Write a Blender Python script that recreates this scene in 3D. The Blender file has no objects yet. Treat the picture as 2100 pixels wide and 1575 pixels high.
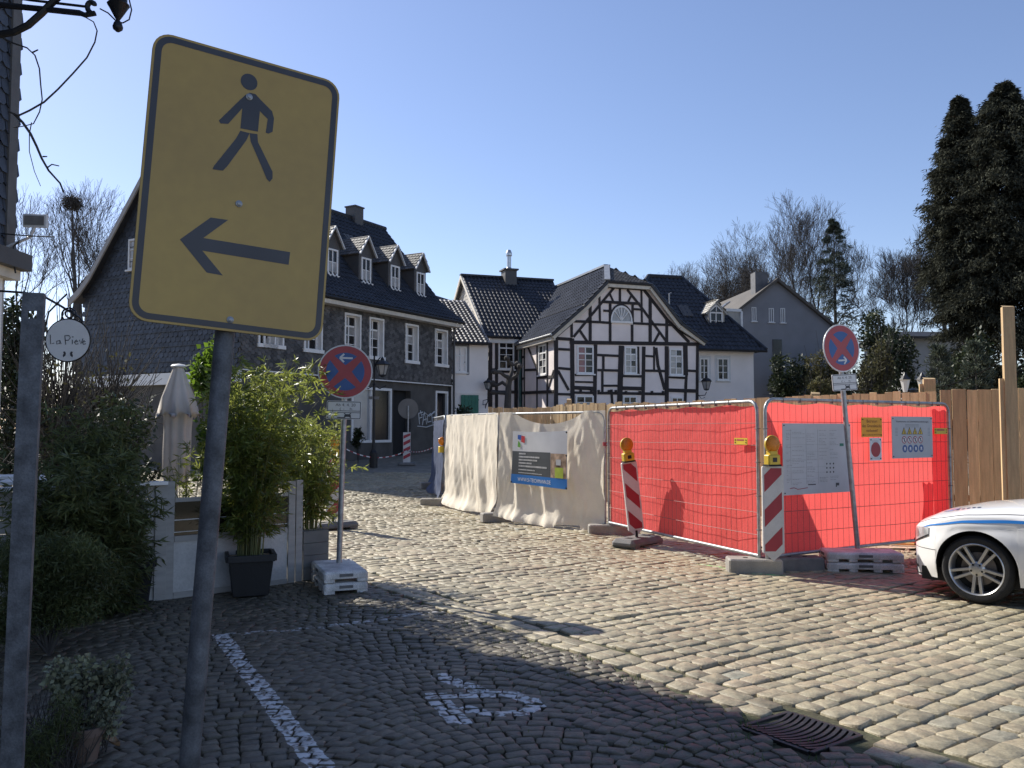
import bpy, math, random
import numpy as np
from mathutils import Vector, Matrix, noise as mnoise

# ------------------------------------------------------------------ scene, camera, sky, sun, exposure
scene = bpy.context.scene
COL = scene.collection
PITCH = math.atan(91.5 / 1750.0)
CAM_H = 1.7
cam = bpy.data.cameras.new('camera')
cam.sensor_width = 36.0
cam.lens = 30.0
cam.clip_start = 0.05
cam.clip_end = 3000.0
cam_ob = bpy.data.objects.new('camera', cam)
cam_ob.location = (0, 0, CAM_H)
cam_ob.rotation_euler = (math.pi / 2 + PITCH, 0, 0)
COL.objects.link(cam_ob)
scene.camera = cam_ob

SUN_AZ = math.radians(49.2)      # to the left of the view direction
SUN_EL = math.radians(38.6)
sun_dir = Vector((-math.sin(SUN_AZ) * math.cos(SUN_EL), math.cos(SUN_AZ) * math.cos(SUN_EL), math.sin(SUN_EL)))
world = bpy.data.worlds.new('World')
scene.world = world
world.use_nodes = True
wn = world.node_tree
sky = wn.nodes.new('ShaderNodeTexSky')
sky.sky_type = 'NISHITA'
sky.sun_disc = False
sky.sun_elevation = SUN_EL
sky.sun_rotation = -SUN_AZ
sky.altitude = 150
sky.air_density = 1.0
sky.dust_density = 0.35
sky.ozone_density = 4.5
wn.nodes['Background'].inputs['Strength'].default_value = 0.14
wb = wn.nodes.new('ShaderNodeVectorMath')      # the camera's white balance: a little less blue over the whole sky
wb.operation = 'MULTIPLY'
wb.inputs[1].default_value = (1.0, .86, .85)
wn.links.new(sky.outputs[0], wb.inputs[0])
wn.links.new(wb.outputs[0], wn.nodes['Background'].inputs['Color'])
sl = bpy.data.lights.new('sun', 'SUN')
sl.energy = 5.0
sl.angle = math.radians(0.53)
sl.color = (1.0, 0.95, 0.86)
so = bpy.data.objects.new('sun', sl)
so.rotation_euler = (-sun_dir).to_track_quat('-Z', 'Y').to_euler()
so.location = (0, 0, 60)
COL.objects.link(so)
scene.view_settings.view_transform = 'Standard'
scene.view_settings.look = 'None'
scene.view_settings.gamma = 1.0
scene.view_settings.exposure = 0.45
scene.view_settings.use_curve_mapping = False
scene.render.engine = 'CYCLES'
scene.cycles.use_denoising = True
scene.cycles.max_bounces = 6
scene.cycles.transparent_max_bounces = 8
scene.render.film_transparent = False

# ------------------------------------------------------------------ layout helpers (photo measurements -> metres)
FPX = 1750.0
def ray(px, py):
    u = (px - 1050.0) / FPX; v = (787.5 - py) / FPX
    return Vector((u, math.cos(PITCH) - v * math.sin(PITCH), math.sin(PITCH) + v * math.cos(PITCH)))
def at(px, py, D):
    d = ray(px, py)
    return Vector((0, 0, CAM_H)) + d * (D / d.y)
def G(px, py, z=0.0):
    d = ray(px, py)
    return Vector((0, 0, CAM_H)) + d * ((z - CAM_H) / d.z)
def gz(y):
    if y < 15: return 0.0
    if y < 21: return 0.035 * (y - 15) ** 2 / 12.0
    if y < 46: return 0.105 + 0.035 * (y - 21)
    return 0.98
def ss(a, b, x):
    t = min(1, max(0, (x - a) / (b - a))); return t * t * (3 - 2 * t)

class Frame:
    """plan frame of a building or panel: local x along the front, local y away behind it, z up"""
    def __init__(s, O, ang):
        s.O = Vector(O); s.a = ang
        s.ex = Vector((math.cos(ang), math.sin(ang), 0)); s.ey = Vector((-math.sin(ang), math.cos(ang), 0))
    def pix(s, px, py, y=0.0):
        d = ray(px, py); o = s.O + s.ey * y; c = Vector((0, 0, CAM_H))
        t = (o - c).dot(s.ey) / d.dot(s.ey)
        p = c + d * t - s.O
        return p.dot(s.ex), p.z
    def w(s, x, y, z=0):
        return s.O + s.ex * x + s.ey * y + Vector((0, 0, z))
    def loc(s, p):
        q = Vector(p) - s.O
        return Vector((q.dot(s.ex), q.dot(s.ey), q.z))

# ------------------------------------------------------------------ objects
def tag(o, label=None, cat=None, group=None, kind=None):
    if label: o['label'] = label
    if cat: o['category'] = cat
    if group: o['group'] = group
    if kind: o['kind'] = kind
    return o
def thing(name, label, cat, loc=(0, 0, 0), rotz=0.0, group=None, mat=None):
    o = bpy.data.objects.new(name, None)
    o.empty_display_size = 0.1
    COL.objects.link(o)
    if mat is not None: o.matrix_world = mat
    else:
        o.location = loc; o.rotation_euler = (0, 0, rotz)
    return tag(o, label, cat, group)
def link(name, me, parent=None):
    o = bpy.data.objects.new(name, me); COL.objects.link(o)
    if parent is not None: o.parent = parent
    return o
def copy_tree(o, parent=None):
    c = o.copy(); COL.objects.link(c); c.parent = parent
    for ch in list(o.children): copy_tree(ch, c)
    return c

class MB:
    """collects shapes and links them as ONE mesh object"""
    def __init__(s, o=(0, 0, 0)):
        s.v = []; s.f = []; s.t = []; s.o = Vector(o); s.tint = 0.5
    def add(s, vs, fs):
        b = len(s.v)
        s.v += [tuple(Vector(p) - s.o) for p in vs]
        s.t += [s.tint] * len(vs)
        s.f += [tuple(i + b for i in f) for f in fs]
    def quad(s, a, b, c, d): s.add([a, b, c, d], [(0, 1, 2, 3)])
    def par(s, p, a, b, c):
        p, a, b, c = Vector(p), Vector(a), Vector(b), Vector(c)
        if a.cross(b).dot(c) < 0: a, b = b, a
        s.add([p, p + a, p + a + b, p + b, p + c, p + a + c, p + a + b + c, p + b + c],
              [(3, 2, 1, 0), (4, 5, 6, 7), (0, 1, 5, 4), (1, 2, 6, 5), (2, 3, 7, 6), (3, 0, 4, 7)])
    def box(s, x0, x1, y0, y1, z0, z1):
        s.par((x0, y0, z0), (x1 - x0, 0, 0), (0, y1 - y0, 0), (0, 0, z1 - z0))
    def cbox(s, x0, x1, y0, y1, z0, z1, c):
        """box with chamfered top and vertical edges"""
        def ring(d, z): return [(x0 + d, y0 + c, z), (x0 + c, y0 + d, z), (x1 - c, y0 + d, z), (x1 - d, y0 + c, z), (x1 - d, y1 - c, z), (x1 - c, y1 - d, z), (x0 + c, y1 - d, z), (x0 + d, y1 - c, z)]
        r0 = ring(0, z0); r1 = ring(0, z1 - c)
        r2 = [(min(max(p[0], x0 + c), x1 - c) , min(max(p[1], y0 + c), y1 - c), z1) for p in ring(c, z1)]
        r2 = [(x0 + c, y0 + c * 1.4, z1), (x0 + c * 1.4, y0 + c, z1), (x1 - c * 1.4, y0 + c, z1), (x1 - c, y0 + c * 1.4, z1), (x1 - c, y1 - c * 1.4, z1), (x1 - c * 1.4, y1 - c, z1), (x0 + c * 1.4, y1 - c, z1), (x0 + c, y1 - c * 1.4, z1)]
        fs = [tuple(range(7, -1, -1)), tuple(range(16, 24))]
        for k in range(2):
            for i in range(8):
                j = (i + 1) % 8
                fs.append((k * 8 + i, k * 8 + j, k * 8 + 8 + j, k * 8 + 8 + i))
        s.add(r0 + r1 + r2, fs)
    def beam(s, p0, p1, w, h, up=(0, 0, 1)):
        p0, p1 = Vector(p0), Vector(p1); d = (p1 - p0).normalized(); up = Vector(up)
        x = d.cross(up).normalized(); y = x.cross(d)
        s.par(p0 - x * w / 2 - y * h / 2, p1 - p0, x * w, y * h)
    def tube(s, pts, r, n=8, cap=True):
        pts = [Vector(p) for p in pts]; m = len(pts)
        rs = r if isinstance(r, (list, tuple)) else [r] * m
        vs = []; fs = []; px = None
        for i, p in enumerate(pts):
            d = (pts[min(i + 1, m - 1)] - pts[max(i - 1, 0)]).normalized()
            if px is None:
                px = d.cross(Vector((0.3, 0.1, 1)))
                if px.length < 1e-3: px = d.cross(Vector((1, 0, 0)))
            px = (px - d * px.dot(d)).normalized(); py = d.cross(px)
            for k in range(n):
                a = 2 * math.pi * k / n
                vs.append(p + (px * math.cos(a) + py * math.sin(a)) * rs[i])
        for i in range(m - 1):
            for k in range(n):
                a, b = i * n + k, i * n + (k + 1) % n
                fs.append((a, b, b + n, a + n))
        if cap: fs += [tuple(range(n - 1, -1, -1)), tuple(range((m - 1) * n, m * n))]
        s.add(vs, fs)
    def lathe(s, prof, c=(0, 0, 0), axis='z', n=24, cap=True):
        c = Vector(c); vs = []; fs = []; m = len(prof)
        for (r, h) in prof:
            for k in range(n):
                a = 2 * math.pi * k / n
                x, y = r * math.cos(a), r * math.sin(a)
                vs.append(c + Vector((x, y, h) if axis == 'z' else ((x, -h, y) if axis == 'y' else (h, x, y))))
        for i in range(m - 1):
            for k in range(n):
                a, b = i * n + k, i * n + (k + 1) % n
                fs.append((a, b, b + n, a + n))
        if cap: fs += [tuple(range(n - 1, -1, -1)), tuple(range((m - 1) * n, m * n))]
        s.add(vs, fs)
    def prism(s, poly, O, ex, ez, n):
        """polygon (u,w) at O+u*ex+w*ez, extruded along vector n"""
        O, ex, ez, n = Vector(O), Vector(ex), Vector(ez), Vector(n)
        a = [O + ex * u + ez * w for u, w in poly]; b = [p + n for p in a]; m = len(a)
        ar = sum(poly[i][0] * poly[(i + 1) % m][1] - poly[(i + 1) % m][0] * poly[i][1] for i in range(m))
        flip = (ex.cross(ez).dot(n) * ar) > 0
        fs = [tuple(range(m - 1, -1, -1)), tuple(range(m, 2 * m))] + [(i, (i + 1) % m, m + (i + 1) % m, m + i) for i in range(m)]
        if not flip: fs = [tuple(reversed(f)) for f in fs]
        s.add(a + b, fs)
    def build(s, name, mat, parent=None, smooth=False, bevel=0, label=None, kind=None):
        me = bpy.data.meshes.new(name)
        me.from_pydata(s.v, [], s.f)
        at_ = me.attributes.new('tint', 'FLOAT', 'POINT')
        at_.data.foreach_set('value', np.array(s.t, dtype=np.float32))
        if smooth:
            me.polygons.foreach_set('use_smooth', [True] * len(me.polygons))
        me.materials.append(mat)
        o = link(name, me, parent)
        if bevel:
            m = o.modifiers.new('bevel', 'BEVEL'); m.width = bevel; m.segments = 2; m.limit_method = 'ANGLE'
        if smooth == 2:
            me.set_sharp_from_angle(angle=math.radians(40))
        return tag(o, label, None, None, kind)
def np_mesh(name, V, F, mat, parent=None, tint=None, smooth=False, kind=None):
    V = np.asarray(V, dtype=np.float32); F = np.asarray(F, dtype=np.int32)
    me = bpy.data.meshes.new(name)
    nf, k = F.shape
    me.vertices.add(len(V)); me.vertices.foreach_set('co', V.ravel())
    me.loops.add(nf * k); me.loops.foreach_set('vertex_index', F.ravel())
    me.polygons.add(nf); me.polygons.foreach_set('loop_start', np.arange(0, nf * k, k, dtype=np.int32))
    if smooth: me.polygons.foreach_set('use_smooth', np.ones(nf, dtype=bool))
    a = me.attributes.new('tint', 'FLOAT', 'POINT')
    a.data.foreach_set('value', np.asarray(tint if tint is not None else np.full(len(V), .5), dtype=np.float32))
    me.update(calc_edges=True); me.validate()
    me.materials.append(mat)
    o = link(name, me, parent)
    return tag(o, kind=kind)

# lettering, tessellated from Blender's built-in font
_TXT = {}
def text_poly(s, size=1.0):
    if s not in _TXT:
        cu = bpy.data.curves.new('lettering', 'FONT'); cu.body = s; cu.size = 1.0; cu.resolution_u = 3
        ob = bpy.data.objects.new('lettering', cu); COL.objects.link(ob)
        dg = bpy.context.evaluated_depsgraph_get()
        me = bpy.data.meshes.new_from_object(ob.evaluated_get(dg))
        vs = [(v.co.x, v.co.y) for v in me.vertices]; fs = [tuple(p.vertices) for p in me.polygons]
        bpy.data.objects.remove(ob); bpy.data.curves.remove(cu); bpy.data.meshes.remove(me)
        _TXT[s] = (vs, fs)
    return _TXT[s]
def put_text(mb, s, x, z, h, y, width=None, mapf=None):
    """letters of cap height h, centred at x, base line z, on the plane y (facing -y)"""
    vs, fs = text_poly(s)
    x0, x1 = min(v[0] for v in vs), max(v[0] for v in vs)
    k = h / 0.72; kx = k if width is None else width / (x1 - x0)
    pts = [(x + (vx - (x0 + x1) / 2) * kx, y, z + vy * k) for vx, vy in vs]
    if mapf: pts = [mapf(p) for p in pts]
    mb.add(pts, fs)
for _s in ("La Pieve", "WWW.SI-TEICHMANN.DE", "Ab 4. 4. 20", "( -   h"): text_poly(_s)

# ------------------------------------------------------------------ materials
def M(name, col, rough=0.75, var=0.18, scale=3.0, bump=0.0, bscale=30.0, metal=0.0, spec=0.5, tint=0.0, col2=None, trans=0.0, tcol=None, coat=0.0, fine=0.0, detail=5.0, stretch=None, alpha=None):
    m = bpy.data.materials.new(name); m.use_nodes = True
    nt = m.node_tree; N = nt.nodes; L = nt.links
    b = N['Principled BSDF']
    b.inputs['Roughness'].default_value = rough; b.inputs['Metallic'].default_value = metal
    b.inputs['Specular IOR Level'].default_value = spec
    if coat:
        b.inputs['Coat Weight'].default_value = coat; b.inputs['Coat Roughness'].default_value = 0.05
    tc = N.new('ShaderNodeTexCoord'); src = tc.outputs['Object']
    if stretch:
        mp = N.new('ShaderNodeMapping'); mp.inputs['Scale'].default_value = stretch
        L.new(src, mp.inputs['Vector']); src = mp.outputs['Vector']
    n1 = N.new('ShaderNodeTexNoise'); n1.inputs['Scale'].default_value = scale; n1.inputs['Detail'].default_value = detail
    L.new(src, n1.inputs['Vector'])
    rp = N.new('ShaderNodeValToRGB')
    a = [max(0, c * (1 - var)) for c in col]; z = [min(1, c * (1 + var)) for c in (col2 or col)]
    rp.color_ramp.elements[0].position = 0.3; rp.color_ramp.elements[0].color = (*a, 1)
    rp.color_ramp.elements[1].position = 0.7; rp.color_ramp.elements[1].color = (*z, 1)
    L.new(n1.outputs['Fac'], rp.inputs['Fac']); out = rp.outputs['Color']
    if fine:
        n3 = N.new('ShaderNodeTexNoise'); n3.inputs['Scale'].default_value = bscale * 2; n3.inputs['Detail'].default_value = 6
        L.new(src, n3.inputs['Vector'])
        mr = N.new('ShaderNodeMapRange'); mr.inputs[1].default_value = .3; mr.inputs[2].default_value = .7; mr.inputs[3].default_value = 1 - fine; mr.inputs[4].default_value = 1 + fine
        L.new(n3.outputs['Fac'], mr.inputs[0])
        mx = N.new('ShaderNodeVectorMath'); mx.operation = 'SCALE'
        L.new(out, mx.inputs[0]); L.new(mr.outputs[0], mx.inputs['Scale']); out = mx.outputs[0]
    if tint:
        at_ = N.new('ShaderNodeAttribute'); at_.attribute_name = 'tint'
        mr = N.new('ShaderNodeMapRange'); mr.inputs[3].default_value = 1 - tint; mr.inputs[4].default_value = 1 + tint
        L.new(at_.outputs['Fac'], mr.inputs[0])
        mx = N.new('ShaderNodeVectorMath'); mx.operation = 'SCALE'
        L.new(out, mx.inputs[0]); L.new(mr.outputs[0], mx.inputs['Scale']); out = mx.outputs[0]
    L.new(out, b.inputs['Base Color'])
    if bump:
        n2 = N.new('ShaderNodeTexNoise'); n2.inputs['Scale'].default_value = bscale; n2.inputs['Detail'].default_value = 6
        L.new(src, n2.inputs['Vector'])
        bp = N.new('ShaderNodeBump'); bp.inputs['Strength'].default_value = bump; bp.inputs['Distance'].default_value = 0.02
        L.new(n2.outputs['Fac'], bp.inputs['Height']); L.new(bp.outputs['Normal'], b.inputs['Normal'])
    if trans:
        t = N.new('ShaderNodeBsdfTranslucent'); t.inputs['Color'].default_value = (*(tcol or col), 1)
        mix = N.new('ShaderNodeMixShader'); mix.inputs[0].default_value = trans
        if not tcol: L.new(out, t.inputs['Color'])
        L.new(b.outputs[0], mix.inputs[1]); L.new(t.outputs[0], mix.inputs[2])
        L.new(mix.outputs[0], N['Material Output'].inputs['Surface'])
    m['colour_out'] = 1
    return m

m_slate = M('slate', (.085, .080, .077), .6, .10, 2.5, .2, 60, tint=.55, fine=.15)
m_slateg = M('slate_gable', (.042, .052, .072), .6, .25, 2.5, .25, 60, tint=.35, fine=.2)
m_slatel = M('slate_light', (.42, .40, .36), .7, .2, 3, .2, 60, tint=.25)
m_roof = M('roof_tile_dark', (.022, .024, .030), .5, .3, 2, .1, 40, tint=.3)
m_pan = M('pantile_glazed', (.042, .046, .055), .34, .3, 2, .1, 40, tint=.3)
m_panbrown = M('pantile_old', (.085, .078, .070), .33, .3, 2, .1, 40, tint=.4)
m_render = M('white_render', (.84, .785, .75), .9, .06, 1.2, .15, 40, fine=.04)
m_infill = M('lime_infill', (.86, .775, .735), .9, .09, 1.1, .25, 25, fine=.05)
m_timber = M('black_timber', (.022, .017, .018), .7, .3, 4, .3, 40)
m_white = M('white_paint', (.80, .79, .77), .5, .05, 6, .05, 30)
m_offwhite = M('cream_paint', (.62, .57, .48), .6, .1, 5, .1, 30)
m_glass = M('window_glass', (.012, .012, .014), .10, .5, .6, .02, 3, spec=.35)
m_curtain = M('curtained_glass', (.34, .33, .32), .15, .4, 2.0, .02, 3, spec=.6)
m_redcurt = M('red_curtained_glass', (.20, .06, .07), .15, .4, 2.0, .02, 3, spec=.6)
m_greyrender = M('grey_render', (.21, .215, .235), .9, .08, 1.0, .1, 40)
m_darkwall = M('dark_groundfloor', (.085, .080, .075), .8, .25, 2, .2, 40)
m_black = M('black_iron', (.015, .015, .017), .45, .2, 6, .1, 40, spec=.4)
m_green = M('green_shutter', (.03, .16, .11), .6, .1, 4)
m_pipe = M('verdigris_pipe', (.05, .12, .11), .5, .2, 4)
m_galv = M('galvanised_steel', (.34, .35, .36), .45, .25, 14, .08, 60, metal=.6)
m_galvpole = M('weathered_steel', (.125, .132, .145), .6, .45, 16, .12, 90, metal=.35, fine=.2)
m_conc = M('concrete', (.30, .28, .25), .9, .2, 5, .3, 60, fine=.15)
m_concd = M('recycled_plastic', (.16, .155, .15), .8, .2, 8, .3, 60, fine=.15)
m_whiteplast = M('painted_white_base', (.62, .60, .57), .75, .22, 7, .4, 50, fine=.25, col2=(.7, .68, .64))
m_wood = M('new_timber', (.53, .375, .20), .7, .18, 3, .15, 25, tint=.28, stretch=(9, 9, .8), fine=.12)
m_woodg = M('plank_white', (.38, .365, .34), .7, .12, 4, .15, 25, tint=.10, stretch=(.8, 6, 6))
m_red = M('sign_red', (.36, .04, .05), .35, .1, 6, spec=.5)
m_blue = M('sign_blue', (.02, .085, .27), .35, .1, 6, spec=.5)
m_signgrey = M('sign_white', (.62, .62, .62), .4, .06, 8)
m_signback = M('sign_back', (.22, .22, .22), .5, .15, 6, metal=.5)
m_yellow = M('sign_yellow', (.45, .29, .08), .38, .06, 2.0, .03, 12, fine=.04, col2=(.49, .32, .078))
m_signblack = M('sign_black', (.050, .050, .058), .4, .2, 5)
m_ink = M('ink', (.05, .05, .055), .6, .1, 5)
m_inkgrey = M('ink_grey', (.28, .28, .29), .6, .2, 30)
m_redfab = M('red_fabric', (.95, .15, .135), .55, .09, 1.3, .2, 45, trans=.45, spec=.3, fine=.10, detail=8)
m_whitefab = M('white_fabric', (.87, .79, .65), .9, .09, 2.2, .18, 60, trans=.25, fine=.06)
m_bluefab = M('blue_fabric', (.055, .075, .14), .7, .15, 3, .2, 60, trans=.2)
m_amber = M('amber_lens', (.78, .27, .015), .18, .15, 60, .25, 160, spec=.6, trans=.25)
m_amberbody = M('yellow_plastic', (.62, .42, .03), .4, .15, 6)
m_refwhite = M('reflective_white', (.58, .56, .54), .5, .08, 6, fine=.05)
m_refred = M('reflective_red', (.34, .025, .04), .45, .1, 6)
m_orange = M('orange_paper', (.78, .35, .03), .6, .06, 4)
m_paper = M('paper_print', (.66, .66, .67), .4, .06, 4)
m_carwhite = M('car_paint', (.89, .88, .865), .25, .02, 2, spec=.5, coat=.8)
m_carblue = M('blue_stripe', (.04, .24, .68), .25, .05, 2, coat=.5)
m_tyre = M('tyre_rubber', (.020, .020, .021), .85, .2, 20, .3, 80)
m_rim = M('alloy', (.55, .55, .55), .3, .08, 8, metal=.75)
m_dark = M('dark_void', (.012, .012, .013), .8, .2, 5)
m_lamp = M('headlight_glass', (.42, .42, .43), .08, .4, 14, .1, 20, spec=.9, coat=.8)
m_pot = M('black_plastic_pot', (.014, .015, .017), .55, .2, 5, .1, 40)
m_planter = M('grey_planter', (.16, .16, .15), .8, .2, 4, .2, 40)
m_parasol = M('parasol_cloth', (.66, .62, .58), .9, .08, 4, .1, 60, trans=.25)
m_bark = M('bark', (.055, .050, .046), .9, .3, 8, .4, 30)
m_bark2 = M('bark_brown', (.070, .062, .056), .9, .3, 8, .4, 30)
m_bamboo = M('bamboo_leaf', (.11, .145, .035), .35, .25, 3, tint=.75, trans=.45, tcol=(.34, .38, .08))
m_bambood = M('bamboo_leaf_shaded', (.10, .12, .042), .5, .25, 3, tint=.5, trans=.35)  # bamboo leaf for the shaded plants, shade put into its duller colour
m_culm = M('bamboo_culm', (.11, .12, .035), .5, .2, 5)
m_leaf = M('shrub_leaf', (.075, .125, .022), .4, .25, 3, tint=.6, trans=.4, tcol=(.20, .33, .03))
m_conif = M('conifer_spray', (.050, .052, .038), .95, .35, 1.2, tint=.45, trans=.10, spec=.05)
m_fir = M('fir_needle', (.065, .080, .055), .7, .3, 1.5, tint=.55, trans=.15)
m_ever = M('evergreen_leaf', (.030, .042, .016), .55, .3, 2, tint=.6, trans=.2)
m_olive = M('dry_shrub_leaf', (.085, .080, .032), .7, .3, 2, tint=.5, trans=.3)
m_varieg = M('variegated_leaf', (.20, .21, .13), .5, .4, 30, tint=.6, trans=.2)
m_soil = M('sandy_soil', (.36, .28, .19), .95, .25, 3, .5, 14, col2=(.44, .35, .25), fine=.25)
m_ground = M('earth_and_tarmac', (.20, .18, .145), .95, .25, .8, .4, 10, fine=.3)
m_joint = M('joint_sand', (.075, .058, .036), .95, .35, 3, .6, 30, col2=(.06, .065, .03), fine=.3)
m_grate = M('cast_iron', (.045, .040, .038), .45, .3, 12, .15, 60, metal=.5)
m_wire = M('wire', (.20, .10, .09), .5, .2, 5, metal=.3)
m_wirew = M('wire_plain', (.30, .28, .25), .5, .2, 5, metal=.3)
m_tape_w = M('tape_white', (.7, .7, .7), .4, .05)
m_brick = M('terracotta_wall', (.30, .13, .08), .85, .2, 5)
# ------------------------------------------------------------------ ground, paving
def structure(o): return tag(o, kind='structure')
rng = np.random.default_rng(7)
def np_gz(y):
    return np.where(y < 15, 0, np.where(y < 21, .035 * (y - 15) ** 2 / 12, np.where(y < 46, .105 + .035 * (y - 21), .98)))
def lowwave(x, y):
    return .012 * np.sin(x * 1.3 + .7) * np.cos(y * .9) + .008 * np.sin(x * 2.9 + y * 2.1) + .006 * np.sin(y * 4.3 - x * 1.7)
def sheet(name, xs, ys, mat, off):
    X, Y = np.meshgrid(xs, ys); V = np.stack([X, Y, np_gz(Y) + off], -1).reshape(-1, 3)
    nx, ny = len(xs), len(ys)
    i = (np.arange(ny - 1)[:, None] * nx + np.arange(nx - 1)[None]).ravel()
    return np_mesh(name, V, np.stack([i, i + 1, i + 1 + nx, i + nx], -1), mat)
ys = [-60, -20, 0, 6, 12, 15, 16, 17, 18, 19, 20, 21, 30, 46, 80, 200, 600, 1500]
xs = [-1200, -300, -80, -30, -10, 0, 10, 30, 80, 300, 1200]
structure(sheet('ground', xs, ys, m_ground, -.075))

def seg_mask(nt, pos, a, b, w):
    """1 inside the painted bar from a to b (plan), width w"""
    N, L = nt.nodes, nt.links
    a, b = Vector(a[:2]), Vector(b[:2]); c = (a + b) / 2; d = b - a
    sub = N.new('ShaderNodeVectorMath'); sub.operation = 'SUBTRACT'; sub.inputs[1].default_value = (c.x, c.y, 0); L.new(pos, sub.inputs[0])
    rot = N.new('ShaderNodeVectorRotate'); rot.rotation_type = 'Z_AXIS'; rot.inputs['Angle'].default_value = -math.atan2(d.y, d.x); L.new(sub.outputs[0], rot.inputs['Vector'])
    ab = N.new('ShaderNodeVectorMath'); ab.operation = 'ABSOLUTE'; L.new(rot.outputs[0], ab.inputs[0])
    sp = N.new('ShaderNodeSeparateXYZ'); L.new(ab.outputs[0], sp.inputs[0])
    l1 = N.new('ShaderNodeMath'); l1.operation = 'LESS_THAN'; l1.inputs[1].default_value = d.length / 2 + w * .3; L.new(sp.outputs['X'], l1.inputs[0])
    l2 = N.new('ShaderNodeMath'); l2.operation = 'LESS_THAN'; l2.inputs[1].default_value = w / 2; L.new(sp.outputs['Y'], l2.inputs[0])
    mu = N.new('ShaderNodeMath'); mu.operation = 'MULTIPLY'; L.new(l1.outputs[0], mu.inputs[0]); L.new(l2.outputs[0], mu.inputs[1])
    return mu.outputs[0]
def cobble_mat(name, stops, paints, rough=.52, dirt=.25, moss=0.0):
    m = bpy.data.materials.new(name); m.use_nodes = True
    nt = m.node_tree; N, L = nt.nodes, nt.links; b = N['Principled BSDF']
    b.inputs['Roughness'].default_value = rough; b.inputs['Specular IOR Level'].default_value = .55
    geo = N.new('ShaderNodeNewGeometry'); pos = geo.outputs['Position']
    at_ = N.new('ShaderNodeAttribute'); at_.attribute_name = 'tint'
    rp = N.new('ShaderNodeValToRGB'); cr = rp.color_ramp
    while len(cr.elements) < len(stops): cr.elements.new(.5)
    for e, (p, c) in zip(cr.elements, stops): e.position = p; e.color = (*c, 1)
    L.new(at_.outputs['Fac'], rp.inputs['Fac']); out = rp.outputs['Color']
    for sc, amp in ((14, dirt), (70, .22), (1.1, .16), (.35, .10)):
        n = N.new('ShaderNodeTexNoise'); n.inputs['Scale'].default_value = sc; n.inputs['Detail'].default_value = 5; L.new(pos, n.inputs['Vector'])
        mr = N.new('ShaderNodeMapRange'); mr.inputs[1].default_value = .3; mr.inputs[2].default_value = .7; mr.inputs[3].default_value = 1 - amp; mr.inputs[4].default_value = 1 + amp
        L.new(n.outputs['Fac'], mr.inputs[0])
        mx = N.new('ShaderNodeVectorMath'); mx.operation = 'SCALE'; L.new(out, mx.inputs[0]); L.new(mr.outputs[0], mx.inputs['Scale']); out = mx.outputs[0]
    nw = N.new('ShaderNodeTexNoise'); nw.inputs['Scale'].default_value = 9; nw.inputs['Detail'].default_value = 6; L.new(pos, nw.inputs['Vector'])
    nz = N.new('ShaderNodeVectorMath'); nz.operation = 'SUBTRACT'; nz.inputs[1].default_value = (.5, .5, .5); L.new(nw.outputs['Color'], nz.inputs[0])
    nsc = N.new('ShaderNodeVectorMath'); nsc.operation = 'SCALE'; nsc.inputs['Scale'].default_value = .06; L.new(nz.outputs[0], nsc.inputs[0])
    dp = N.new('ShaderNodeVectorMath'); dp.operation = 'ADD'; L.new(pos, dp.inputs[0]); L.new(nsc.outputs[0], dp.inputs[1])
    for col, wear, segs in paints:
        acc = None
        for (a, c, w) in segs:
            s = seg_mask(nt, dp.outputs[0], a, c, w)
            if acc is None: acc = s
            else:
                mm = N.new('ShaderNodeMath'); mm.operation = 'MAXIMUM'; L.new(acc, mm.inputs[0]); L.new(s, mm.inputs[1]); acc = mm.outputs[0]
        wn_ = N.new('ShaderNodeTexNoise'); wn_.inputs['Scale'].default_value = 22; wn_.inputs['Detail'].default_value = 7; L.new(pos, wn_.inputs['Vector'])
        gt = N.new('ShaderNodeMapRange'); gt.inputs[1].default_value = wear - .06; gt.inputs[2].default_value = wear + .06; L.new(wn_.outputs['Fac'], gt.inputs[0])
        # paint only stuck on the stone tops
        spn = N.new('ShaderNodeSeparateXYZ'); L.new(geo.outputs['Normal'], spn.inputs[0])
        up = N.new('ShaderNodeMapRange'); up.inputs[1].default_value = .75; up.inputs[2].default_value = .9; L.new(spn.outputs['Z'], up.inputs[0])
        m1 = N.new('ShaderNodeMath'); m1.operation = 'MULTIPLY'; L.new(acc, m1.inputs[0]); L.new(gt.outputs[0], m1.inputs[1])
        m2 = N.new('ShaderNodeMath'); m2.operation = 'MULTIPLY'; L.new(m1.outputs[0], m2.inputs[0]); L.new(up.outputs[0], m2.inputs[1])
        mix = N.new('ShaderNodeMix'); mix.data_type = 'RGBA'; L.new(m2.outputs[0], mix.inputs[0]); L.new(out, mix.inputs[6]); mix.inputs[7].default_value = (*col, 1)
        out = mix.outputs[2]
    L.new(out, b.inputs['Base Color'])
    nb = N.new('ShaderNodeTexNoise'); nb.inputs['Scale'].default_value = 35; nb.inputs['Detail'].default_value = 7; nb.inputs['Roughness'].default_value = .65; L.new(pos, nb.inputs['Vector'])
    bp = N.new('ShaderNodeBump'); bp.inputs['Strength'].default_value = .4; bp.inputs['Distance'].default_value = .02
    L.new(nb.outputs['Fac'], bp.inputs['Height']); L.new(bp.outputs['Normal'], b.inputs['Normal'])
    return m
def zz(zx, zy): return G(400 + zx / 2.3333, 1200 + zy / 2.3333)
faint_segs = [(G(452, 1302), G(960, 1248), .10)]
white_segs = [(G(452, 1302), G(668, 1590), .13),
              (zz(1170, 432), zz(1400, 515), .12), (zz(1130, 528), zz(1430, 516), .12), (zz(1180, 556), zz(1262, 648), .14)]
arc = [zz(1410, 508), zz(1530, 520), zz(1612, 545), zz(1636, 572), zz(1580, 600), zz(1480, 608), zz(1390, 602), zz(1300, 578)]
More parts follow.
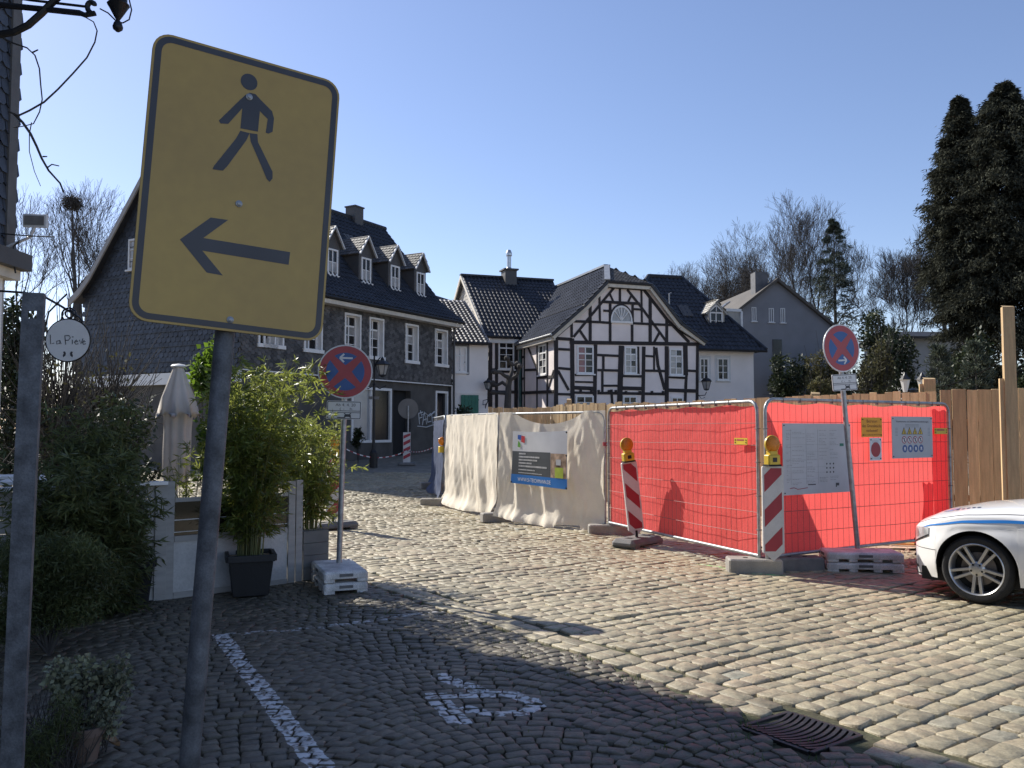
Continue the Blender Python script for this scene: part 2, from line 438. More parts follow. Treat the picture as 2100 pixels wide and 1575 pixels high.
white_segs += [(arc[i], arc[i + 1], .10) for i in range(len(arc) - 1)]
green_segs = [(G(1430, 1155), G(1545, 1176), .05), (G(1545, 1178), G(1610, 1181), .07)]
m_cobble = cobble_mat('road_cobble', [(0, (.20, .172, .112)), (.25, (.285, .248, .165)), (.5, (.34, .296, .196)), (.78, (.34, .275, .182)), (1, (.275, .265, .20))],
                      [((.30, .62, .25), .44, green_segs)])
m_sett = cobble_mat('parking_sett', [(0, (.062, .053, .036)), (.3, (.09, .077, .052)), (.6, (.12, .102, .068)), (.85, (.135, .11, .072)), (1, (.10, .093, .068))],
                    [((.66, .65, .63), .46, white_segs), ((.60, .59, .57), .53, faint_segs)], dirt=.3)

def stones_np(cx, cy, ax, ay, lx, ly, zt, seed):
    """8-sided rounded paving stones; (ax,ay) unit long axis; lx,ly sizes. returns V (n,25,3)"""
    r = np.random.default_rng(seed); n = len(cx)
    base = np.array([(-1, -.78), (-.84, -1), (.84, -1), (1, -.78), (1, .78), (.84, 1), (-.84, 1), (-1, .78)]) * .5
    P = np.repeat(base[None], n, 0)
    cj = r.normal(0, .035, (n, 4, 2)); P = P + np.repeat(cj, 2, 1) + r.normal(0, .022, (n, 8, 2))
    ang = r.normal(0, .035, n)
    X = P[..., 0] * lx[:, None]; Y = P[..., 1] * ly[:, None]
    c, s = np.cos(ang)[:, None], np.sin(ang)[:, None]; X, Y = X * c - Y * s, X * s + Y * c
    bx, by = -ay, ax
    def ring(k, dz, jz=0):
        x = cx[:, None] + (X * ax[:, None] + Y * bx[:, None]) * k; y = cy[:, None] + (X * ay[:, None] + Y * by[:, None]) * k
        z = np.repeat((zt + dz)[:, None], 8, 1) + tilt_x[:, None] * X + tilt_y[:, None] * Y + (r.normal(0, jz, (n, 8)) if jz else 0)
        return np.stack([x, y, z], -1)
    tilt_x = r.normal(0, .020, n); tilt_y = r.normal(0, .026, n)
    R0 = ring(1.0, -.06); R1 = ring(1.0, -.0058, .0012); R2 = ring(.925, 0.0, .0006)
    C = np.stack([cx, cy, zt + .0008], -1)[:, None]
    return np.concatenate([R0, R1, R2, C], 1)
SF = []
for k in range(2):
    for i in range(8):
        j = (i + 1) % 8
        SF += [(k * 8 + i, k * 8 + j, k * 8 + 8 + j), (k * 8 + i, k * 8 + 8 + j, k * 8 + 8 + i)]
for i in range(8): SF.append((16 + i, 16 + (i + 1) % 8, 24))
SF = np.array(SF)
def lay(parent, cx, cy, ax, ay, lx, ly, mat, seed, name, n_ind=300):
    zt = np_gz(cy) + lowwave(cx, cy) + np.random.default_rng(seed + 1).normal(0, .0030, len(cx))
    V = stones_np(cx, cy, ax, ay, lx, ly, zt, seed)
    tint = np.clip(np.random.default_rng(seed + 2).normal(.48, .18, len(cx)), 0, 1)
    # the ones that show largest: nearest and inside the frame
    inv = (np.abs(cx / np.maximum(cy, .1)) < .595) & (cy > 4.33)
    d = np.where(inv, cy, 1e9); order = np.argsort(d); ind = order[:n_ind]
    for q in ind:
        np_mesh(name, V[q], SF, mat, parent, np.full(25, tint[q]))
    rest = order[n_ind:]
    W = V[rest].reshape(-1, 3); F = (SF[None] + (np.arange(len(rest)) * 25)[:, None, None]).reshape(-1, 3)
    np_mesh(name + '_field', W, F, mat, parent, np.repeat(tint[rest], 25), kind='stuff')
def inframe(x, y, m=1.5):
    return (y > 2.5) & (np.abs(x) < .6 * y + m)

BP = np.array([.50, 6.50]); E1 = np.array([.573, -.8195]); E2 = np.array([.8195, .573])
# road: rows across, running along E2
def joints(name, x0, x1, y0, y1, off, keep):
    X, Y = np.meshgrid(np.arange(x0, x1, .25), np.arange(y0, y1, .25)); ny, nx = X.shape
    V = np.stack([X, Y, np_gz(Y) + lowwave(X, Y) + off], -1).reshape(-1, 3)
    i = (np.arange(ny - 1)[:, None] * nx + np.arange(nx - 1)[None]).ravel(); F = np.stack([i, i + 1, i + 1 + nx, i + nx], -1)
    c = V[F].mean(1); return structure(np_mesh(name, V, F[keep(c[:, 0], c[:, 1])], m_joint, smooth=True))
road = joints('road', -14, 16, 1.5, 27, -.020, lambda x, y: (x - BP[0]) * E2[0] + (y - BP[1]) * E2[1] > -.3)
cx, cy, lx, ly = [], [], [], []
rr = np.random.default_rng(3)
nrow = 0
a = 6.5
while a > -34:
    ph = .150 + rr.normal(0, .006)
    a -= ph
    b = .30 + rr.uniform(0, .1); bow = rr.normal(0, .01)
    bmax = 11 if a > -8 else 22
    while b < bmax:
        l = min(.28, max(.12, rr.normal(.185, .034)))
        p = BP + E1 * (a + bow + .02 * math.sin(b * .9 + a * .3)) + E2 * (b + l / 2)
        cx.append(p[0]); cy.append(p[1]); lx.append(l * rr.uniform(.94, .985)); ly.append(ph * rr.uniform(.93, .99)); b += l
cx, cy, lx, ly = map(np.array, (cx, cy, lx, ly))
GR = G(1640, 1497)  # drain
ge1 = Vector((E1[0], E1[1], 0)); ge2 = Vector((E2[0], E2[1], 0))
def clear_of_grate(x, y):
    q1 = (x - GR.x) * E1[0] + (y - GR.y) * E1[1]; q2 = (x - GR.x) * E2[0] + (y - GR.y) * E2[1]
    return ~((np.abs(q1) < .30) & (np.abs(q2) < .28))
k = inframe(cx, cy) & (cy < 27) & clear_of_grate(cx, cy)
cx, cy, lx, ly = cx[k], cy[k], lx[k], ly[k]
# two gutter rows laid lengthwise
gx, gy, glx, gly = [], [], [], []
for j, off in enumerate((.08, .22)):
    a = 6.0
    while a > -6:
        l = rr.uniform(.15, .24); p = BP + E1 * (a - l / 2) + E2 * (off - .0)
        gx.append(p[0]); gy.append(p[1]); glx.append(l * .96); gly.append(.132); a -= l
gx, gy, glx, gly = map(np.array, (gx, gy, glx, gly)); k = inframe(gx, gy) & clear_of_grate(gx, gy)
gx, gy, glx, gly = gx[k], gy[k], glx[k], gly[k]
one, og = np.ones(len(cx)), np.ones(len(gx))
lay(road, np.r_[cx, gx], np.r_[cy, gy], np.r_[E2[0] * one, E1[0] * og], np.r_[E2[1] * one, E1[1] * og], np.r_[lx, glx], np.r_[ly, gly], m_cobble, 11, 'cobblestone')
far_road = structure(sheet('street', [-30, -12, -6, 0, 6, 12], [26.6, 30, 36, 46], M('far_cobbles', (.22, .195, .155), .9, .3, 4, .5, 6), -.02))

# parking bay: small setts in shallow arcs
pk = joints('parking_bay', -9, 6, 1.0, 12.5, -.024, lambda x, y: (x - BP[0]) * E2[0] + (y - BP[1]) * E2[1] < .25)
U = np.array([.903, .43]); Vv = np.array([-.43, .903])
sx, sy, sax, say, slx, sly = [], [], [], [], [], []
rr = np.random.default_rng(5); Wf = 1.25
b = -9.0
while b < 13:
    ph = .097 + rr.normal(0, .003); b += ph
    a = -11 + rr.uniform(0, .1)
    while a < 8:
        l = min(.14, max(.075, rr.normal(.103, .013)))
        am = a + l / 2; t = (am / Wf) % 1.0 * 2 - 1
        bb = b + .26 * (1 - t * t) ; sl_ = -.26 * 2 * t * 2 / Wf
        d = U + Vv * sl_; d = d / np.linalg.norm(d)
        p = U * am + Vv * bb
        sx.append(p[0]); sy.append(p[1]); sax.append(d[0]); say.append(d[1]); slx.append(l * rr.uniform(.92, .97) / max(.75, abs(d @ U))); sly.append(ph * rr.uniform(.90, .96)); a += l
sx, sy, sax, say, slx, sly = map(np.array, (sx, sy, sax, say, slx, sly))
e2c = (sx - BP[0]) * E2[0] + (sy - BP[1]) * E2[1]
k = inframe(sx, sy) & (e2c < -.045) & (sy < 12.5) & (sx > -6.5) & clear_of_grate(sx, sy) & ~((sy > 8.7) & (sx > -2.3) & (e2c > -.0))
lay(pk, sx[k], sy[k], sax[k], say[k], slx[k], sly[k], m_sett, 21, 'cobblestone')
# bare soil inside the building site
structure(np_mesh('site_soil', np.array([[3.6, 12.3, .012], [7, 12.0, .02], [9, 12.6, .02], [14, 30, .42], [1.5, 30, .42], [1.2, 21, .11], [1.9, 15, .02]], dtype=float), [(0, 1, 2), (0, 2, 6), (2, 3, 6), (3, 5, 6), (3, 4, 5)], m_soil))

# drain grate: dished cast-iron bars
gt = thing('drain_grate', 'rust-dark cast iron drain grate with curved slots set in the gutter', 'drain grate', (GR.x, GR.y, float(lowwave(GR.x, GR.y)) - .004), math.atan2(E2[1], E2[0]))
gt.scale = (.68, .68, .68)
mb = MB()
for s in (-1, 1):
    mb.box(-.33, .33, s * .35 - .02, s * .35 + .02, -.05, .004); mb.box(s * .33 - .02, s * .33 + .02, -.33, .33, -.05, .002)
mb.build('frame', m_grate, gt, bevel=.004)
def dish(x, y): return -.002 - .028 * (1 - (x / .33) ** 2)
for i in range(11):
    mb = MB(); y0 = -.30 + i * .06; pts = []
    for q in range(9):
        x = -.31 + q * .0775; pts.append(Vector((x, y0 - .05 * (1 - (x / .31) ** 2) + .02, dish(x, 0))))
    for q in range(8): mb.beam(pts[q], pts[q + 1], .034, .03)
    mb.build('bar', m_grate, gt)
mb = MB(); mb.box(-.012, .012, -.33, .33, -.06, -.03); mb.build('rib', m_grate, gt)
mb = MB(); mb.box(-.33, .33, -.35, .35, -.10, -.085); mb.build('sump', m_dark, gt)
# ------------------------------------------------------------------ building helpers
def inpoly(poly, x, y):
    c = False; n = len(poly); j = n - 1
    for i in range(n):
        xi, yi = poly[i]; xj, yj = poly[j]
        if (yi > y) != (yj > y) and x < (xj - xi) * (y - yi) / (yj - yi) + xi: c = not c
        j = i
    return c
def field(mb, pts, w, h, kind='slate', holes=(), lift=.018, skew=0.0, seed=1, edge=.5):
    """tiles/slates laid over the plane polygon pts (first edge = eave, left to right seen from outside)"""
    P = [Vector(p) for p in pts]; O = P[0]; ex = (P[1] - P[0]).normalized()
    n = Vector((0, 0, 0))
    for i in range(1, len(P) - 1): n += (P[i] - O).cross(P[i + 1] - O)
    n.normalize(); ey = n.cross(ex)
    poly = [((p - O).dot(ex), (p - O).dot(ey)) for p in P]
    hp = [[((Vector(p) - O).dot(ex), (Vector(p) - O).dot(ey)) for p in hh] for hh in holes]
    u0, u1 = min(p[0] for p in poly), max(p[0] for p in poly); v0, v1 = min(p[1] for p in poly), max(p[1] for p in poly)
    R = random.Random(seed); row = 0; v = v0
    ca, sa = math.cos(skew), math.sin(skew)
    if skew: 
        ua, ub, va, vb = -abs(v1 - v0) - 1, (u1 - u0) + (v1 - v0) + 1, -(u1 - u0) - 1, (u1 - u0) + (v1 - v0) + 1
    else: ua, ub, va, vb = u0, u1, v0, v1
    v = va
    while v < vb:
        u = ua - (w / 2 if (row % 2 and kind != 'pan') else 0)
        while u < ub:
            uc, vc = u + w / 2, v + h * edge
            if skew: pc = (u0 + uc * ca - vc * sa, v0 + uc * sa + vc * ca)
            else: pc = (uc, vc)
            if inpoly(poly, *pc) and not any(inpoly(q, *pc) for q in hp):
                mb.tint = R.random()
                def W3(a, b, z):
                    if skew: a, b = u0 + a * ca - b * sa, v0 + a * sa + b * ca
                    return O + ex * a + ey * b + n * z
                j = R.uniform(-.004, .004); g = w * .03
                if kind == 'pan':
                    prof = [(0, .0), (.18, .34), (.36, .5), (.56, .2), (.78, -.05), (1.0, .0)]
                    amp = w * .42; lo = lift + j; vs = []
                    for (q, z) in prof: vs.append(W3(u + q * w, v - h * .08, lo + z * amp + .012))
                    for (q, z) in prof: vs.append(W3(u + q * w, v + h, z * amp + .004))
                    for (q, z) in prof: vs.append(W3(u + q * w, v - h * .08, -.01))
                    m = len(prof)
                    mb.add(vs, [(i, i + 1, i + 1 + m, i + m) for i in range(m - 1)] + [(i + 1, i, i + 2 * m, i + 1 + 2 * m) for i in range(m - 1)])
                else:
                    lo = lift + j; c = .28 * w
                    vs = [W3(u + g, v + c * .7, lo * .95), W3(u + c, v, lo), W3(u + w - c, v, lo), W3(u + w - g, v + c * .7, lo * .95), W3(u + w - g, v + h * 1.15, .002), W3(u + g, v + h * 1.15, .002),
                          W3(u + g, v + c * .7, -.004), W3(u + c, v, -.004), W3(u + w - c, v, -.004), W3(u + w - g, v + c * .7, -.004)]
                    mb.add(vs, [(0, 1, 2, 3, 4, 5), (1, 0, 6, 7), (2, 1, 7, 8), (3, 2, 8, 9)])
            u += w
        v += h; row += 1
    mb.tint = .5
def wall_open(mb, x0, x1, z0, z1, y, rev, ops):
    """front sheet at y with rectangular openings and reveals going back by rev"""
    xs = sorted(set([x0, x1] + [o[0] for o in ops] + [o[1] for o in ops])); zs = sorted(set([z0, z1] + [o[2] for o in ops] + [o[3] for o in ops]))
    for i in range(len(xs) - 1):
        for k in range(len(zs) - 1):
            a, b, c, d = xs[i], xs[i + 1], zs[k], zs[k + 1]; mx, mz = (a + b) / 2, (c + d) / 2
            if not any(o[0] < mx < o[1] and o[2] < mz < o[3] for o in ops): mb.quad((a, y, c), (b, y, c), (b, y, d), (a, y, d))
    for (a, b, c, d) in ops:
        mb.quad((a, y, c), (a, y, d), (a, y + rev, d), (a, y + rev, c)); mb.quad((b, y, d), (b, y, c), (b, y + rev, c), (b, y + rev, d))
        mb.quad((a, y, c), (a, y + rev, c), (b, y + rev, c), (b, y, c)); mb.quad((a, y, d), (b, y, d), (b, y + rev, d), (a, y + rev, d))
def window(parent, x0, x1, z0, z1, y, cols, rows, mats=None, fr=.07, bar=.028, transom=None, sill=True, proud=.03, frame_mat=None, name='window', R=random.Random(4), axis='y'):
    """frame as a part, glazing bars, panes and sill as its sub-parts; faces -y (axis y) or -x (axis x)"""
    sw = (lambda p: p) if axis == 'y' else (lambda p: (p[1], p[0], p[2]))
    def B(mb, xa, xb, ya, yb, za, zb):
        if axis == 'y': mb.box(xa, xb, ya, yb, za, zb)
        else: mb.box(ya, yb, xa, xb, za, zb)
    fm = frame_mat or m_white
    f = MB(); ya, yb = y - proud, y + .04
    B(f, x0, x0 + fr, ya, yb, z0, z1); B(f, x1 - fr, x1, ya, yb, z0, z1); B(f, x0 + fr, x1 - fr, ya, yb, z1 - fr, z1); B(f, x0 + fr, x1 - fr, ya, yb, z0, z0 + fr)
    fo = f.build(name, fm, parent)
    ix0, ix1, iz0, iz1 = x0 + fr, x1 - fr, z0 + fr, z1 - fr
    zz_ = [iz0 + (iz1 - iz0) * k / rows for k in range(rows + 1)]
    xx_ = [ix0 + (ix1 - ix0) * k / cols for k in range(cols + 1)]
    g = MB(); yc = y - proud * .5
    for k in range(1, cols):
        bw = bar * (1.8 if cols == 2 or (cols == 4 and k == 2) else 1); B(g, xx_[k] - bw / 2, xx_[k] + bw / 2, yc, y + .03, iz0, iz1)
    for k in range(1, rows):
        bw = bar * (2.4 if transom == k else 1)
        for c in range(cols): B(g, xx_[c] + bar * .45, xx_[c + 1] - bar * .45, yc + .003, y + .03, zz_[k] - bw / 2, zz_[k] + bw / 2)
    if cols > 1 or rows > 1: g.build('glazing_bar', fm, fo)
    for c in range(cols):
        for r in range(rows):
            p = MB(); m_ = .004; t = R.uniform(-.004, .004)
            q = [(xx_[c] + m_, y + .012 + t, zz_[r] + m_), (xx_[c + 1] - m_, y + .012 - t, zz_[r] + m_), (xx_[c + 1] - m_, y + .012, zz_[r + 1] - m_), (xx_[c] + m_, y + .012, zz_[r + 1] - m_)]
            q = [sw(v) for v in q]
            if axis == 'x': q.reverse()
            p.quad(*q)
            mm = m_glass
            if mats: mm = mats(c, r)
            p.build('pane', mm, fo)
    if sill:
        s = MB(); B(s, x0 - .06, x1 + .06, y - proud - .07, y + .03, z0 - .06, z0 - .003); s.build('sill', fm, fo)
    return fo
def lantern(parent, c, s, name='lamp_head'):
    """small hexagonal street lantern, bottom centre c, height s"""
    c = Vector(c)
    f = MB(); w0, w1 = .20 * s, .36 * s
    for k in range(6):
        a = math.pi * 2 * k / 6; d = Vector((math.cos(a), math.sin(a), 0)); f.tube([c + d * w0 + Vector((0, 0, .05 * s)), c + d * w1 + Vector((0, 0, .6 * s))], .012 * s + .004, 5)
    f.lathe([(w0 * .3, -.06 * s), (w0 * 1.05, .0), (w0 * 1.05, .06 * s)], c, n=6)
    f.lathe([(w1 * 1.15, .58 * s), (w1 * 1.2, .63 * s), (w1 * .75, .78 * s), (w1 * .3, .86 * s), (w1 * .28, .93 * s), (.01, 1.05 * s)], c, n=6)
    fo = f.build(name, m_black, parent)
    g = MB(); g.lathe([(w0 * .95, .07 * s), (w1 * .95, .58 * s)], c, n=6); g.build('pane', m_lampglass, fo)
    return fo
m_roofgl = M('roof_tile_satin', (.020, .022, .028), .52, .3, 2, .1, 40, tint=.3)
m_greycurt = M('grey_curtained_glass', (.14, .13, .12), .15, .4, 2.0, .02, 3, spec=.5)
m_slatem = M('slate_mid', (.11, .106, .10), .65, .2, 3, .2, 60, tint=.35)
m_lampglass = M('lantern_glass', (.30, .30, .30), .2, .2, 5, spec=.6)

# ------------------------------------------------------------------ slate house
S = Frame((-8.77, 27.4, 0), math.atan2(.869, .495))
SL, SD, SE, SRZ = 12.25, 8.1, 6.62, 11.2
sh = thing('slate_house', 'dark slate-hung house with gabled dormers and white windows behind the bamboo', 'house', S.O, S.a)
up0 = 3.62
wz0 = (S.pix(843, 743)[1] + S.pix(771, 736)[1]) / 2; wz1 = (S.pix(843, 664)[1] + S.pix(771, 653)[1]) / 2
wins = []
for a, b in ((455, 500), (539, 581), (622, 660), (705, 739), (756, 786), (830, 857), (891, 917)):
    u0, u1 = S.pix(a, 700)[0], S.pix(b, 700)[0]
    wins.append((u0, u1, wz0, wz1))
wins[0] = (.75, 1.55, wz0, wz1)
mb = MB()
wall_open(mb, 0, SL, up0, SE, 0, .24, [(a + .04, b - .04, c + .04, d - .04) for a, b, c, d in wins])
# ground floor sits slightly back; other walls
ops = []
sw0, sw1 = S.pix(724, 850)[0], S.pix(806, 850)[0]; swz0, swz1 = S.pix(806, 907)[1], S.pix(806, 797)[1]
d0, d1 = S.pix(810, 850)[0], S.pix(846, 850)[0]
r0, r1 = S.pix(896, 850)[0], S.pix(921, 850)[0]; rz1 = S.pix(908, 802)[1]
ops = [(sw0, sw1, swz0, swz1), (d0, d1, .2, swz1 - .05), (r0, r1, .75, rz1)]
bw = MB()
wall_open(bw, 0.1, SL - .05, -.1, up0 + .01, .10, .3, ops)
bw.quad((.1, .1, -.1), (.1, .1, up0), (.1, SD, up0), (.1, SD, -.1))
bw.build('ground_floor_wall', m_darkwall, sh)
gz_ridge = SRZ; mid = SD / 2
def rz(y):   # roof height at depth y (bell-cast eaves)
    y = min(y, SD - y)
    pts = [(-.45, SE - .12), (.75, SE + .78), (mid, SRZ)]
    for (a, za), (b, zb) in zip(pts, pts[1:]):
        if y <= b: return za + (zb - za) * (y - a) / (b - a)
    return SRZ
mb.add([(0, 0, up0), (0, 0, SE), (0, .75, SE + .70), (0, mid, SRZ - .08), (0, SD - .75, SE + .70), (0, SD, SE), (0, SD, up0)], [(0, 1, 2, 3, 4, 5, 6)])
mb.add([(SL, 0, 0), (SL, 0, SE), (SL, .75, SE + .70), (SL, mid, SRZ - .08), (SL, SD - .75, SE + .70), (SL, SD, SE), (SL, SD, 0)], [(6, 5, 4, 3, 2, 1, 0)])
mb.quad((0, SD, 0), (0, SD, SE), (SL, SD, SE), (SL, SD, 0))
mb.build('wall', m_slate, sh)
f = MB(); hol = [[(a - .02, 0, c - .05), (b + .02, 0, c - .05), (b + .02, 0, d + .03), (a - .02, 0, d + .03)] for a, b, c, d in wins]
field(f, [(0, -.012, up0), (SL, -.012, up0), (SL, -.012, SE - .22), (0, -.012, SE - .22)], .17, .135, 'slate', hol, .030, skew=.42, seed=3)
f.build('wall_slates', m_slate, sh, kind='stuff')
f = MB()
gw = S.pix(268, 520)  # gable window handled in local x=0 plane below
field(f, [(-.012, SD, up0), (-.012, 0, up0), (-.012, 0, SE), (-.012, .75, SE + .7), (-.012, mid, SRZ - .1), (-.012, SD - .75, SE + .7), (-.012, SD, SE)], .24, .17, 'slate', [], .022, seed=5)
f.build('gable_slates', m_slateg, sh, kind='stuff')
# horizontal shadow laths every few courses on the gable
for k in range(9):
    z = up0 + .35 + k * .52
    f = MB(); half = mid - max(0, (z - SE)) / (SRZ - SE) * mid if z > SE else mid
    f.box(-.05, -.012, mid - half + .05, mid + half - .05, z, z + .03); f.build('drip_course', m_slateg, sh)
f = MB(); f.box(-.10, .1, .0, SD, up0 - .42, up0 - .03); f.build('fascia_band', m_white, sh)
f = MB(); f.box(.1, SL + .02, -.06, .1, up0 - .03, up0 + .01); f.build('ledge', m_white, sh)
f = MB(); f.box(-.25, SL + .25, -.44, -.02, SE - .42, SE - .27); f.build('eaves_board', m_offwhite, sh)
f = MB(); f.tube([(-.3, -.50, SE - .19), (SL + .3, -.50, SE - .19)], .06, 8); f.build('gutter', m_black, sh)
f = MB(); f.tube([(SL + .05, -.48, SE - .12), (SL + .02, -.12, SE - .5), (SL + .02, -.12, .5)], .05, 8); f.build('downpipe', m_slate, sh)
# main roof
rf = MB(); ov = .32
for s in (0, 1):
    def Y(y): return y if s == 0 else SD - y
    ptsA = [(-ov, Y(-.45), SE - .12), (SL + ov, Y(-.45), SE - .12), (SL + ov, Y(.75), SE + .78), (-ov, Y(.75), SE + .78)]
    ptsB = [(-ov, Y(.75), SE + .78), (SL + ov, Y(.75), SE + .78), (SL + ov, Y(mid), SRZ), (-ov, Y(mid), SRZ)]
    for q in (ptsA, ptsB):
        if s: q = [q[1], q[0], q[3], q[2]]
        rf.add(q + [(x, y, z - .14) for x, y, z in q], [(0, 1, 2, 3), (7, 6, 5, 4), (0, 4, 5, 1), (1, 5, 6, 2), (2, 6, 7, 3), (3, 7, 4, 0)])
roof_s = rf.build('roof', m_roof, sh)
f = MB()
field(f, [(-ov, -.45, SE - .115), (SL + ov, -.45, SE - .115), (SL + ov, .75, SE + .785), (-ov, .75, SE + .785)], .23, .30, 'pan', seed=6)
field(f, [(-ov, .75, SE + .785), (SL + ov, .75, SE + .785), (SL + ov, mid, SRZ + .005), (-ov, mid, SRZ + .005)], .23, .30, 'pan', seed=7)
f.build('roof_tiles', m_roof, roof_s, kind='stuff')
f = MB(); f.tube([(-ov, mid, SRZ + .02), (SL + ov, mid, SRZ + .02)], .12, 8); f.build('ridge_cap', m_roof, roof_s)
f = MB()
for s in (0, 1):
    def Y(y): return y if s == 0 else SD - y
    for (a, za), (b, zb) in (((-.5, SE - .17), (.15, SE + .22)), ((.15, SE + .22), (.75, SE + .74)), ((.75, SE + .74), (mid, SRZ - .04))):
        f.par((-ov - .05, Y(a), za - .26), (.06, 0, 0), (0, Y(b) - Y(a), zb - za), (0, 0, .26))
f.build('bargeboard', M('verge_paint', (.30, .285, .27), .6, .12, 4), sh)
cx_, cz_ = S.pix(727, 450, mid)
f = MB(); f.box(cx_ - .29, cx_ + .29, mid - .28, mid + .28, SRZ - .8, SRZ + .52); f.box(cx_ - .33, cx_ + .33, mid - .32, mid + .32, SRZ + .52, SRZ + .58); f.build('chimney', m_slate, roof_s)
# skylight
f = MB(); sx_ = S.pix(727, 487, 2.6)[0]; n_ = Vector((0, -(SRZ - SE - .78), mid - .75)).normalized(); tdir = Vector((0, mid - .75, SRZ - SE - .78)).normalized()
f.par(Vector((sx_ - .3, 2.5, rz(2.5))), (.6, 0, 0), tdir * .8, n_ * .06); f.build('skylight', m_slate, roof_s)
# upstairs windows: white casing at the wall face, sashes set back in the reveal
for (a, b, c, d) in wins:
    cs = MB(); t = .075
    cs.box(a, a + t, -.05, .0, c, d); cs.box(b - t, b, -.05, .0, c, d); cs.box(a + t, b - t, -.05, .0, d - t, d); cs.box(a - .05, b + .05, -.09, .0, c - .05, c + t)
    cs.box(a + .041, a + .06, 0, .24, c + .04, d - .04); cs.box(b - .06, b - .041, 0, .24, c + .04, d - .04); cs.box(a + .06, b - .06, 0, .24, d - .06, d - .041); cs.box(a + .06, b - .06, 0, .24, c + .041, c + .06)
    cs.build('window_casing', m_white, sh)
    window(sh, a + .06, b - .06, c + .06, d - .06, .20, 2, 4, mats=lambda q, r: m_curtain if (q + r) % 3 == 0 else m_glass, fr=.06, transom=3, sill=False)
# gable window
gu = MB()
gy = None
d_ = ray(287, 520); O2 = S.O; t_ = (O2 - Vector((0, 0, CAM_H))).dot(S.ex) / d_.dot(S.ex); gp = S.loc(Vector((0, 0, CAM_H)) + d_ * t_)
window(sh, gp.y - .55, gp.y + .55, gp.z - .55, gp.z + .55, -.05, 2, 3, axis='x', mats=lambda c, r: m_curtain, frame_mat=m_signgrey)
# dormers
yd = .95
for px0, px1, pk_, pz0 in ((664, 697, (683, 479), 563), (737, 762, (750, 500), 579), (798, 820, (809, 515), 593), (852, 871, (862, 530), 602)):
    u0 = S.pix(px0, 560, yd)[0]; u1 = S.pix(px1, 560, yd)[0]; um = (u0 + u1) / 2; zb = SE + 1.05; hw = .43
    dm = MB(); ze = zb + 1.14; zp = ze + .66; yb_ = 3.4
    def roof_y(z): return .75 + (z - SE - .78) / (SRZ - SE - .78) * (mid - .75)
    dm.add([(um - hw, yd, zb - .25), (um + hw, yd, zb - .25), (um + hw, yd, ze), (um, yd, zp), (um - hw, yd, ze)], [(0, 1, 2, 3, 4)])
    for s in (-1, 1):
        p = [(um + s * hw, yd, zb - .25), (um + s * hw, yd, ze), (um + s * hw, roof_y(ze), ze), (um + s * hw, roof_y(zb), zb - .25)]
        dm.add(p, [(0, 1, 2, 3) if s < 0 else (3, 2, 1, 0)])
    dmo = dm.build('dormer', m_slate, sh)
    dr = MB(); ft = MB()
    for s in (-1, 1):
        o_ = hw + .11; zo = ze - .10
        P = [Vector((um + s * o_, yd - .12, zo)), Vector((um, yd - .12, zp + .04)), Vector((um, roof_y(zp + .04), zp + .04)), Vector((um + s * o_, roof_y(zo), zo))]
        nn = (P[1] - P[0]).cross(P[3] - P[0]).normalized(); nn = nn if nn.z > 0 else -nn
        q = P + [p - nn * .06 for p in P]
        dr.add(q, [(0, 1, 2, 3), (7, 6, 5, 4), (0, 4, 5, 1), (1, 5, 6, 2), (2, 6, 7, 3), (3, 7, 4, 0)] if s > 0 else [(3, 2, 1, 0), (4, 5, 6, 7), (1, 5, 4, 0), (2, 6, 5, 1), (3, 7, 6, 2), (0, 4, 7, 3)])
        T = [P[0], P[3], P[2], P[1]] if s > 0 else [P[3], P[0], P[1], P[2]]
        field(ft, [p + nn * .004 for p in T], .17, .15, 'slate', seed=9 + s, lift=.02)
        ft2 = MB(); ft2.beam(P[0] + Vector((0, -.03, -.03)), P[1] + Vector((0, -.03, -.03)), .05, .08, up=(0, 1, 0)); ft2.build('verge_trim', m_signgrey, dmo)
    dro = dr.build('dormer_roof', m_slatem, dmo); ft.build('dormer_slates', m_slatem, dmo, kind='stuff')
    w_ = window(dmo, um - .30, um + .30, zb - .08, zb + .94, yd - .02, 2, 2, mats=lambda c, r: m_curtain if r == 0 else m_glass, name='window_frame')
    sc = MB()
    for q in range(9): sc.lathe([(.065, -.01), (.065, .02)], (um - .52 + q * .13, yd - .10, zb - .18), axis='y', n=8)
    sc.box(um - .58, um + .58, yd - .11, yd - .02, zb - .17, zb - .12); sc.build('scalloped_apron', m_slate, dmo)
# shop front
f = MB(); t = .10
f.box(sw0, sw0 + t, .06, .2, swz0, swz1); f.box(sw1 - t, sw1, .06, .2, swz0, swz1); f.box(sw0 + t, sw1 - t, .06, .2, swz1 - t, swz1); f.box(sw0 + t, sw1 - t, .06, .2, swz0, swz0 + t)
mu = (sw0 + sw1) / 2 - .1
f.box(mu, mu + .06, .08, .2, swz0 + t, swz1 - t); so_ = f.build('shop_window', m_white, sh)
f = MB(); f.quad((sw0 + t, .16, swz0 + t), (sw1 - t, .16, swz0 + t), (sw1 - t, .16, swz1 - t), (sw0 + t, .16, swz1 - t)); f.build('pane', M('shop_glass', (.36, .37, .38), .12, .3, .8, spec=.6), so_)
f = MB(); f.quad((sw1 - .95, .15, swz0 + t), (sw1 - t, .15, swz0 + t), (sw1 - t, .15, swz1 - t), (sw1 - .95, .15, swz1 - t)); f.build('dark_pane', m_glass, so_)
f = MB(); f.box(d0, d1, .36, .40, .1, swz1 - .05); f.build('door', m_dark, sh)
f = MB(); f.box(r0, r0 + .09, .05, .2, .75, rz1); f.box(r1 - .09, r1, .05, .2, .75, rz1); f.box(r0 + .09, r1 - .09, .05, .2, rz1 - .09, rz1); ro = f.build('shop_window', m_white, sh)
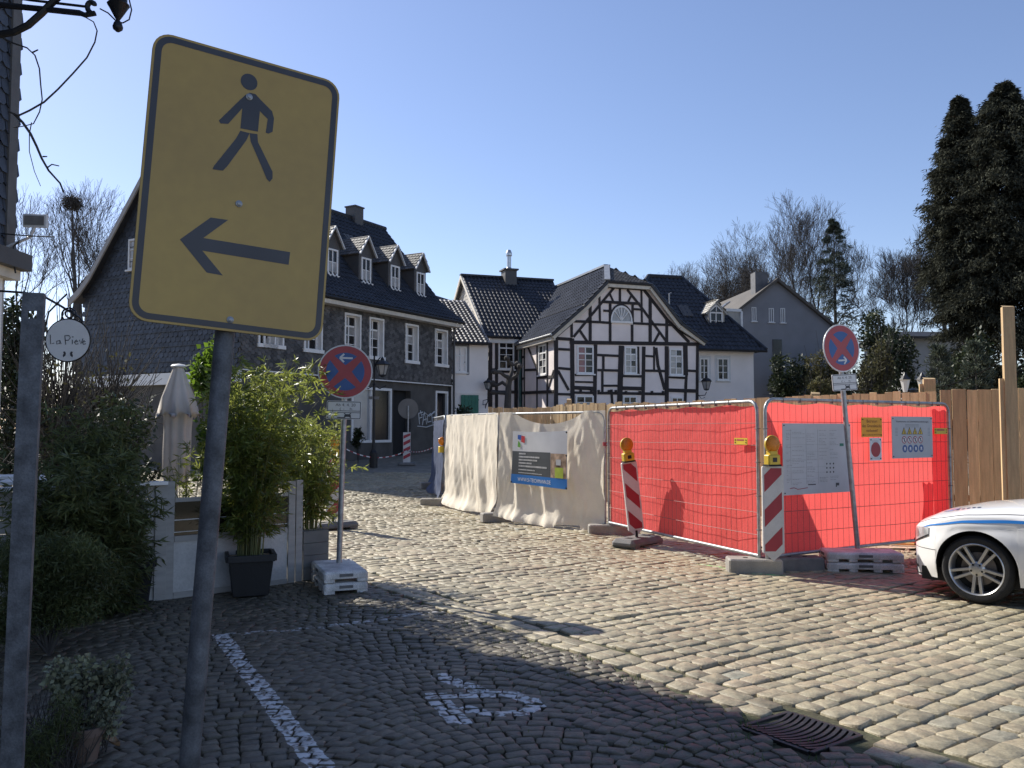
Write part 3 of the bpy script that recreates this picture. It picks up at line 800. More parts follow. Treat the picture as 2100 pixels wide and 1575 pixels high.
f = MB(); f.quad((r0 + .09, .16, .75), (r1 - .09, .16, .75), (r1 - .09, .16, rz1 - .09), (r0 + .09, .16, rz1 - .09)); f.build('pane', m_glass, ro)
# sprayed scrawl on the ground-floor wall
mb = MB(); R = random.Random(12)
strokes = [[(864, 845), (866, 868)], [(864, 846), (873, 843)], [(865, 856), (872, 853)], [(872, 870), (876, 843), (881, 868)], [(873, 860), (881, 857)], [(889, 846), (882, 852), (883, 864), (890, 862)], [(899, 841), (891, 848), (893, 866), (901, 862)], [(892, 855), (899, 853)], [(862, 872), (880, 874), (898, 868)], [(868, 840), (870, 850), (878, 845), (886, 852), (896, 842)]]
for st in strokes:
    pts = []
    for (x, y) in st:
        u, z = S.pix(x - 6, y + 2, .09); pts.append((u, .085, z))
    mb.tube(pts, .022, 4)
mb.build('graffiti', m_signgrey, sh)

# ------------------------------------------------------------------ timber-framed gable house
T = Frame((1.95, 38.0, 0), math.atan2(.318, .948))
th = thing('timber_framed_house', 'white half-timbered house with half-hipped gable and arched attic window', 'house', T.O, T.a)
prof = [T.pix(*p) for p in ((1139, 684), (1197, 633), (1241, 584), (1330, 590), (1368, 645), (1391, 671), (1432, 700))]
TL = prof[-1][0]
mb = MB(); TD = 11.0
poly = [(0.0, 0), (TL, 0)] + [(u, z) for u, z in reversed(prof)]
poly[-1] = (0.0, prof[0][1]); poly[2] = (TL, prof[-1][1])
mb.add([(u, 0, z) for u, z in poly], [tuple(range(len(poly)))])
mb.quad((0, TD, 0), (0, 0, 0), (0, 0, prof[0][1]), (0, TD, prof[0][1]))
mb.quad((TL, 0, 0), (TL, TD, 0), (TL, TD, prof[-1][1]), (TL, 0, prof[-1][1]))
mb.build('wall', m_infill, th)
beams = [((1168, 702), (1432, 706), 6), ((1139, 694), (1172, 696), 5), ((1225, 806), (1364, 808), 4.5), ((1364, 800), (1430, 802), 6), ((1176, 795), (1222, 797), 6), ((1176, 805), (1222, 806), 4), ((1141, 808), (1172, 809), 4),
 ((1237, 619), (1312, 623), 4.5), ((1213, 660), (1250, 662), 4), ((1298, 663), (1381, 667), 4), ((1176, 659), (1212, 660), 4), ((1244, 588), (1320, 594), 4),
 ((1140, 684), (1140, 838), 7), ((1173, 694), (1174, 838), 7), ((1221, 707), (1219, 838), 6), ((1274, 709), (1270, 838), 9), ((1308, 711), (1309, 767), 4), ((1320, 711), (1318, 838), 6), ((1367, 710), (1367, 838), 7), ((1405, 709), (1406, 770), 8), ((1407, 770), (1404, 838), 5), ((1430, 707), (1429, 838), 5),
 ((1210, 624), (1210, 704), 5), ((1229, 602), (1230, 660), 3.2), ((1251, 623), (1251, 704), 4.5), ((1271, 590), (1271, 619), 4), ((1315, 595), (1316, 661), 3.2), ((1333, 612), (1333, 705), 5.5), ((1296, 666), (1296, 704), 4.5), ((1297, 624), (1297, 662), 4), ((1367, 656), (1367, 705), 5), ((1172, 662), (1172, 692), 4),
 ((1225, 728), (1269, 730), 4), ((1225, 759), (1268, 760), 4), ((1236, 791), (1268, 791), 3.5), ((1237, 730), (1237, 759), 4), ((1235, 761), (1235, 804), 4), ((1324, 730), (1341, 731), 3.5), ((1341, 711), (1341, 758), 3), ((1323, 760), (1364, 761), 4), ((1345, 713), (1349, 749), 5), ((1349, 749), (1363, 799), 5),
 ((1278, 771), (1316, 772), 4), ((1277, 796), (1316, 797), 6), ((1370, 773), (1404, 775), 4), ((1409, 760), (1427, 761), 4), ((1145, 755), (1169, 757), 4), ((1144, 760), (1166, 800), 4), ((1179, 769), (1220, 769), 3.5), ((1179, 783), (1217, 784), 3),
 ((1259, 590), (1212, 647), 4), ((1212, 647), (1176, 691), 4), ((1286, 594), (1314, 629), 4), ((1314, 629), (1366, 700), 4), ((1250, 602), (1257, 618), 3.2), ((1295, 605), (1288, 619), 3.2), ((1352, 682), (1340, 704), 4), ((1188, 677), (1205, 702), 4),
 ((1320, 594), (1368, 656), 5), ((1368, 656), (1413, 702), 5), ((1392, 676), (1431, 699), 5), ((1143, 688), (1171, 664), 4), ((1145, 716), (1168, 717), 4), ((1254, 808), (1256, 838), 4), ((1237, 637), (1250, 638), 3.5), ((1300, 634), (1314, 635), 3.5)]
for i, (a, b, w) in enumerate(beams):
    (u0, z0), (u1, z1) = T.pix(*a), T.pix(*b); ww = w * .028
    mb = MB(); d = .035 + .002 * (i % 4)
    mb.beam((u0, -d / 2, z0), (u1, -d / 2, z1), ww, d, up=(0, 1, 0)); mb.build('timber', m_timber, th)
for px_, pz_ in ((1227, 803), (1248, 803), (1253, 802), (1262, 803), (1283, 805), (1311, 805), (1336, 805), (1359, 805), (1190, 801), (1212, 801)):
    u, z = T.pix(px_, pz_); mb = MB(); mb.box(u - .045, u + .045, -.10, 0, z - .07, z + .07); mb.build('joist_end', m_timber, th)
for (a, b, c, d, cu) in ((1183, 1217, 709, 767, m_redcurt), (1280, 1306, 711, 767, m_curtain), (1372, 1400, 715, 770, m_curtain)):
    u0, z1 = T.pix(a, c); u1, z0 = T.pix(b, d)
    window(th, u0, u1, z0, z1, -.02, 2, 4, mats=lambda q, r, cu=cu: (cu if (q == 0 or cu is m_curtain and (r + q) % 2) else m_glass), transom=3)
for (a, b, c, d) in ((1180, 1217, 811, 850), (1277, 1306, 812, 850), (1376, 1401, 814, 850)):
    u0, z1 = T.pix(a, c); u1, z0 = T.pix(b, d); window(th, u0, u1, z0, z1, -.02, 2, 3, mats=lambda q, r: m_curtain if r < 2 else m_glass)
# arched window
uc, za = T.pix(1274, 659); ur = T.pix(1296, 659)[0] - uc; zt_ = T.pix(1274, 627)[1] - za
mb = MB(); m1 = 18
for k in range(m1):
    a0, a1 = math.pi * k / m1, math.pi * (k + 1) / m1
    for (ro_, ri_) in ((1.0, .88),):
        q = [(uc + ur * ro_ * math.cos(a0), za + zt_ * ro_ * math.sin(a0)), (uc + ur * ro_ * math.cos(a1), za + zt_ * ro_ * math.sin(a1)), (uc + ur * ri_ * math.cos(a1), za + zt_ * ri_ * math.sin(a1)), (uc + ur * ri_ * math.cos(a0), za + zt_ * ri_ * math.sin(a0))]
        mb.prism(q, (0, 0, 0), (1, 0, 0), (0, 0, 1), (0, -.06, 0))
mb.box(uc - ur, uc + ur, -.10, 0, za - .09, za); aw = mb.build('arched_window', m_white, th)
mb = MB()
for a0 in (45, 68, 90, 112, 135):
    a0 = math.radians(a0); mb.beam((uc, -.04, za + .02), (uc + ur * .9 * math.cos(a0), -.04, za + zt_ * .9 * math.sin(a0)), .035, .03, up=(0, 1, 0))
mb.build('glazing_bar', m_white, aw)
mb = MB(); mb.add([(uc + ur * .9 * math.cos(math.pi * k / m1), -.02, za + zt_ * .9 * math.sin(math.pi * k / m1)) for k in range(m1 + 1)], [tuple(range(m1, -1, -1))]); mb.build('pane', m_curtain, aw)
mb = MB()
for k in range(m1):
    a0, a1 = math.pi * (k + .5) / (m1 + 1), math.pi * (k + 1.5) / (m1 + 1)
    q = [(uc + ur * r_ * math.cos(a_), za + zt_ * r_ * math.sin(a_)) for r_, a_ in ((1.12, a0), (1.12, a1), (1.005, a1), (1.005, a0))]
    mb.prism(q, (0, 0, 0), (1, 0, 0), (0, 0, 1), (0, -.045, 0))
mb.build('arch_timber', m_timber, th)
# roof: left plane (bell-cast), right plane, half hip
yr = 2.2
ur_ = (prof[2][0] + prof[3][0]) / 2 ; zr = T.pix(1247, 546, yr)[1]
A0, A1, A2 = prof[0], prof[1], prof[2]
A0 = (A0[0] - .28, A0[1] - .16)
rf = MB(); tl = MB(); yo = -.35
def slab(mb, q, t=.12):
    P = [Vector(p) for p in q]; n = (P[1] - P[0]).cross(P[2] - P[0]).normalized()
    m = len(P); v = P + [p - n * t for p in P]
    mb.add(v, [tuple(range(m)), tuple(range(2 * m - 1, m - 1, -1))] + [(i, m + i, m + (i + 1) % m, (i + 1) % m) for i in range(m)])
off = .17
def up_(p, o=off): return (p[0] - o * .35, p[1] + o)
a0, a1, a2 = up_(A0, .1), up_(A1), up_(A2, .13); rr_ = (ur_, zr)
L1 = [(a0[0], TD, a0[1]), (a0[0], yo, a0[1]), (a1[0], yo, a1[1]), (a1[0], TD, a1[1])]
L2 = [(a1[0], TD, a1[1]), (a1[0], yo, a1[1]), (a2[0], yo, a2[1]), (rr_[0], yr, rr_[1]), (rr_[0], TD, rr_[1])]
B0, B1, B2 = prof[6], prof[5], prof[3]
b0, b1, b2 = (B0[0] + .30, B0[1] - .02), (B1[0] + .05, B1[1] + .17), (B2[0] + .04, B2[1] + .13)
R1 = [(b0[0], yo, b0[1]), (b0[0], TD, b0[1]), (b1[0], TD, b1[1]), (b1[0], yo, b1[1])]
R2 = [(b1[0], yo, b1[1]), (b1[0], TD, b1[1]), (rr_[0], TD, rr_[1]), (rr_[0], yr, rr_[1]), (b2[0], yo, b2[1])]
HP = [(a2[0], yo, a2[1]), (b2[0], yo, b2[1]), (rr_[0], yr, rr_[1])]
for q in (L1, L2, R1, R2, HP): slab(rf, q)
rfo = rf.build('roof', m_roof, th)
for k_, q in enumerate((L1, L2, R1, R2)): 
    n_ = (Vector(q[1]) - Vector(q[0])).cross(Vector(q[2]) - Vector(q[0])).normalized()
    field(tl, [Vector(p) + n_ * .004 for p in q], .27, .34, 'pan', seed=20 + k_, lift=.035)
tl.build('roof_tiles', m_pan, rfo, kind='stuff')
tl = MB(); n_ = (Vector(HP[1]) - Vector(HP[0])).cross(Vector(HP[2]) - Vector(HP[0])).normalized(); hc_ = (Vector(HP[0]) + Vector(HP[1]) + Vector(HP[2])) / 3; field(tl, [hc_ + (Vector(p) - hc_) * .93 + n_ * .004 for p in HP], .16, .12, 'slate', seed=31); tl.build('hip_slates', m_slate, rfo, kind='stuff')
f = MB(); f.beam((rr_[0], yr - .05, rr_[1] + .03), (rr_[0], TD, rr_[1] + .03), .34, .10); f.build('ridge_flashing', M('lead_flashing', (.30, .31, .32), .45, .15, 4, metal=.3), rfo)
f = MB(); f.beam((a2[0], yo, a2[1] + .05), (rr_[0], yr, rr_[1] + .05), .26, .06); f.build('hip_flashing', M('lead_flashing_2', (.30, .31, .32), .45, .15, 4, metal=.3), rfo)
f = MB()
path = [(A0[0] + .05, A0[1] - .02), (A1[0] - .02, A1[1] + .0), (A2[0], A2[1]), (B2[0], B2[1]), (B1[0] - .0, B1[1]), (B0[0] + .24, B0[1] - .10)]
for p, q in zip(path, path[1:]):
    f.beam((p[0], -.22, p[1]), (q[0], -.22, q[1]), .26, .10, up=(0, 1, 0))
f.build('bargeboard', m_offwhite, th)
# left flank: posts, rails, brace, window
zE = prof[0][1]
def flank(px, py):
    d = ray(px, py); c = Vector((0, 0, CAM_H)); t = (T.O - c).dot(T.ex) / d.dot(T.ex); q = T.loc(c + d * t); return q.y, q.z
fl = [((1070, 706), (1070, 838), 5), ((1076, 704), (1076, 838), 4), ((1102, 702), (1102, 838), 4), ((1123, 700), (1123, 838), 4), ((1068, 703), (1138, 694), 5), ((1081, 706), (1102, 757), 4), ((1068, 733), (1077, 732), 4), ((1078, 759), (1102, 758), 4), ((1068, 777), (1077, 776), 4), ((1102, 775), (1136, 772), 4), ((1068, 806), (1136, 803), 5), ((1136, 760), (1124, 800), 3.5)]
for i, (a, b, w) in enumerate(fl):
    (y0, z0), (y1, z1) = flank(*a), flank(*b); ww = w * .029
    mb = MB(); d = .035 + .002 * (i % 4); mb.beam((-d / 2, y0, z0), (-d / 2, y1, z1), ww, d, up=(1, 0, 0)); mb.build('timber', m_timber, th)
(ya, za_), (yb, zb_) = flank(1106, 770), flank(1122, 705)
window(th, yb, ya, za_, zb_, -.02, 2, 4, axis='x', transom=3, mats=lambda c, r: m_curtain if (c + r) % 2 else m_glass)
f = MB(); f.tube([(a0[0] - .02, yo, a0[1] - .02), (a0[0] - .02, 4.6, a0[1] - .02)], .05, 8); f.build('gutter', m_galv, th)
f = MB(); f.beam((a0[0] + .16, yo + .2, a0[1] - .16), (a0[0] + .16, 4.8, a0[1] - .16), .2, .2); f.build('eaves_board', m_offwhite, th)
wl = thing('wall_lantern', 'black wall lantern on a scrolled bracket at right corner of half-timbered house', 'lantern', T.w(*([T.pix(1443, 802)[0], -.25, T.pix(1443, 802)[1]])), T.a, 'wall lanterns')
lantern(wl, (0, 0, .05), .66)
mb = MB(); mb.tube([(0, 0, -.05), (-.05, .05, -.2), (-.25, .2, -.22), (-.38, .26, -.2)], .02, 6); mb.tube([(-.38, .26, -.05), (-.2, .12, -.38), (-.05, .05, -.3)], .014, 5); mb.build('bracket', m_black, wl)

# ------------------------------------------------------------------ wing with chimney (left of the gable house)
Wf_ = Frame(T.w(-3.6, 4.7), T.a)
WL0 = Wf_.pix(1002, 700)[0]; WL1 = 3.58; WR1 = 7.0
wg = thing('wing_house', 'low house wing with dark tiled roof and slate chimney with steel flue', 'house', Wf_.O, Wf_.a)
we = Wf_.pix(1005, 686)[1]; wdep = 8.6
wrz = Wf_.pix(950, 565, wdep / 2)[1]
mb = MB(); mb.quad((WL0, 0, 0), (WL1, 0, 0), (WL1, 0, we), (WL0, 0, we))
mb.add([(WL0, 0, 0), (WL0, 0, we), (WL0, wdep / 2, wrz - .1), (WL0, wdep, we), (WL0, wdep, 0)], [(0, 1, 2, 3, 4)]); mb.build('wall', m_infill, wg)
f = MB(); field(f, [(WL0 - .015, wdep, we - 1.5), (WL0 - .015, 0, we - 1.5), (WL0 - .015, 0, we), (WL0 - .015, wdep / 2, wrz - .12), (WL0 - .015, wdep, we)], .22, .2, 'slate', seed=41); f.build('gable_slates', m_slatel, wg, kind='stuff')
rf = MB(); e_ = .12
WA = [(WL0 - .25, -.35, we - .12), (WR1 - .6, -.35, we - .12), (WR1, wdep / 2, wrz), (WL0 - .25, wdep / 2, wrz)]
WB = [(WR1, wdep + .3, we - .1), (WL0 - .25, wdep + .3, we - .1), (WL0 - .25, wdep / 2, wrz), (WR1, wdep / 2, wrz)]
slab(rf, WA); slab(rf, WB); wro = rf.build('roof', m_roof, wg)
f = MB(); n_ = (Vector(WA[1]) - Vector(WA[0])).cross(Vector(WA[2]) - Vector(WA[0])).normalized(); field(f, [Vector(p) + n_ * .004 for p in WA], .22, .32, 'pan', seed=42); f.build('roof_tiles', m_roofgl, wro, kind='stuff')
f = MB(); f.beam((WL0 - .3, wdep / 2, wrz + .03), (WR1, wdep / 2, wrz + .03), .3, .1); f.build('ridge_cap', m_roof, wro)
f = MB()
f.par((WL0 - .30, -.4, we - .35), (.06, 0, 0), (0, wdep / 2 + .4, wrz - we + .17), (0, 0, .22)); f.par((WL0 - .30, wdep + .35, we - .33), (.06, 0, 0), (0, -wdep / 2 - .35, wrz - we + .15), (0, 0, .22)); f.build('bargeboard', m_offwhite, wg)
f = MB(); f.box(WL0, WL1, -.22, 0, we - .42, we - .14); f.build('eaves_board', m_white, wg)
f = MB(); f.tube([(WL0 - .2, -.42, we - .14), (2.9, -.42, we - .14)], .07, 8); f.build('gutter', m_black, wg)
cu, cz = Wf_.pix(1044, 590, wdep / 2 - .3)
f = MB(); f.box(cu - .33, cu + .33, wdep / 2 - .65, wdep / 2 + .1, wrz - 1.4, wrz + .34); f.box(cu - .42, cu + .42, wdep / 2 - .74, wdep / 2 + .19, wrz + .34, wrz + .42); ch = f.build('chimney', m_slate, wro)
fz = Wf_.pix(1044, 512, wdep / 2 - .3)[1]
f = MB(); f.lathe([(.19, wrz + .42), (.12, wrz + .55), (.12, fz - .38), (.17, fz - .34), (.17, fz - .2), (.1, fz - .02)], (cu, wdep / 2 - .28, 0), n=14); f.build('flue', M('steel_flue', (.55, .55, .55), .3, .1, 5, metal=.8), ch)
for (a, b, w) in (((1005, 694), (1005, 838), 7), ((1018, 694), (1018, 838), 5), ((1058, 694), (1058, 838), 6), ((1003, 694), (1062, 694), 5), ((1020, 762), (1058, 762), 4), ((1006, 758), (1018, 758), 4), ((1003, 804), (1062, 804), 5), ((1008, 792), (1018, 792), 3)):
    (u0, z0), (u1, z1) = Wf_.pix(*a), Wf_.pix(*b); mb = MB(); d = .04; mb.beam((u0, -d / 2, z0), (u1, -d / 2, z1), w * .031, d + .002 * (a[0] % 3), up=(0, 1, 0)); mb.build('timber', m_timber, wg)
u0, z1 = Wf_.pix(1022, 697); u1, z0 = Wf_.pix(1054, 758); window(wg, u0, u1, z0, z1, -.02, 2, 4, transom=3, mats=lambda c, r: m_glass)
f = MB(); (u0, z0) = Wf_.pix(1064, 690); f.tube([(u0, -.2, z0), (u0, -.2, .3)], .06, 8); f.build('downpipe', m_pipe, wg)

# ------------------------------------------------------------------ small white house with sunlit pantiles
P_ = Frame(S.w(SL - .6, 1.2), T.a)
pw = thing('white_pantile_house', 'small white rendered house with shiny sunlit pantile roof beside the slate house', 'house', P_.O, P_.a)
pe = P_.pix(965, 699)[1]; u1 = P_.pix(1001, 700)[0]; u0 = -1.0
mb = MB(); mb.box(u0, u1, 0, 6, -.2, pe - .06); mb.build('wall', m_render, pw)
tz = P_.pix(938, 616, 4.2)[1]; tu = P_.pix(938, 616, 4.2)[0]
PR = [(u0, -.3, pe - .1), (u1 + .05, -.3, pe - .1), (u1 + .05, 4.2, tz), (u0, 4.2, tz)]
rf = MB(); slab(rf, PR); pro = rf.build('roof', m_panbrown, pw)
f = MB(); n_ = (Vector(PR[1]) - Vector(PR[0])).cross(Vector(PR[2]) - Vector(PR[0])).normalized(); field(f, [Vector(p) + n_ * .004 for p in PR], .215, .27, 'pan', seed=51, lift=.03); f.build('roof_tiles', m_panbrown, pro, kind='stuff')
f = MB(); tz2 = P_.pix(885, 578, 5.2)[1]; slab(f, [(u0 - 2.6, 3.4, tz - .5), (tu + .2, 4.2, tz - .02), (tu - .1, 5.2, tz + .05), (u0 - 2.6, 5.6, tz2 + .9)]); f.build('upper_roof', m_panbrown, pw)
f = MB(); f.tube([(u0, -.38, pe - .14), (u1 + .05, -.38, pe - .14)], .06, 8); f.build('gutter', m_black, pw)
a, z1 = P_.pix(931, 710); b, z0 = P_.pix(957, 764)
window(pw, a, b, z0, z1, -.01, 2, 3, transom=2, mats=lambda c, r: m_greycurt if r == 2 or c else m_glass)
f = MB(); f.box(a - .12, a, -.02, 0, z0 - .1, z1 + .1); f.box(b, b + .12, -.02, 0, z0 - .1, z1 + .1); f.box(a, b, -.02, 0, z1, z1 + .1); f.build('window_surround', m_greyrender, pw)
a, z1 = P_.pix(945, 810); b, z0 = P_.pix(981, 842)
f = MB(); 
for k in range(5): f.box(a + (b - a) * k / 5, a + (b - a) * (k + .93) / 5, -.07, -.03, z0 - .6, z1)
f.box(a, b, -.09, -.07, z1 - .25, z1 - .17); f.build('shutter', m_green, pw)
f = MB(); u_, z_ = P_.pix(930, 806); f.box(u0, u1, -.03, 0, z_ - .03, z_ + .02); f.build('string_course', m_render, pw)
wl2 = thing('wall_lantern', 'small black wall lantern on curled bracket beside the green shutter', 'lantern', P_.w(P_.pix(996, 815)[0], -.35, P_.pix(996, 815)[1]), P_.a, 'wall lanterns')
lantern(wl2, (0, 0, .35), .5)
mb = MB(); mb.tube([(0, 0, .33), (.02, .1, -.2), (.0, .3, -.35), (0, .36, -.5)], .022, 6); mb.tube([(0, 0, -.1), (-.2, .1, -.15), (-.2, .1, -.35), (0, .2, -.3)], .018, 5); mb.build('bracket', m_black, wl2)

# ------------------------------------------------------------------ white house with dormer, right of the gable
Q = Frame(T.w(TL + .15, 1.3), T.a - .05)
wh = thing('white_dormer_house', 'white rendered house with dark roof and arched dormer right of the half-timbered gable', 'house', Q.O, Q.a)
qe = Q.pix(1470, 716)[1]; qu = Q.pix(1545, 720)[0]; qd = 8.0
mb = MB(); mb.box(-.1, qu, 0, qd, -.2, qe); mb.build('wall', m_render, wh)
f = MB(); f.box(-.1, qu + .02, -.05, 0, qe - .16, qe); f.build('cornice', m_white, wh)
rt = Q.pix(1330, 567, 4.0); rt1 = Q.pix(1398, 574, 4.0)
QF = [(-4.5, -.45, qe - .05), (qu + .45, -.45, qe - .05), (rt1[0], 4.0, rt[1]), (rt[0], 4.0, rt[1])]
QR = [(qu + .45, -.45, qe - .05), (qu + .45, qd + .4, qe - .05), (rt1[0], 4.0, rt[1])]
QB = [(qu + .45, qd + .4, qe - .05), (-4.5, qd + .4, qe - .05), (rt[0], 4.0, rt[1]), (rt1[0], 4.0, rt[1])]
QL = [(-4.5, qd + .4, qe - .05), (-4.5, -.45, qe - .05), (rt[0], 4.0, rt[1])]
rf = MB()
for q in (QF, QR, QB, QL): slab(rf, q)
qro = rf.build('roof', m_roof, wh)
f = MB()
for k_, q in enumerate((QF, QR)):
    n_ = (Vector(q[1]) - Vector(q[0])).cross(Vector(q[2]) - Vector(q[0])).normalized(); field(f, [Vector(p) + n_ * .004 for p in q], .24, .32, 'pan', seed=61 + k_)
f.build('roof_tiles', m_roof, qro, kind='stuff')
f = MB(); f.tube([(rt[0], 4, rt[1] + .03), (rt1[0], 4, rt[1] + .03)], .12, 8); f.tube([(rt1[0], 4, rt[1] + .03), (qu + .45, -.45, qe)], .10, 8); f.tube([(rt[0], 4, rt[1] + .03), (-4.5, -.45, qe)], .12, 8); f.build('ridge_cap', m_roof, qro)
f = MB(); f.tube([(-.1, -.5, qe - .08), (qu + .45, -.5, qe - .08)], .07, 8); f.build('gutter', m_black, wh)
for (a, b) in ((1434, 1453), (1470, 1494)):
    a_, z1 = Q.pix(a, 734); b_, z0 = Q.pix(b, 780)
    window(wh, a_, b_, z0, z1, -.02, 2, 3, mats=lambda c, r: m_glass)
    f = MB(); t = .12
    f.box(a_ - t, a_, -.015, 0, z0 - t, z1 + t); f.box(b_, b_ + t, -.015, 0, z0 - t, z1 + t); f.box(a_, b_, -.015, 0, z1, z1 + t); f.box(a_, b_, -.015, 0, z0 - t, z0); f.build('window_surround', m_signgrey, wh)
# dormer
dy = 1.15; a_, zb = Q.pix(1455, 676, dy); b_, ze = Q.pix(1481, 640, dy); zp = Q.pix(1467, 622, dy)[1]; um = (a_ + b_) / 2; hw = (b_ - a_) / 2 + .12
def qry(z): return -.45 + (z - qe + .05) / (rt[1] - qe + .05) * 4.45
dm = MB(); dm.add([(um - hw, dy, zb - .3), (um + hw, dy, zb - .3), (um + hw, dy, ze), (um, dy, zp), (um - hw, dy, ze)], [(0, 1, 2, 3, 4)])
for s in (-1, 1): dm.add([(um + s * hw, dy, zb - .3), (um + s * hw, dy, ze), (um + s * hw, qry(ze), ze), (um + s * hw, qry(zb), zb - .3)], [(0, 1, 2, 3) if s < 0 else (3, 2, 1, 0)])
dmo = dm.build('dormer', m_slatel, wh)
dr = MB(); ft = MB()
for s in (-1, 1):
    Pq = [Vector((um + s * (hw + .15), dy - .12, ze - .1)), Vector((um, dy - .12, zp + .1)), Vector((um, qry(zp + .1), zp + .1)), Vector((um + s * (hw + .15), qry(ze), ze - .1))]
    q = [Pq[0], Pq[3], Pq[2], Pq[1]] if s > 0 else [Pq[3], Pq[0], Pq[1], Pq[2]]
    slab(dr, q, .08); n_ = (q[1] - q[0]).cross(q[2] - q[0]).normalized(); field(ft, [p + n_ * .004 for p in q], .26, .2, 'slate', seed=71 + s, lift=.025)
dr.build('dormer_roof', m_slatel, dmo); ft.build('dormer_slates', m_slatel, dmo, kind='stuff')
window(dmo, a_, b_, zb, ze - .02, dy - .02, 2, 2, name='window_frame')
f = MB()
for s in (-1, 1): f.beam((um + s * (b_ - a_) / 2, dy - .05, ze + .02), (um, dy - .05, zp - .1), .06, .05, up=(0, 1, 0))
f.beam((um, dy - .05, ze), (um, dy - .05, zp - .14), .04, .05, up=(0, 1, 0)); f.build('gable_glazing', m_white, dmo)
f = MB(); f.add([(a_ + .03, dy - .03, ze), (b_ - .03, dy - .03, ze), (um, dy - .03, zp - .14)], [(0, 1, 2)]); f.build('gable_pane', m_glass, dmo)
f = MB(); su, sz = Q.pix(1403, 652, 1.9); tq = Vector((0, 4.45, rt[1] - qe)).normalized(); nq = Vector((0, -(rt[1] - qe), 4.45)).normalized(); f.par(Vector((su - .3, qry(sz), sz)), (.6, 0, 0), tq * .95, nq * .07); f.build('skylight', m_slate, qro)
f = MB(); a_ = Q.pix(1358, 625, 2.5); f.tube([(a_[0], qry(a_[1] - .5), a_[1] - .6), (a_[0], qry(a_[1] - .5), a_[1] + .45), (a_[0] + .12, qry(a_[1] - .5), a_[1] + .5)], .035, 6); f.build('vent_pipe', m_galv, qro)
# slate-hung extension behind
f = MB(); x0_, z1 = Q.pix(1484, 634, 5.0); x1_, _ = Q.pix(1518, 634, 5.0); f.box(x0_ - .3, x1_, 5.0, 7.5, qe - .3, z1); f.build('rear_extension', m_slatel, wh)
f = MB(); f.box(x0_ - .4, x1_ + .05, 4.94, 5.0, z1 - .12, z1 + .04); f.box(x1_ - .02, x1_ + .10, 4.9, 5.1, qe, z1 - .1); f.build('extension_trim', m_white, wh)

# ------------------------------------------------------------------ grey gabled house
Gf = Frame(at(1517, 800, 54), .10); Gf.O.z = 0
gh = thing('grey_gabled_house', 'plain grey rendered house with wide gable and slate chimney', 'house', Gf.O, Gf.a)
gR = Gf.pix(1706, 668); gL = Gf.pix(1517, 634); gP = Gf.pix(1592, 578); gD = 13.0
zl = (gL[1])
mb = MB(); mb.add([(0, 0, 0), (gR[0], 0, 0), (gR[0], 0, gR[1]), (gP[0], 0, gP[1]), (0, 0, zl)], [(0, 1, 2, 3, 4)])
mb.quad((0, gD, 0), (0, 0, 0), (0, 0, zl), (0, gD, zl)); mb.quad((gR[0], 0, 0), (gR[0], gD, 0), (gR[0], gD, gR[1]), (gR[0], 0, gR[1])); mb.build('wall', m_greyrender, gh)
ga, gb = (-.5, zl - .30), (gR[0] + .35, gR[1] - .12); gp_ = (gP[0], gP[1] + .22)
rf = MB(); slab(rf, [(ga[0], gD, ga[1]), (ga[0], -.3, ga[1]), (gp_[0], -.3, gp_[1]), (gp_[0], gD, gp_[1])], .16); slab(rf, [(gb[0], -.3, gb[1]), (gb[0], gD, gb[1]), (gp_[0], gD, gp_[1]), (gp_[0], -.3, gp_[1])], .16)
gro = rf.build('roof', M('grey_tile_roof', (.085, .075, .065), .8, .2, 1.5, .3, 8), gh)
cu, cz = Gf.pix(1557, 585, .9); f = MB(); f.box(cu - .42, cu + .42, .5, 1.3, cz - 1.6, Gf.pix(1557, 560, .9)[1]); f.build('chimney', M('chimney_slate', (.12, .12, .125), .7, .2, 3), gro)
f = MB(); su = Gf.pix(1478, 606, 5)[0]; sl_ = (gp_[1] - ga[1]) / (gp_[0] - ga[0])
px_ = .35 * gp_[0]; f.par(Vector((px_, 6, ga[1] + sl_ * (px_ - ga[0]) + .02)), (0, .8, 0), (.8, 0, .8 * sl_), (-.05 * sl_, 0, .05)); f.build('skylight', m_lamp, gro)
for (a, b, c, d) in ((1541, 1551, 630, 659), (1576, 1587, 632, 661), (1600, 1610, 632, 662)):
    a_, z1 = Gf.pix(a, c); b_, z0 = Gf.pix(b, d); window(gh, a_, b_, z0, z1, -.01, 2, 1, fr=.05, frame_mat=m_signgrey)
a_, z1 = Gf.pix(1584, 696); b_, z0 = Gf.pix(1604, 780); f = MB(); f.box(a_, b_, -.04, 0, z0, z1); f.build('tall_window', m_glass, gh)

# far cottage behind the shrubs
Cf = Frame(at(1862, 790, 46), .05); Cf.O.z = 0
ct = thing('cottage', 'small pale grey cottage mostly hidden behind shrubs beside the tall conifers', 'house', Cf.O, Cf.a)
cw, czt = Cf.pix(1975, 690); mb = MB(); mb.box(0, cw, 0, 5, 0, czt); mb.build('wall', M('cottage_render', (.42, .42, .42), .9, .15, 1.2), ct)
rf = MB(); slab(rf, [(-.4, -.5, czt - .05), (cw + .3, -.5, czt - .05), (cw + .3, 2.6, czt + .55), (-.4, 2.6, czt + .55)]); slab(rf, [(cw + .3, 5.4, czt - .05), (-.4, 5.4, czt - .05), (-.4, 2.6, czt + .55), (cw + .3, 2.6, czt + .55)]); rf.build('roof', m_roof, ct)
for a in (1908, 1946):
    a_, z1 = Cf.pix(a, 724); b_, z0 = Cf.pix(a + 22, 768); window(ct, a_, b_, z0, z1, -.02, 2, 1, mats=lambda c, r: m_glass, frame_mat=m_darkwall)

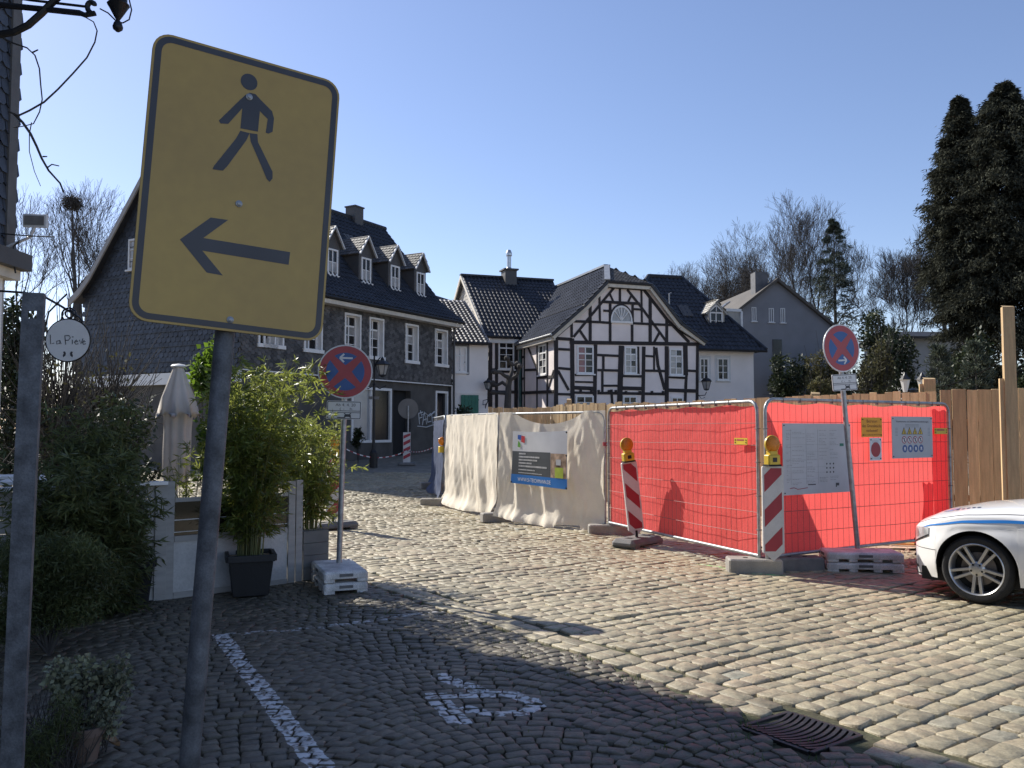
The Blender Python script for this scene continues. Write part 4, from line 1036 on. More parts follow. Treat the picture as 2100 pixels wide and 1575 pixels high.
# ------------------------------------------------------------------ restaurant building on the left (tall, throws the foreground shade)
LB = thing('restaurant_building', 'tall slate-clad restaurant building at the left edge with white lower wall', 'house', (-7.66, 12.86, 0), 0)
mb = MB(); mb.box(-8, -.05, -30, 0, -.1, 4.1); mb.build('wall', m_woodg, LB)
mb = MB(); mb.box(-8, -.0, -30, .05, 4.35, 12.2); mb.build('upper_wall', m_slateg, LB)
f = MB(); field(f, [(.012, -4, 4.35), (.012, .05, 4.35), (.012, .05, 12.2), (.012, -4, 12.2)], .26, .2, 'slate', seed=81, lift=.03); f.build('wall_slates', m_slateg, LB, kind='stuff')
rf = MB(); slab(rf, [(.35, -30, 12.1), (.35, .4, 12.1), (-4, .4, 15.5), (-4, -30, 15.5)]); slab(rf, [(-8.4, .4, 12.1), (-8.4, -30, 12.1), (-4, -30, 15.5), (-4, .4, 15.5)]); rf.build('roof', m_roof, LB)
mb = MB(); mb.add([(0, .05, 12.2), (-8, .05, 12.2), (-4, .05, 15.4)], [(0, 1, 2)]); mb.build('gable', m_slateg, LB)
f = MB(); f.box(-.1, .30, -6, .12, 4.10, 4.35); f.build('jetty_skirt', m_slate, LB)
f = MB(); f.box(-.05, .16, -6, .06, 3.95, 4.10); f.build('soffit_board', m_offwhite, LB)
for k, y in enumerate((-.32, -1.5)):
    f = MB(); f.box(-.05, .02, y, y + .16, 0, 3.95); f.build('post', m_white, LB)
f = MB(); f.box(-.045, .03, -6, -.34, 2.55, 2.72); f.build('rail', m_timber, LB)
f = MB(); f.box(-.02, .06, -.16, .06, 4.4, 12); f.build('corner_trim', m_slatem, LB)
# ------------------------------------------------------------------ big yellow pedestrian sign (foreground)
Rm = Matrix.Rotation(.5522, 4, 'Z') @ Matrix.Rotation(.0623, 4, 'Y')
Msign = Matrix.Translation((-.8717, 2.7108, 2.457)) @ Rm
ps = thing('pedestrian_sign', 'large yellow detour sign with black walking figure and left arrow on a grey post', 'sign', mat=Msign)
def rrect(w, h, r, n=6):
    p = []
    for cx_, cy_, a0 in ((w / 2 - r, h / 2 - r, 0), (-w / 2 + r, h / 2 - r, 90), (-w / 2 + r, -h / 2 + r, 180), (w / 2 - r, -h / 2 + r, 270)):
        for k in range(n + 1):
            a = math.radians(a0 + 90 * k / n); p.append((cx_ + r * math.cos(a), cy_ + r * math.sin(a)))
    return p
X1, Z1 = (1, 0, 0), (0, 0, 1)
mb = MB(); mb.prism(rrect(.60, .90, .055), (0, -.006, 0), X1, Z1, (0, .012, 0))
for s in (-1, 1): mb.box(s * .285 - .006 + (-.008 if s > 0 else .008), s * .285 + .006 + (-.008 if s > 0 else .008), .006, .022, -.36, .36)
mb.build('plate', m_yellow, ps)
def ring_strip(mb, o, i, y):
    n = len(o); mb.add([(u, y, w) for u, w in o] + [(u, y, w) for u, w in i], [(k, n + k, n + (k + 1) % n, (k + 1) % n) for k in range(n)])
mb = MB(); ring_strip(mb, rrect(.586, .886, .049), rrect(.548, .848, .032), -.0068); mb.build('border', m_signblack, ps)
IM = Msign.inverted()
def on_sign(px, py):
    d = IM.to_3x3() @ ray(px, py); c = IM @ Vector((0, 0, CAM_H)); t = (-.0068 - c.y) / d.y; p = c + d * t; return (p.x, p.z)
def shape(pts): mb_.add([(u, -.0069, w) for u, w in [on_sign(*p) for p in pts]], [tuple(range(len(pts)))])
mb_ = MB()
hc = on_sign(511, 168); mb_.add([(hc[0] + .027 * math.cos(2 * math.pi * k / 20), -.0069, hc[1] + .027 * math.sin(2 * math.pi * k / 20)) for k in range(20)], [tuple(range(20))])
shape([(529, 270), (493, 263), (497, 222), (503, 195), (512, 190), (524, 193), (535, 205), (533, 228)])
shape([(497, 222), (468, 254), (452, 253), (449, 247), (492, 205), (503, 195)])
shape([(535, 205), (558, 228), (562, 243), (559, 270), (551, 274), (545, 272), (549, 244), (533, 228)])
shape([(493, 268), (512, 273), (505, 288), (466, 341), (457, 350), (436, 347), (439, 340), (484, 284)])
shape([(512, 273), (528, 275), (529, 291), (559, 352), (559, 366), (553, 373), (547, 367), (535, 338), (514, 290)])
mb_.build('walking_figure', m_signblack, ps)
mb_ = MB()
shape([(369, 491), (432, 446), (468, 451), (417, 488)]); shape([(369, 491), (417, 488), (415, 514)]); shape([(369, 491), (415, 514), (457, 565), (424, 559)])
shape([(417, 488), (595, 517), (592, 543), (415, 514)]); mb_.build('arrow', m_signblack, ps)
for (x, y) in ((511, 199), (490, 418), (472, 656)):
    u, w = on_sign(x, y); mb = MB(); mb.lathe([(.011, .006), (.011, .009), (.006, .011), (.006, .015), (.001, .016)], (u, 0, w), axis='y', n=12); mb.build('bolt', m_galv, ps, smooth=2)
mb = MB(); pu = on_sign(469, 680)[0]
mb.tube([(pu, .045, .40), (pu, .045, -2.47)], .031, 20); mb.build('post', m_galvpole, ps, smooth=2)
mb = MB()
for z in (-.37, .02, .36): mb.box(pu - .05, pu + .05, .006, .02, z - .02, z + .02); mb.tube([(pu - .045, .02, z), (pu - .034, .06, z), (pu, .082, z), (pu + .034, .06, z), (pu + .045, .02, z)], .008, 6)
mb.build('clamp', m_galv, ps)

# flat steel post at far left
gp_ = at(22, 1575, 2.6); tp_ = at(68, 600, 2.6)
dirp = (tp_ - gp_).normalized(); base = gp_ - dirp * (gp_.z / dirp.z)
fp = thing('steel_post', 'flat grey steel post with drilled hole at left edge', 'post', (base.x, base.y, 0))
hz = at(68, 645, 2.6).z
f = MB((base.x, base.y, 0)); side = Vector((1, .35, 0)).normalized(); nrm = Vector((-.35, 1, 0)).normalized(); hw = .0295; L_ = (tp_ - base).length
def pp(s, l, y): return base + dirp * l + side * s + nrm * y
hl = (hz - base.z) / dirp.z
for (a, b) in ((0, hl - .012), (hl + .012, L_)):
    f.par(pp(-hw, a, 0), side * 2 * hw, nrm * .006, dirp * (b - a))
f.par(pp(-hw, hl - .012, 0), side * (hw - .012), nrm * .006, dirp * .024); f.par(pp(.012, hl - .012, 0), side * (hw - .012), nrm * .006, dirp * .024)
for s in (-1, 1): f.par(pp(s * hw - (.006 if s > 0 else 0), 0, .006), side * .006, nrm * .03, dirp * L_)
f.build('profile', m_galvpole, fp)

# ------------------------------------------------------------------ no-stopping signs on portable bases
def no_stopping(name, label, base, lean, yaw, hdisc, arrow, tagw, blocks, blockyaw, group, arrow_left):
    Mt = Matrix.Translation(base) @ Matrix.Rotation(lean, 4, 'Y') @ Matrix.Rotation(yaw, 4, 'Z')
    t = thing(name, label, 'sign', mat=Mt, group=group)
    R_ = .295; z = hdisc
    def disc(r, y, n=40, dx=0): return [(r * math.cos(2 * math.pi * k / n), r * math.sin(2 * math.pi * k / n)) for k in range(n)]
    mb = MB(); mb.prism(disc(R_, 0), (0, -.004, z), X1, Z1, (0, .010, 0)); mb.build('plate', m_signgrey, t)
    mb = MB(); mb.add([(u, -.0052, z + w) for u, w in disc(R_ * .95, 0)], [tuple(range(40))]); mb.build('red_ground', m_red, t)
    ri = R_ * .70
    for k, a in enumerate((0, 90, 180, 270)):
        pts = []; hb = .09
        mb = MB()
        c = Vector((math.cos(math.radians(a)), math.sin(math.radians(a)))); o = .058
        pts.append((c.x * o * 1.2, c.y * o * 1.2))
        for q in range(-7, 8):
            ang = math.radians(a + q * (45 - 9.0) / 7); pts.append((ri * math.cos(ang), ri * math.sin(ang)))
        mb.add([(u, -.0062, z + w) for u, w in pts], [tuple(range(len(pts)))]); mb.build('blue_segment', m_blue, t)
    mb = MB(); s = -1 if arrow_left else 1; az = z + (.148 if arrow_left else -.150); k = .0075
    for a, b in (((-.075 * s, 0), (.055 * s, 0)), ((.062 * s, 0), (.018 * s, .045)), ((.062 * s, 0), (.018 * s, -.045))):
        d = Vector((b[0] - a[0], b[1] - a[1])).normalized(); n = Vector((-d.y, d.x)) * .010
        q = [(a[0] + n.x, a[1] + n.y), (a[0] - n.x, a[1] - n.y), (b[0] - n.x, b[1] - n.y), (b[0] + n.x, b[1] + n.y)]
        if (q[1][0] - q[0][0]) * (q[2][1] - q[1][1]) - (q[1][1] - q[0][1]) * (q[2][0] - q[1][0]) < 0: q.reverse()
        mb.add([(u, -.0072 - .0002 * (a[1] + b[1] > 0), az + w) for u, w in q], [(0, 1, 2, 3)])
    mb.build('arrow', m_signgrey, t)
    # supplementary plate
    zt = z - R_ - .125; w_, h_ = tagw, .20
    mb = MB(); mb.prism(rrect(w_, h_, .015, 3), (0, -.004, zt), X1, Z1, (0, .008, 0)); tp = mb.build('supplementary_plate', m_signgrey, t)
    mb = MB(); ring_strip(mb, [(u, zt + w) for u, w in rrect(w_ - .012, h_ - .012, .012, 3)], [(u, zt + w) for u, w in rrect(w_ - .026, h_ - .026, .009, 3)], -.0052)
    for dz in (-.008, -.026): mb.box(-w_ / 2 + .012, w_ / 2 - .012, -.0054, -.0045, zt + dz - .003, zt + dz + .003)
    mb.build('frame_line', m_ink, tp)
    mb = MB(); put_text(mb, "Ab 4. 4. 20", -.0 if not arrow_left else .015, zt + .042, .032, -.0056, width=w_ * .58); put_text(mb, "( -   h", .02, zt + .003, .026, -.0056, width=w_ * .36); mb.build('lettering', m_ink, tp)
    mb = MB(); zb = zt - .085
    mb.box(.005, .075, -.0062, -.0045, zb + .012, zb + .034); mb.box(.012, .068, -.0060, -.0045, zb + .034, zb + .042)
    for q in (.0, .062): mb.box(q, q + .018, -.0058, -.0045, zb + .004, zb + .012); mb.box(q, q + .016, -.0056, -.0045, zb + .042, zb + .052)
    mb.box(-.07, .01, -.0059, -.0045, zb, zb + .008); mb.build('tow_pictogram', m_ink, tp)
    mb = MB(); mb.tube([(0, .035, z + .2), (0, .035, .05)], .03, 16); mb.build('post', m_galv, t, smooth=2)
    mb = MB()
    for zc in (z + .12, z - .25, zt): mb.box(-.05, .05, .004, .02, zc - .014, zc + .014); mb.tube([(-.04, .02, zc), (-.03, .055, zc), (0, .068, zc), (.03, .055, zc), (.04, .02, zc)], .006, 5)
    mb.build('clamp', m_galv, t)
    # stacked base plates are separate, loose weights
    for k in range(blocks):
        bt = thing('sign_weight', ('upper' if k else 'lower') + ' chipped white sign weight under ' + label.split(' on ')[0].replace('round ', ''), 'sign weight', (base[0], base[1], k * .118), blockyaw, 'white sign weights')
        bx, by, bh = .44, .23, .112
        mb = MB()
        mb.cbox(-bx, bx, -by, by, .035, bh, .022)
        for sx in (-1, 1):
            for sy in (-1, 1): mb.box(sx * (bx - .07) - .065, sx * (bx - .07) + .065, sy * (by - .06) - .055, sy * (by - .06) + .055, 0, .036)
        for sx in (-1, 1): mb.box(sx * .14 - .05, sx * .14 + .05, -by + .004, by - .004, .002, .036)
        mb.build('body', m_whiteplast, bt, bevel=.006)
        for sx in (-1, 1): mb = MB(); mb.box(sx * bx - .004, sx * bx + .004, -.07, .07, .058, .088); mb.build('hand_slot', m_concd, bt)
        for sy in (-1, 1): mb = MB(); mb.box(-.08, .08, sy * by - .004, sy * by + .004, .058, .088); mb.build('hand_slot', m_concd, bt)
    return t
bl = G(694, 1203); bl.z = .2
D1 = bl.y; hd1 = at(707, 762, D1).z - bl.z
no_stopping('no_stopping_sign', 'round no-stopping sign with left arrow beside the bamboo on a thin post', (bl.x, bl.y, .2), .024, .12, hd1, None, .37, 2, 1.95, 'temporary no-stopping signs', True)
br = G(1765, 1168); D2 = br.y; hd2 = at(1725, 713, D2).z - .2
no_stopping('no_stopping_sign', 'tilted round no-stopping sign with right arrow before the red fence on a leaning post', (br.x, br.y, .2), -.072, .43, hd2, None, .40, 2, -.12, 'temporary no-stopping signs', False)

# ------------------------------------------------------------------ construction fence
def wave(x, z, s, amp): return amp * (math.sin(x * 2.3 + s) * .5 + math.sin(z * 3.1 + x * 1.1 + s * 2) * .35 + math.sin(x * 5.7 - z * 2.2 + s) * .2)
def fence(p0, p1, z0, z1, label, fab, fmat, wire, seed):
    p0, p1 = Vector((p0[0], p0[1], 0)), Vector((p1[0], p1[1], 0)); d = p1 - p0; L = d.length
    t = thing('mobile_fence', label, 'fence panel', p0, math.atan2(d.y, d.x), 'mobile construction fence panels')
    fr = MB(); r = .021; c = .14
    pts = [(0.0, 0, z0)] + [(0, 0, z1 - c)] + [(c - c * math.cos(a), 0, z1 - c + c * math.sin(a)) for a in (math.radians(q) for q in (22, 45, 68))] + [(c, 0, z1), (L - c, 0, z1)] + [(L - c + c * math.sin(a), 0, z1 - c + c * math.cos(a)) for a in (math.radians(q) for q in (22, 45, 68))] + [(L, 0, z1 - c), (L, 0, z0)]
    fr.tube(pts, r, 10); fr.tube([(0, 0, z0 + .02), (L, 0, z0 + .02)], r, 10)
    fr.tube([(0, 0, .02), (0, 0, z0 + .1)], r * .9, 8); fr.tube([(L, 0, .02), (L, 0, z0 + .1)], r * .9, 8)
    fr.build('frame', m_galv, t, smooth=2)
    w = MB(); n = int(L / .105)
    for k in range(1, n): w.tube([(L * k / n, -.006, z0 + .02), (L * k / n, -.006, z1)], .0021, 3, cap=False)
    for k in range(1, 7):
        z = z0 + (z1 - z0) * k / 7; w.tube([(0, -.012, z), (L * .33, -.014, z + .008 * math.sin(k * 2)), (L * .66, -.014, z - .01 * math.sin(k)), (L, -.012, z)], .0032, 4, cap=False)
    w.build('mesh_wire', wire, t, kind='stuff')
    if fab == 'red':
        nx, nz = 80, 44; x0, x1 = .03, L - .03; V = []
        for j in range(nz + 1):
            for i in range(nx + 1):
                u = i / nx; v = j / nz; x = x0 + (x1 - x0) * u; z = z0 + .03 + (z1 - z0 - .065) * v
                z += (-.025 * math.sin(u * 14 + seed) ** 2 if j == nz else 0)
                e = min(u, 1 - u) * 8; e = min(1, e)
                V.append((x, .012 + e * (.035 + wave(x, z, seed, .016) + .018 * mnoise.noise(Vector((x * 1.6 + z * .8, z * 1.5, seed))) + .009 * abs(mnoise.noise(Vector((x * 4 - z * 3, z * 3.2, seed * 3))))), z))
        F = [(j * (nx + 1) + i, j * (nx + 1) + i + 1, (j + 1) * (nx + 1) + i + 1, (j + 1) * (nx + 1) + i) for j in range(nz) for i in range(nx)]
        np_mesh('fabric', V, F, fmat, t, smooth=True)
        tie = MB()
        for k in range(1, int(L / .3)): tie.box(k * .3 - .0025, k * .3 + .0025, -.024, .022, z1 - .04, z1 + .022)
        for z in (.5, .9, 1.3, 1.7):
            for xx in (0, L): tie.box(xx - .026, xx + .026, -.024, .024, z - .005, z + .005)
        tie.build('cable_ties', m_concd, t, kind='stuff')
    return t, L
ZT, ZB = 2.03, .175
nodes = dict(A=(-1.41, 18.7), B=(-.25, 15.95), B2=(-.19, 15.75), C=(1.52, 14.0), C2=(1.56, 13.8), E=(2.93, 10.2), E2=(3.0, 10.12), F=(6.16, 12.05))
fl_red, Lr = fence(nodes['C2'], nodes['E'], ZB, ZT, 'mesh fence panel with red fabric behind the left striped beacon', 'red', m_redfab, m_wire, 1.0)
fr_red, Lr2 = fence(nodes['E2'], nodes['F'], ZB, ZT + .02, 'mesh fence panel with red fabric carrying the notice boards', 'red', m_redfab, m_wire, 2.3)
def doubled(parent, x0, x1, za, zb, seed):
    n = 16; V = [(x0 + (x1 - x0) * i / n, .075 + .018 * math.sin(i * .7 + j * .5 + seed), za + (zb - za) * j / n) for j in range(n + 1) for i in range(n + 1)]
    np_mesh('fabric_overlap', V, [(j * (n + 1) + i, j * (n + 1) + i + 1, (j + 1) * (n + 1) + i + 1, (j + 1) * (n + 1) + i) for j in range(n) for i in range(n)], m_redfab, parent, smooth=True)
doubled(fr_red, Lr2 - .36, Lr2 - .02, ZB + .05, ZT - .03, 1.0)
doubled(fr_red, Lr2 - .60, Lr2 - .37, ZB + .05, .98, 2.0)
fw2, Lw2 = fence(nodes['B2'], nodes['C'], ZB, 1.97, 'mesh fence panel with white cloth carrying the printed banner', 'white', m_whitefab, m_wirew, 3.1)
fw1, Lw1 = fence(nodes['A'], nodes['B'], ZB, 1.98, 'mesh fence panel fully wrapped in plain white cloth', 'white', m_whitefab, m_wirew, 4.2)
fb, Lb = fence((-2.05, 22.6), (-1.48, 18.85), ZB, 1.98, 'mesh fence panel with blue tarpaulin turned end-on behind the white cloth', 'blue', m_bluefab, m_wirew, 5.2)
# cloths over the fence
def cloth(parent, L, ztop, zbot, mat, seed, sag=None, amp=.05, nx=72, nz=56, x0=-.03, x1=None, hem=None):
    V = []; x1 = L + .03 if x1 is None else x1
    for j in range(nz + 1):
        v = j / nz
        for i in range(nx + 1):
            u = i / nx; x = x0 + (x1 - x0) * u
            zt_ = ztop - (sag(u) if sag else 0); zb_ = zbot + (hem(u) if hem else .03 * math.sin(u * 9 + seed))
            z = zb_ + (zt_ - zb_) * v
            loose = (1 - v) ** .7
            y = -.03 - .05 * loose - amp * (.35 + loose) * (mnoise.noise(Vector((x * 2.2 + seed, z * .7, seed))) + .38 * mnoise.noise(Vector((x * 6.5 + z * 1.2, z * 1.3, seed * 3))) + .14 * mnoise.noise(Vector((x * 17 - z * 3, z * 2.5, seed * 5)))) + .05 * abs(mnoise.noise(Vector((x * 4.2 + z * 1.6, z * 1.1 - x, seed * 7)))) + .022 * abs(mnoise.noise(Vector((x * 9 - z * 2.5, z * 2.0, seed * 2)))) - .045 * max(0, math.sin((x * 1.0 + .25 * z) * 9 + seed)) ** 3 * loose
            pinch = 1 - .025 * math.sin(v * math.pi) * (1 if seed > 4 else .6)
            x = L / 2 + (x - L / 2) * pinch
            y -= .16 * math.exp(-((z - zb_) / .14) ** 2) * (.6 + .4 * math.sin(u * 6))
            V.append((x, min(y, -.018), z))
    F = [(j * (nx + 1) + i, j * (nx + 1) + i + 1, (j + 1) * (nx + 1) + i + 1, (j + 1) * (nx + 1) + i) for j in range(nz) for i in range(nx)]
    return np_mesh('cloth', V, F, mat, parent, smooth=True)
cloth(fw1, Lw1, 1.995, .10, m_whitefab, 5.5, hem=lambda u: .10 * abs(2 * u - 1) ** 2 - .04, amp=.055)
cloth(fw2, Lw2, 2.0, .02, m_whitefab, 2.2, sag=lambda u: .22 * max(0, math.sin(min(1, max(0, (u - .16) / .66)) * math.pi)) ** .7, hem=lambda u: (.16 * max(0, .55 - u) if u < .6 else (-.0 if u > .8 else .06)) , amp=.065)
cloth(fb, Lb, 1.9, .15, m_bluefab, 7.7, amp=.05)
# concrete feet
def foot(p, yaw, label, w=.62, dd=.24, h=.16, mat=None):
    t = thing('concrete_block', label, 'fence foot', (p[0], p[1], gz(p[1])), yaw, 'concrete feet of the fence')
    mb = MB(); mb.cbox(-w / 2, w / 2, -dd / 2, dd / 2, 0, h, .018); mb.build('block', mat or m_conc, t)
    mb = MB(); mb.lathe([(.03, 0), (.03, .004)], (-.1, 0, h), n=10); mb.lathe([(.03, 0), (.03, .004)], (.1, 0, h), n=10); mb.build('socket', m_dark, t)
dE = math.atan2(nodes['E'][1] - nodes['C2'][1], nodes['E'][0] - nodes['C2'][0])
foot((2.87, 10.22), -.10, 'concrete fence foot at the corner between the two red panels', w=.62, dd=.32, h=.17)
foot((3.42, 10.35), .10, 'dark grey block under the left end of the noticeboard fence', w=.60, dd=.25, h=.165, mat=m_concd)
foot((1.58, 13.85), dE + 1.2, 'concrete fence foot between banner cloth and red fabric', w=.7)
foot((-.2, 15.8), dE + 1.5, 'concrete fence foot between the two white cloth panels', w=.75)
foot((-1.6, 18.55), .05, 'concrete fence foot at the left end of the white cloth', w=.75)
foot((-2.0, 22.3), .3, 'far concrete fence foot behind the blue tarpaulin', w=.8)
# small fixtures between panels
mb = MB(); c_ = Vector((1.54, 13.9, 1.45)); mb.box(-.06, .06, -.035, .035, -.03, .03); t = thing('fence_clamp', 'red clamp joining white cloth panel to red fence panel', 'clamp', c_, 0); mb.build('jaw', m_refred, t); mb = MB(); mb.tube([(0, -.05, 0), (0, .05, 0)], .012, 8); mb.build('bolt', m_galv, t)

# ------------------------------------------------------------------ banner and notices
FW2 = Frame((nodes['B2'][0], nodes['B2'][1], 0), math.atan2(nodes['C'][1] - nodes['B2'][1], nodes['C'][0] - nodes['B2'][0]))
bc = [FW2.pix(*p, y=-.16) for p in ((1048, 990), (1165, 1004), (1163, 883), (1051, 884))]
bn = thing('printed_banner', 'printed company banner with blue web address strip on white cloth', 'banner', FW2.O, FW2.a)
def bmap(u, v, y=0):
    a = Vector(bc[0]).lerp(Vector(bc[1]), u); b = Vector(bc[3]).lerp(Vector(bc[2]), u); p = a.lerp(b, v)
    yy = -.165 + y + .018 * math.sin(u * 5 + v * 2) + (.03 * math.sin(u * math.pi) * max(0, v - .5))
    return (p.x, yy, p.y - .05 * max(0, (v - .6)) * math.sin(u * math.pi))
def bgrid(u0, u1, v0, v1, y, n=14):
    mb = MB(); V = [bmap(u0 + (u1 - u0) * i / n, v0 + (v1 - v0) * j / n, y) for j in range(n + 1) for i in range(n + 1)]
    mb.add(V, [(j * (n + 1) + i, j * (n + 1) + i + 1, (j + 1) * (n + 1) + i + 1, (j + 1) * (n + 1) + i) for j in range(n) for i in range(n)]); return mb
bgrid(0, 1, 0, 1, 0).build('sheet', m_whiteprint if 'm_whiteprint' in globals() else m_paper, bn, smooth=True)
bgrid(.004, .72, .175, .615, -.003).build('dark_field', M('banner_anthracite', (.075, .082, .088), .5, .1, 3), bn, smooth=True)
bgrid(.0, 1, .0, .175, -.003).build('blue_strip', M('banner_blue', (.015, .17, .52), .5, .08, 3), bn, smooth=True)
bgrid(.725, .99, .175, .60, -.003).build('picture_field', M('banner_picture', (.30, .18, .11), .6, .6, 9, col2=(.45, .32, .22)), bn, smooth=True)
bgrid(.80, .94, .18, .36, -.006).build('picture_vest', M('banner_lime', (.45, .55, .06), .6, .15, 8), bn, smooth=True)
bgrid(.82, .90, .40, .50, -.006).build('picture_helmet', m_signgrey, bn, smooth=True)
mb = MB()
for k, (l, h) in enumerate(((.15, .018), (.40, .018), (.36, .018), (.26, .018), (.54, .02), (.31, .013), (.45, .009))):
    v = .575 - k * .058 - (.012 if k > 4 else 0); n_ = int(l / .022); R = random.Random(k)
    for q in range(n_):
        a = .13 + q * .022; a1 = a + R.uniform(.013, .019); P = [bmap(a, v - h, -.006), bmap(a1, v - h, -.006), bmap(a1, v + h * .6, -.006), bmap(a, v + h * .6, -.006)]; mb.add(P, [(0, 1, 2, 3)])
mb.build('small_print', m_signgrey, bn)
mb = MB(); put_text(mb, "WWW.SI-TEICHMANN.DE", .42, .055, .07, 0, width=.60, mapf=lambda p: bmap(p[0], p[2], -.006)); mb.build('lettering', m_white, bn)
for nm, cl, pl in (('logo_blue', (.02, .10, .42), [(.10, .85), (.16, .83), (.17, .93), (.10, .93)]), ('logo_red', (.55, .03, .04), [(.17, .80), (.235, .78), (.24, .91), (.17, .92)]), ('logo_green', (.12, .35, .04), [(.10, .70), (.155, .69), (.15, .77), (.11, .82)])):
    mb = MB(); mb.add([bmap(u, v, -.006) for u, v in pl], [(0, 1, 2, 3)]); mb.build(nm, M(nm, cl, .5, .1, 3), bn)
for u, v in ((.01, .02), (.99, .02), (.99, .97), (.99, .57)):
    mb = MB(); p = bmap(u, v, -.005); mb.lathe([(.016, 0), (.016, .006)], p, axis='y', n=8); mb.build('eyelet', m_dark, bn)

FR = Frame((nodes['E2'][0], nodes['E2'][1], 0), math.atan2(nodes['F'][1] - nodes['E2'][1], nodes['F'][0] - nodes['E2'][0]))
FLr = Frame((nodes['C2'][0], nodes['C2'][1], 0), dE)
def board(fr, px0, py0, px1, py1, name, label, cat, mat, y=-.03, rot=0, group=None):
    u0, z1 = fr.pix(px0, py0, y); u1, z0 = fr.pix(px1, py1, y)
    o = fr.w((u0 + u1) / 2, y, (z0 + z1) / 2); t = thing(name, label, cat, mat=Matrix.Translation(o) @ Matrix.Rotation(fr.a, 4, 'Z') @ Matrix.Rotation(rot, 4, 'Y'), group=group)
    w, h = u1 - u0, z1 - z0
    mb = MB(); mb.box(-w / 2, w / 2, -.003, .003, -h / 2, h / 2); mb.build('panel', mat, t)
    mb = MB()
    for sx in (-1, 1):
        for sz in (-1, 1): mb.lathe([(.009, 0), (.009, .005)], (sx * (w / 2 - .025), -.003, sz * (h / 2 - .025)), axis='y', n=6)
    mb.build('cable_tie', m_dark, t)
    return t, w, h
m_grey_board = M('grey_board', (.44, .45, .47), .45, .08, 3)
t, w, h = board(FR, 1604, 868, 1746, 1008, 'information_board', 'large grey information board covered in small print on red fence', 'notice board', m_grey_board, rot=-.0)
mb = MB(); R = random.Random(5)
for c, (x0, x1) in enumerate(((-.45, -.40), (-.37, -.18), (-.16, -.02), (.02, .14), (.18, .30))):
    z = .40
    while z > -.36:
        if R.random() < .8 and not (c >= 3 and z < .0 and z > -.25):
            xx = x0
            while xx < x0 + (x1 - x0) * R.uniform(.4, 1):
                l = R.uniform(.012, .04); mb.box(xx * w, (xx + l) * w, -.0040, -.003, z * h - .0028, z * h + .0028); xx += l + .008
        z -= R.choice((.02, .02, .028, .05))
mb.build('small_print', m_inkgrey, t)
mb = MB()
for zl in (.2, .1, -.02, -.12, -.2, -.28): mb.box(-.46 * w, .12 * w, -.0042, -.003, zl * h - .001, zl * h + .001)
for xl in (-.39, -.17, .0): mb.box(xl * w - .001, xl * w + .001, -.0044, -.003, -.36 * h, .42 * h)
mb.build('rules', m_inkgrey, t)
mb = MB()
for i in range(3):
    for j in range(3): mb.lathe([(.013, .003), (.011, .0048)], (w * (.13 + i * .05), 0, h * (-.08 - j * .06)), axis='y', n=6)
mb.build('pictograms', m_ink, t)
mb = MB(); mb.box(.33 * w, .39 * w, -.0046, -.003, .17 * h, .21 * h); mb.build('green_mark', m_green, t)
mb = MB(); mb.box(.26 * w, .31 * w, -.0046, -.003, -.40 * h, -.36 * h); mb.box(.26 * w, .275 * w, -.0048, -.003, -.42 * h, -.40 * h); mb.box(-.15 * w, -.04 * w, -.0046, -.003, -.375 * h, -.36 * h); mb.build('logo_mark', m_ink, t)
mb = MB(); mb.tube([(-.41 * w, -.004, -.41 * h), (-.35 * w, -.004, -.40 * h), (-.30 * w, -.004, -.425 * h), (-.16 * w, -.004, -.41 * h)], .004, 4); mb.build('red_scribble', m_refred, t)
t, w, h = board(FR, 1766, 856, 1809, 896, 'warning_notice', 'orange keep-out notice above the small white notice on red fence', 'notice', m_orange)
mb = MB()
for k, (s, wd, hh) in enumerate((("Betreten", .5, .16), ("des Grundst\u00fccks", .94, .16), ("verboten!", .56, .16))): put_text(mb, s, 0, h * (.24 - k * .24), h * hh, -.0045, width=w * wd)
put_text(mb, "Eltern haften f\u00fcr ihre Kinder", 0, -h * .42, h * .07, -.0045, width=w * .84)
mb.build('lettering', M('brown_ink', (.16, .045, .02), .6, .1, 3), t)
t, w, h = board(FR, 1783, 898, 1808, 944, 'small_notice', 'small white notice with a big red dot on red fence', 'notice', m_paper)
mb = MB(); mb.lathe([(w * .40, .003), (w * .40, .0045)], (0, 0, -h * .02), axis='y', n=28); mb.build('red_dot', m_refred, t)
mb = MB()
for k in range(3): mb.box(-w * .3, w * .25, -.0042, -.003, h * (.40 - k * .05) - .002, h * (.40 - k * .05) + .002)
mb.box(-w * .35, w * .35, -.0042, -.003, -h * .40, -h * .385); mb.build('small_print', m_inkgrey, t)
t, w, h = board(FR, 1828, 854, 1913, 938, 'safety_board', 'grey site safety board with rows of warning, prohibition and mandatory symbols', 'notice board', m_grey_board)
mb = MB(); put_text(mb, "Warnhinweise und Sicherheitskennzeichnungen", 0, h * .36, h * .045, -.0045, width=w * .80)
for k in range(3): mb.box(-w * .18, w * .16, -.0042, -.003, h * (.31 - k * .03) - .0015, h * (.31 - k * .03) + .0015)
for x in (-.42, .38):
    for k in range(6): mb.box(w * x, w * (x + .06), -.0042, -.003, h * (.22 - k * .035) - .0015, h * (.22 - k * .035) + .0015)
mb.build('lettering', m_ink, t)
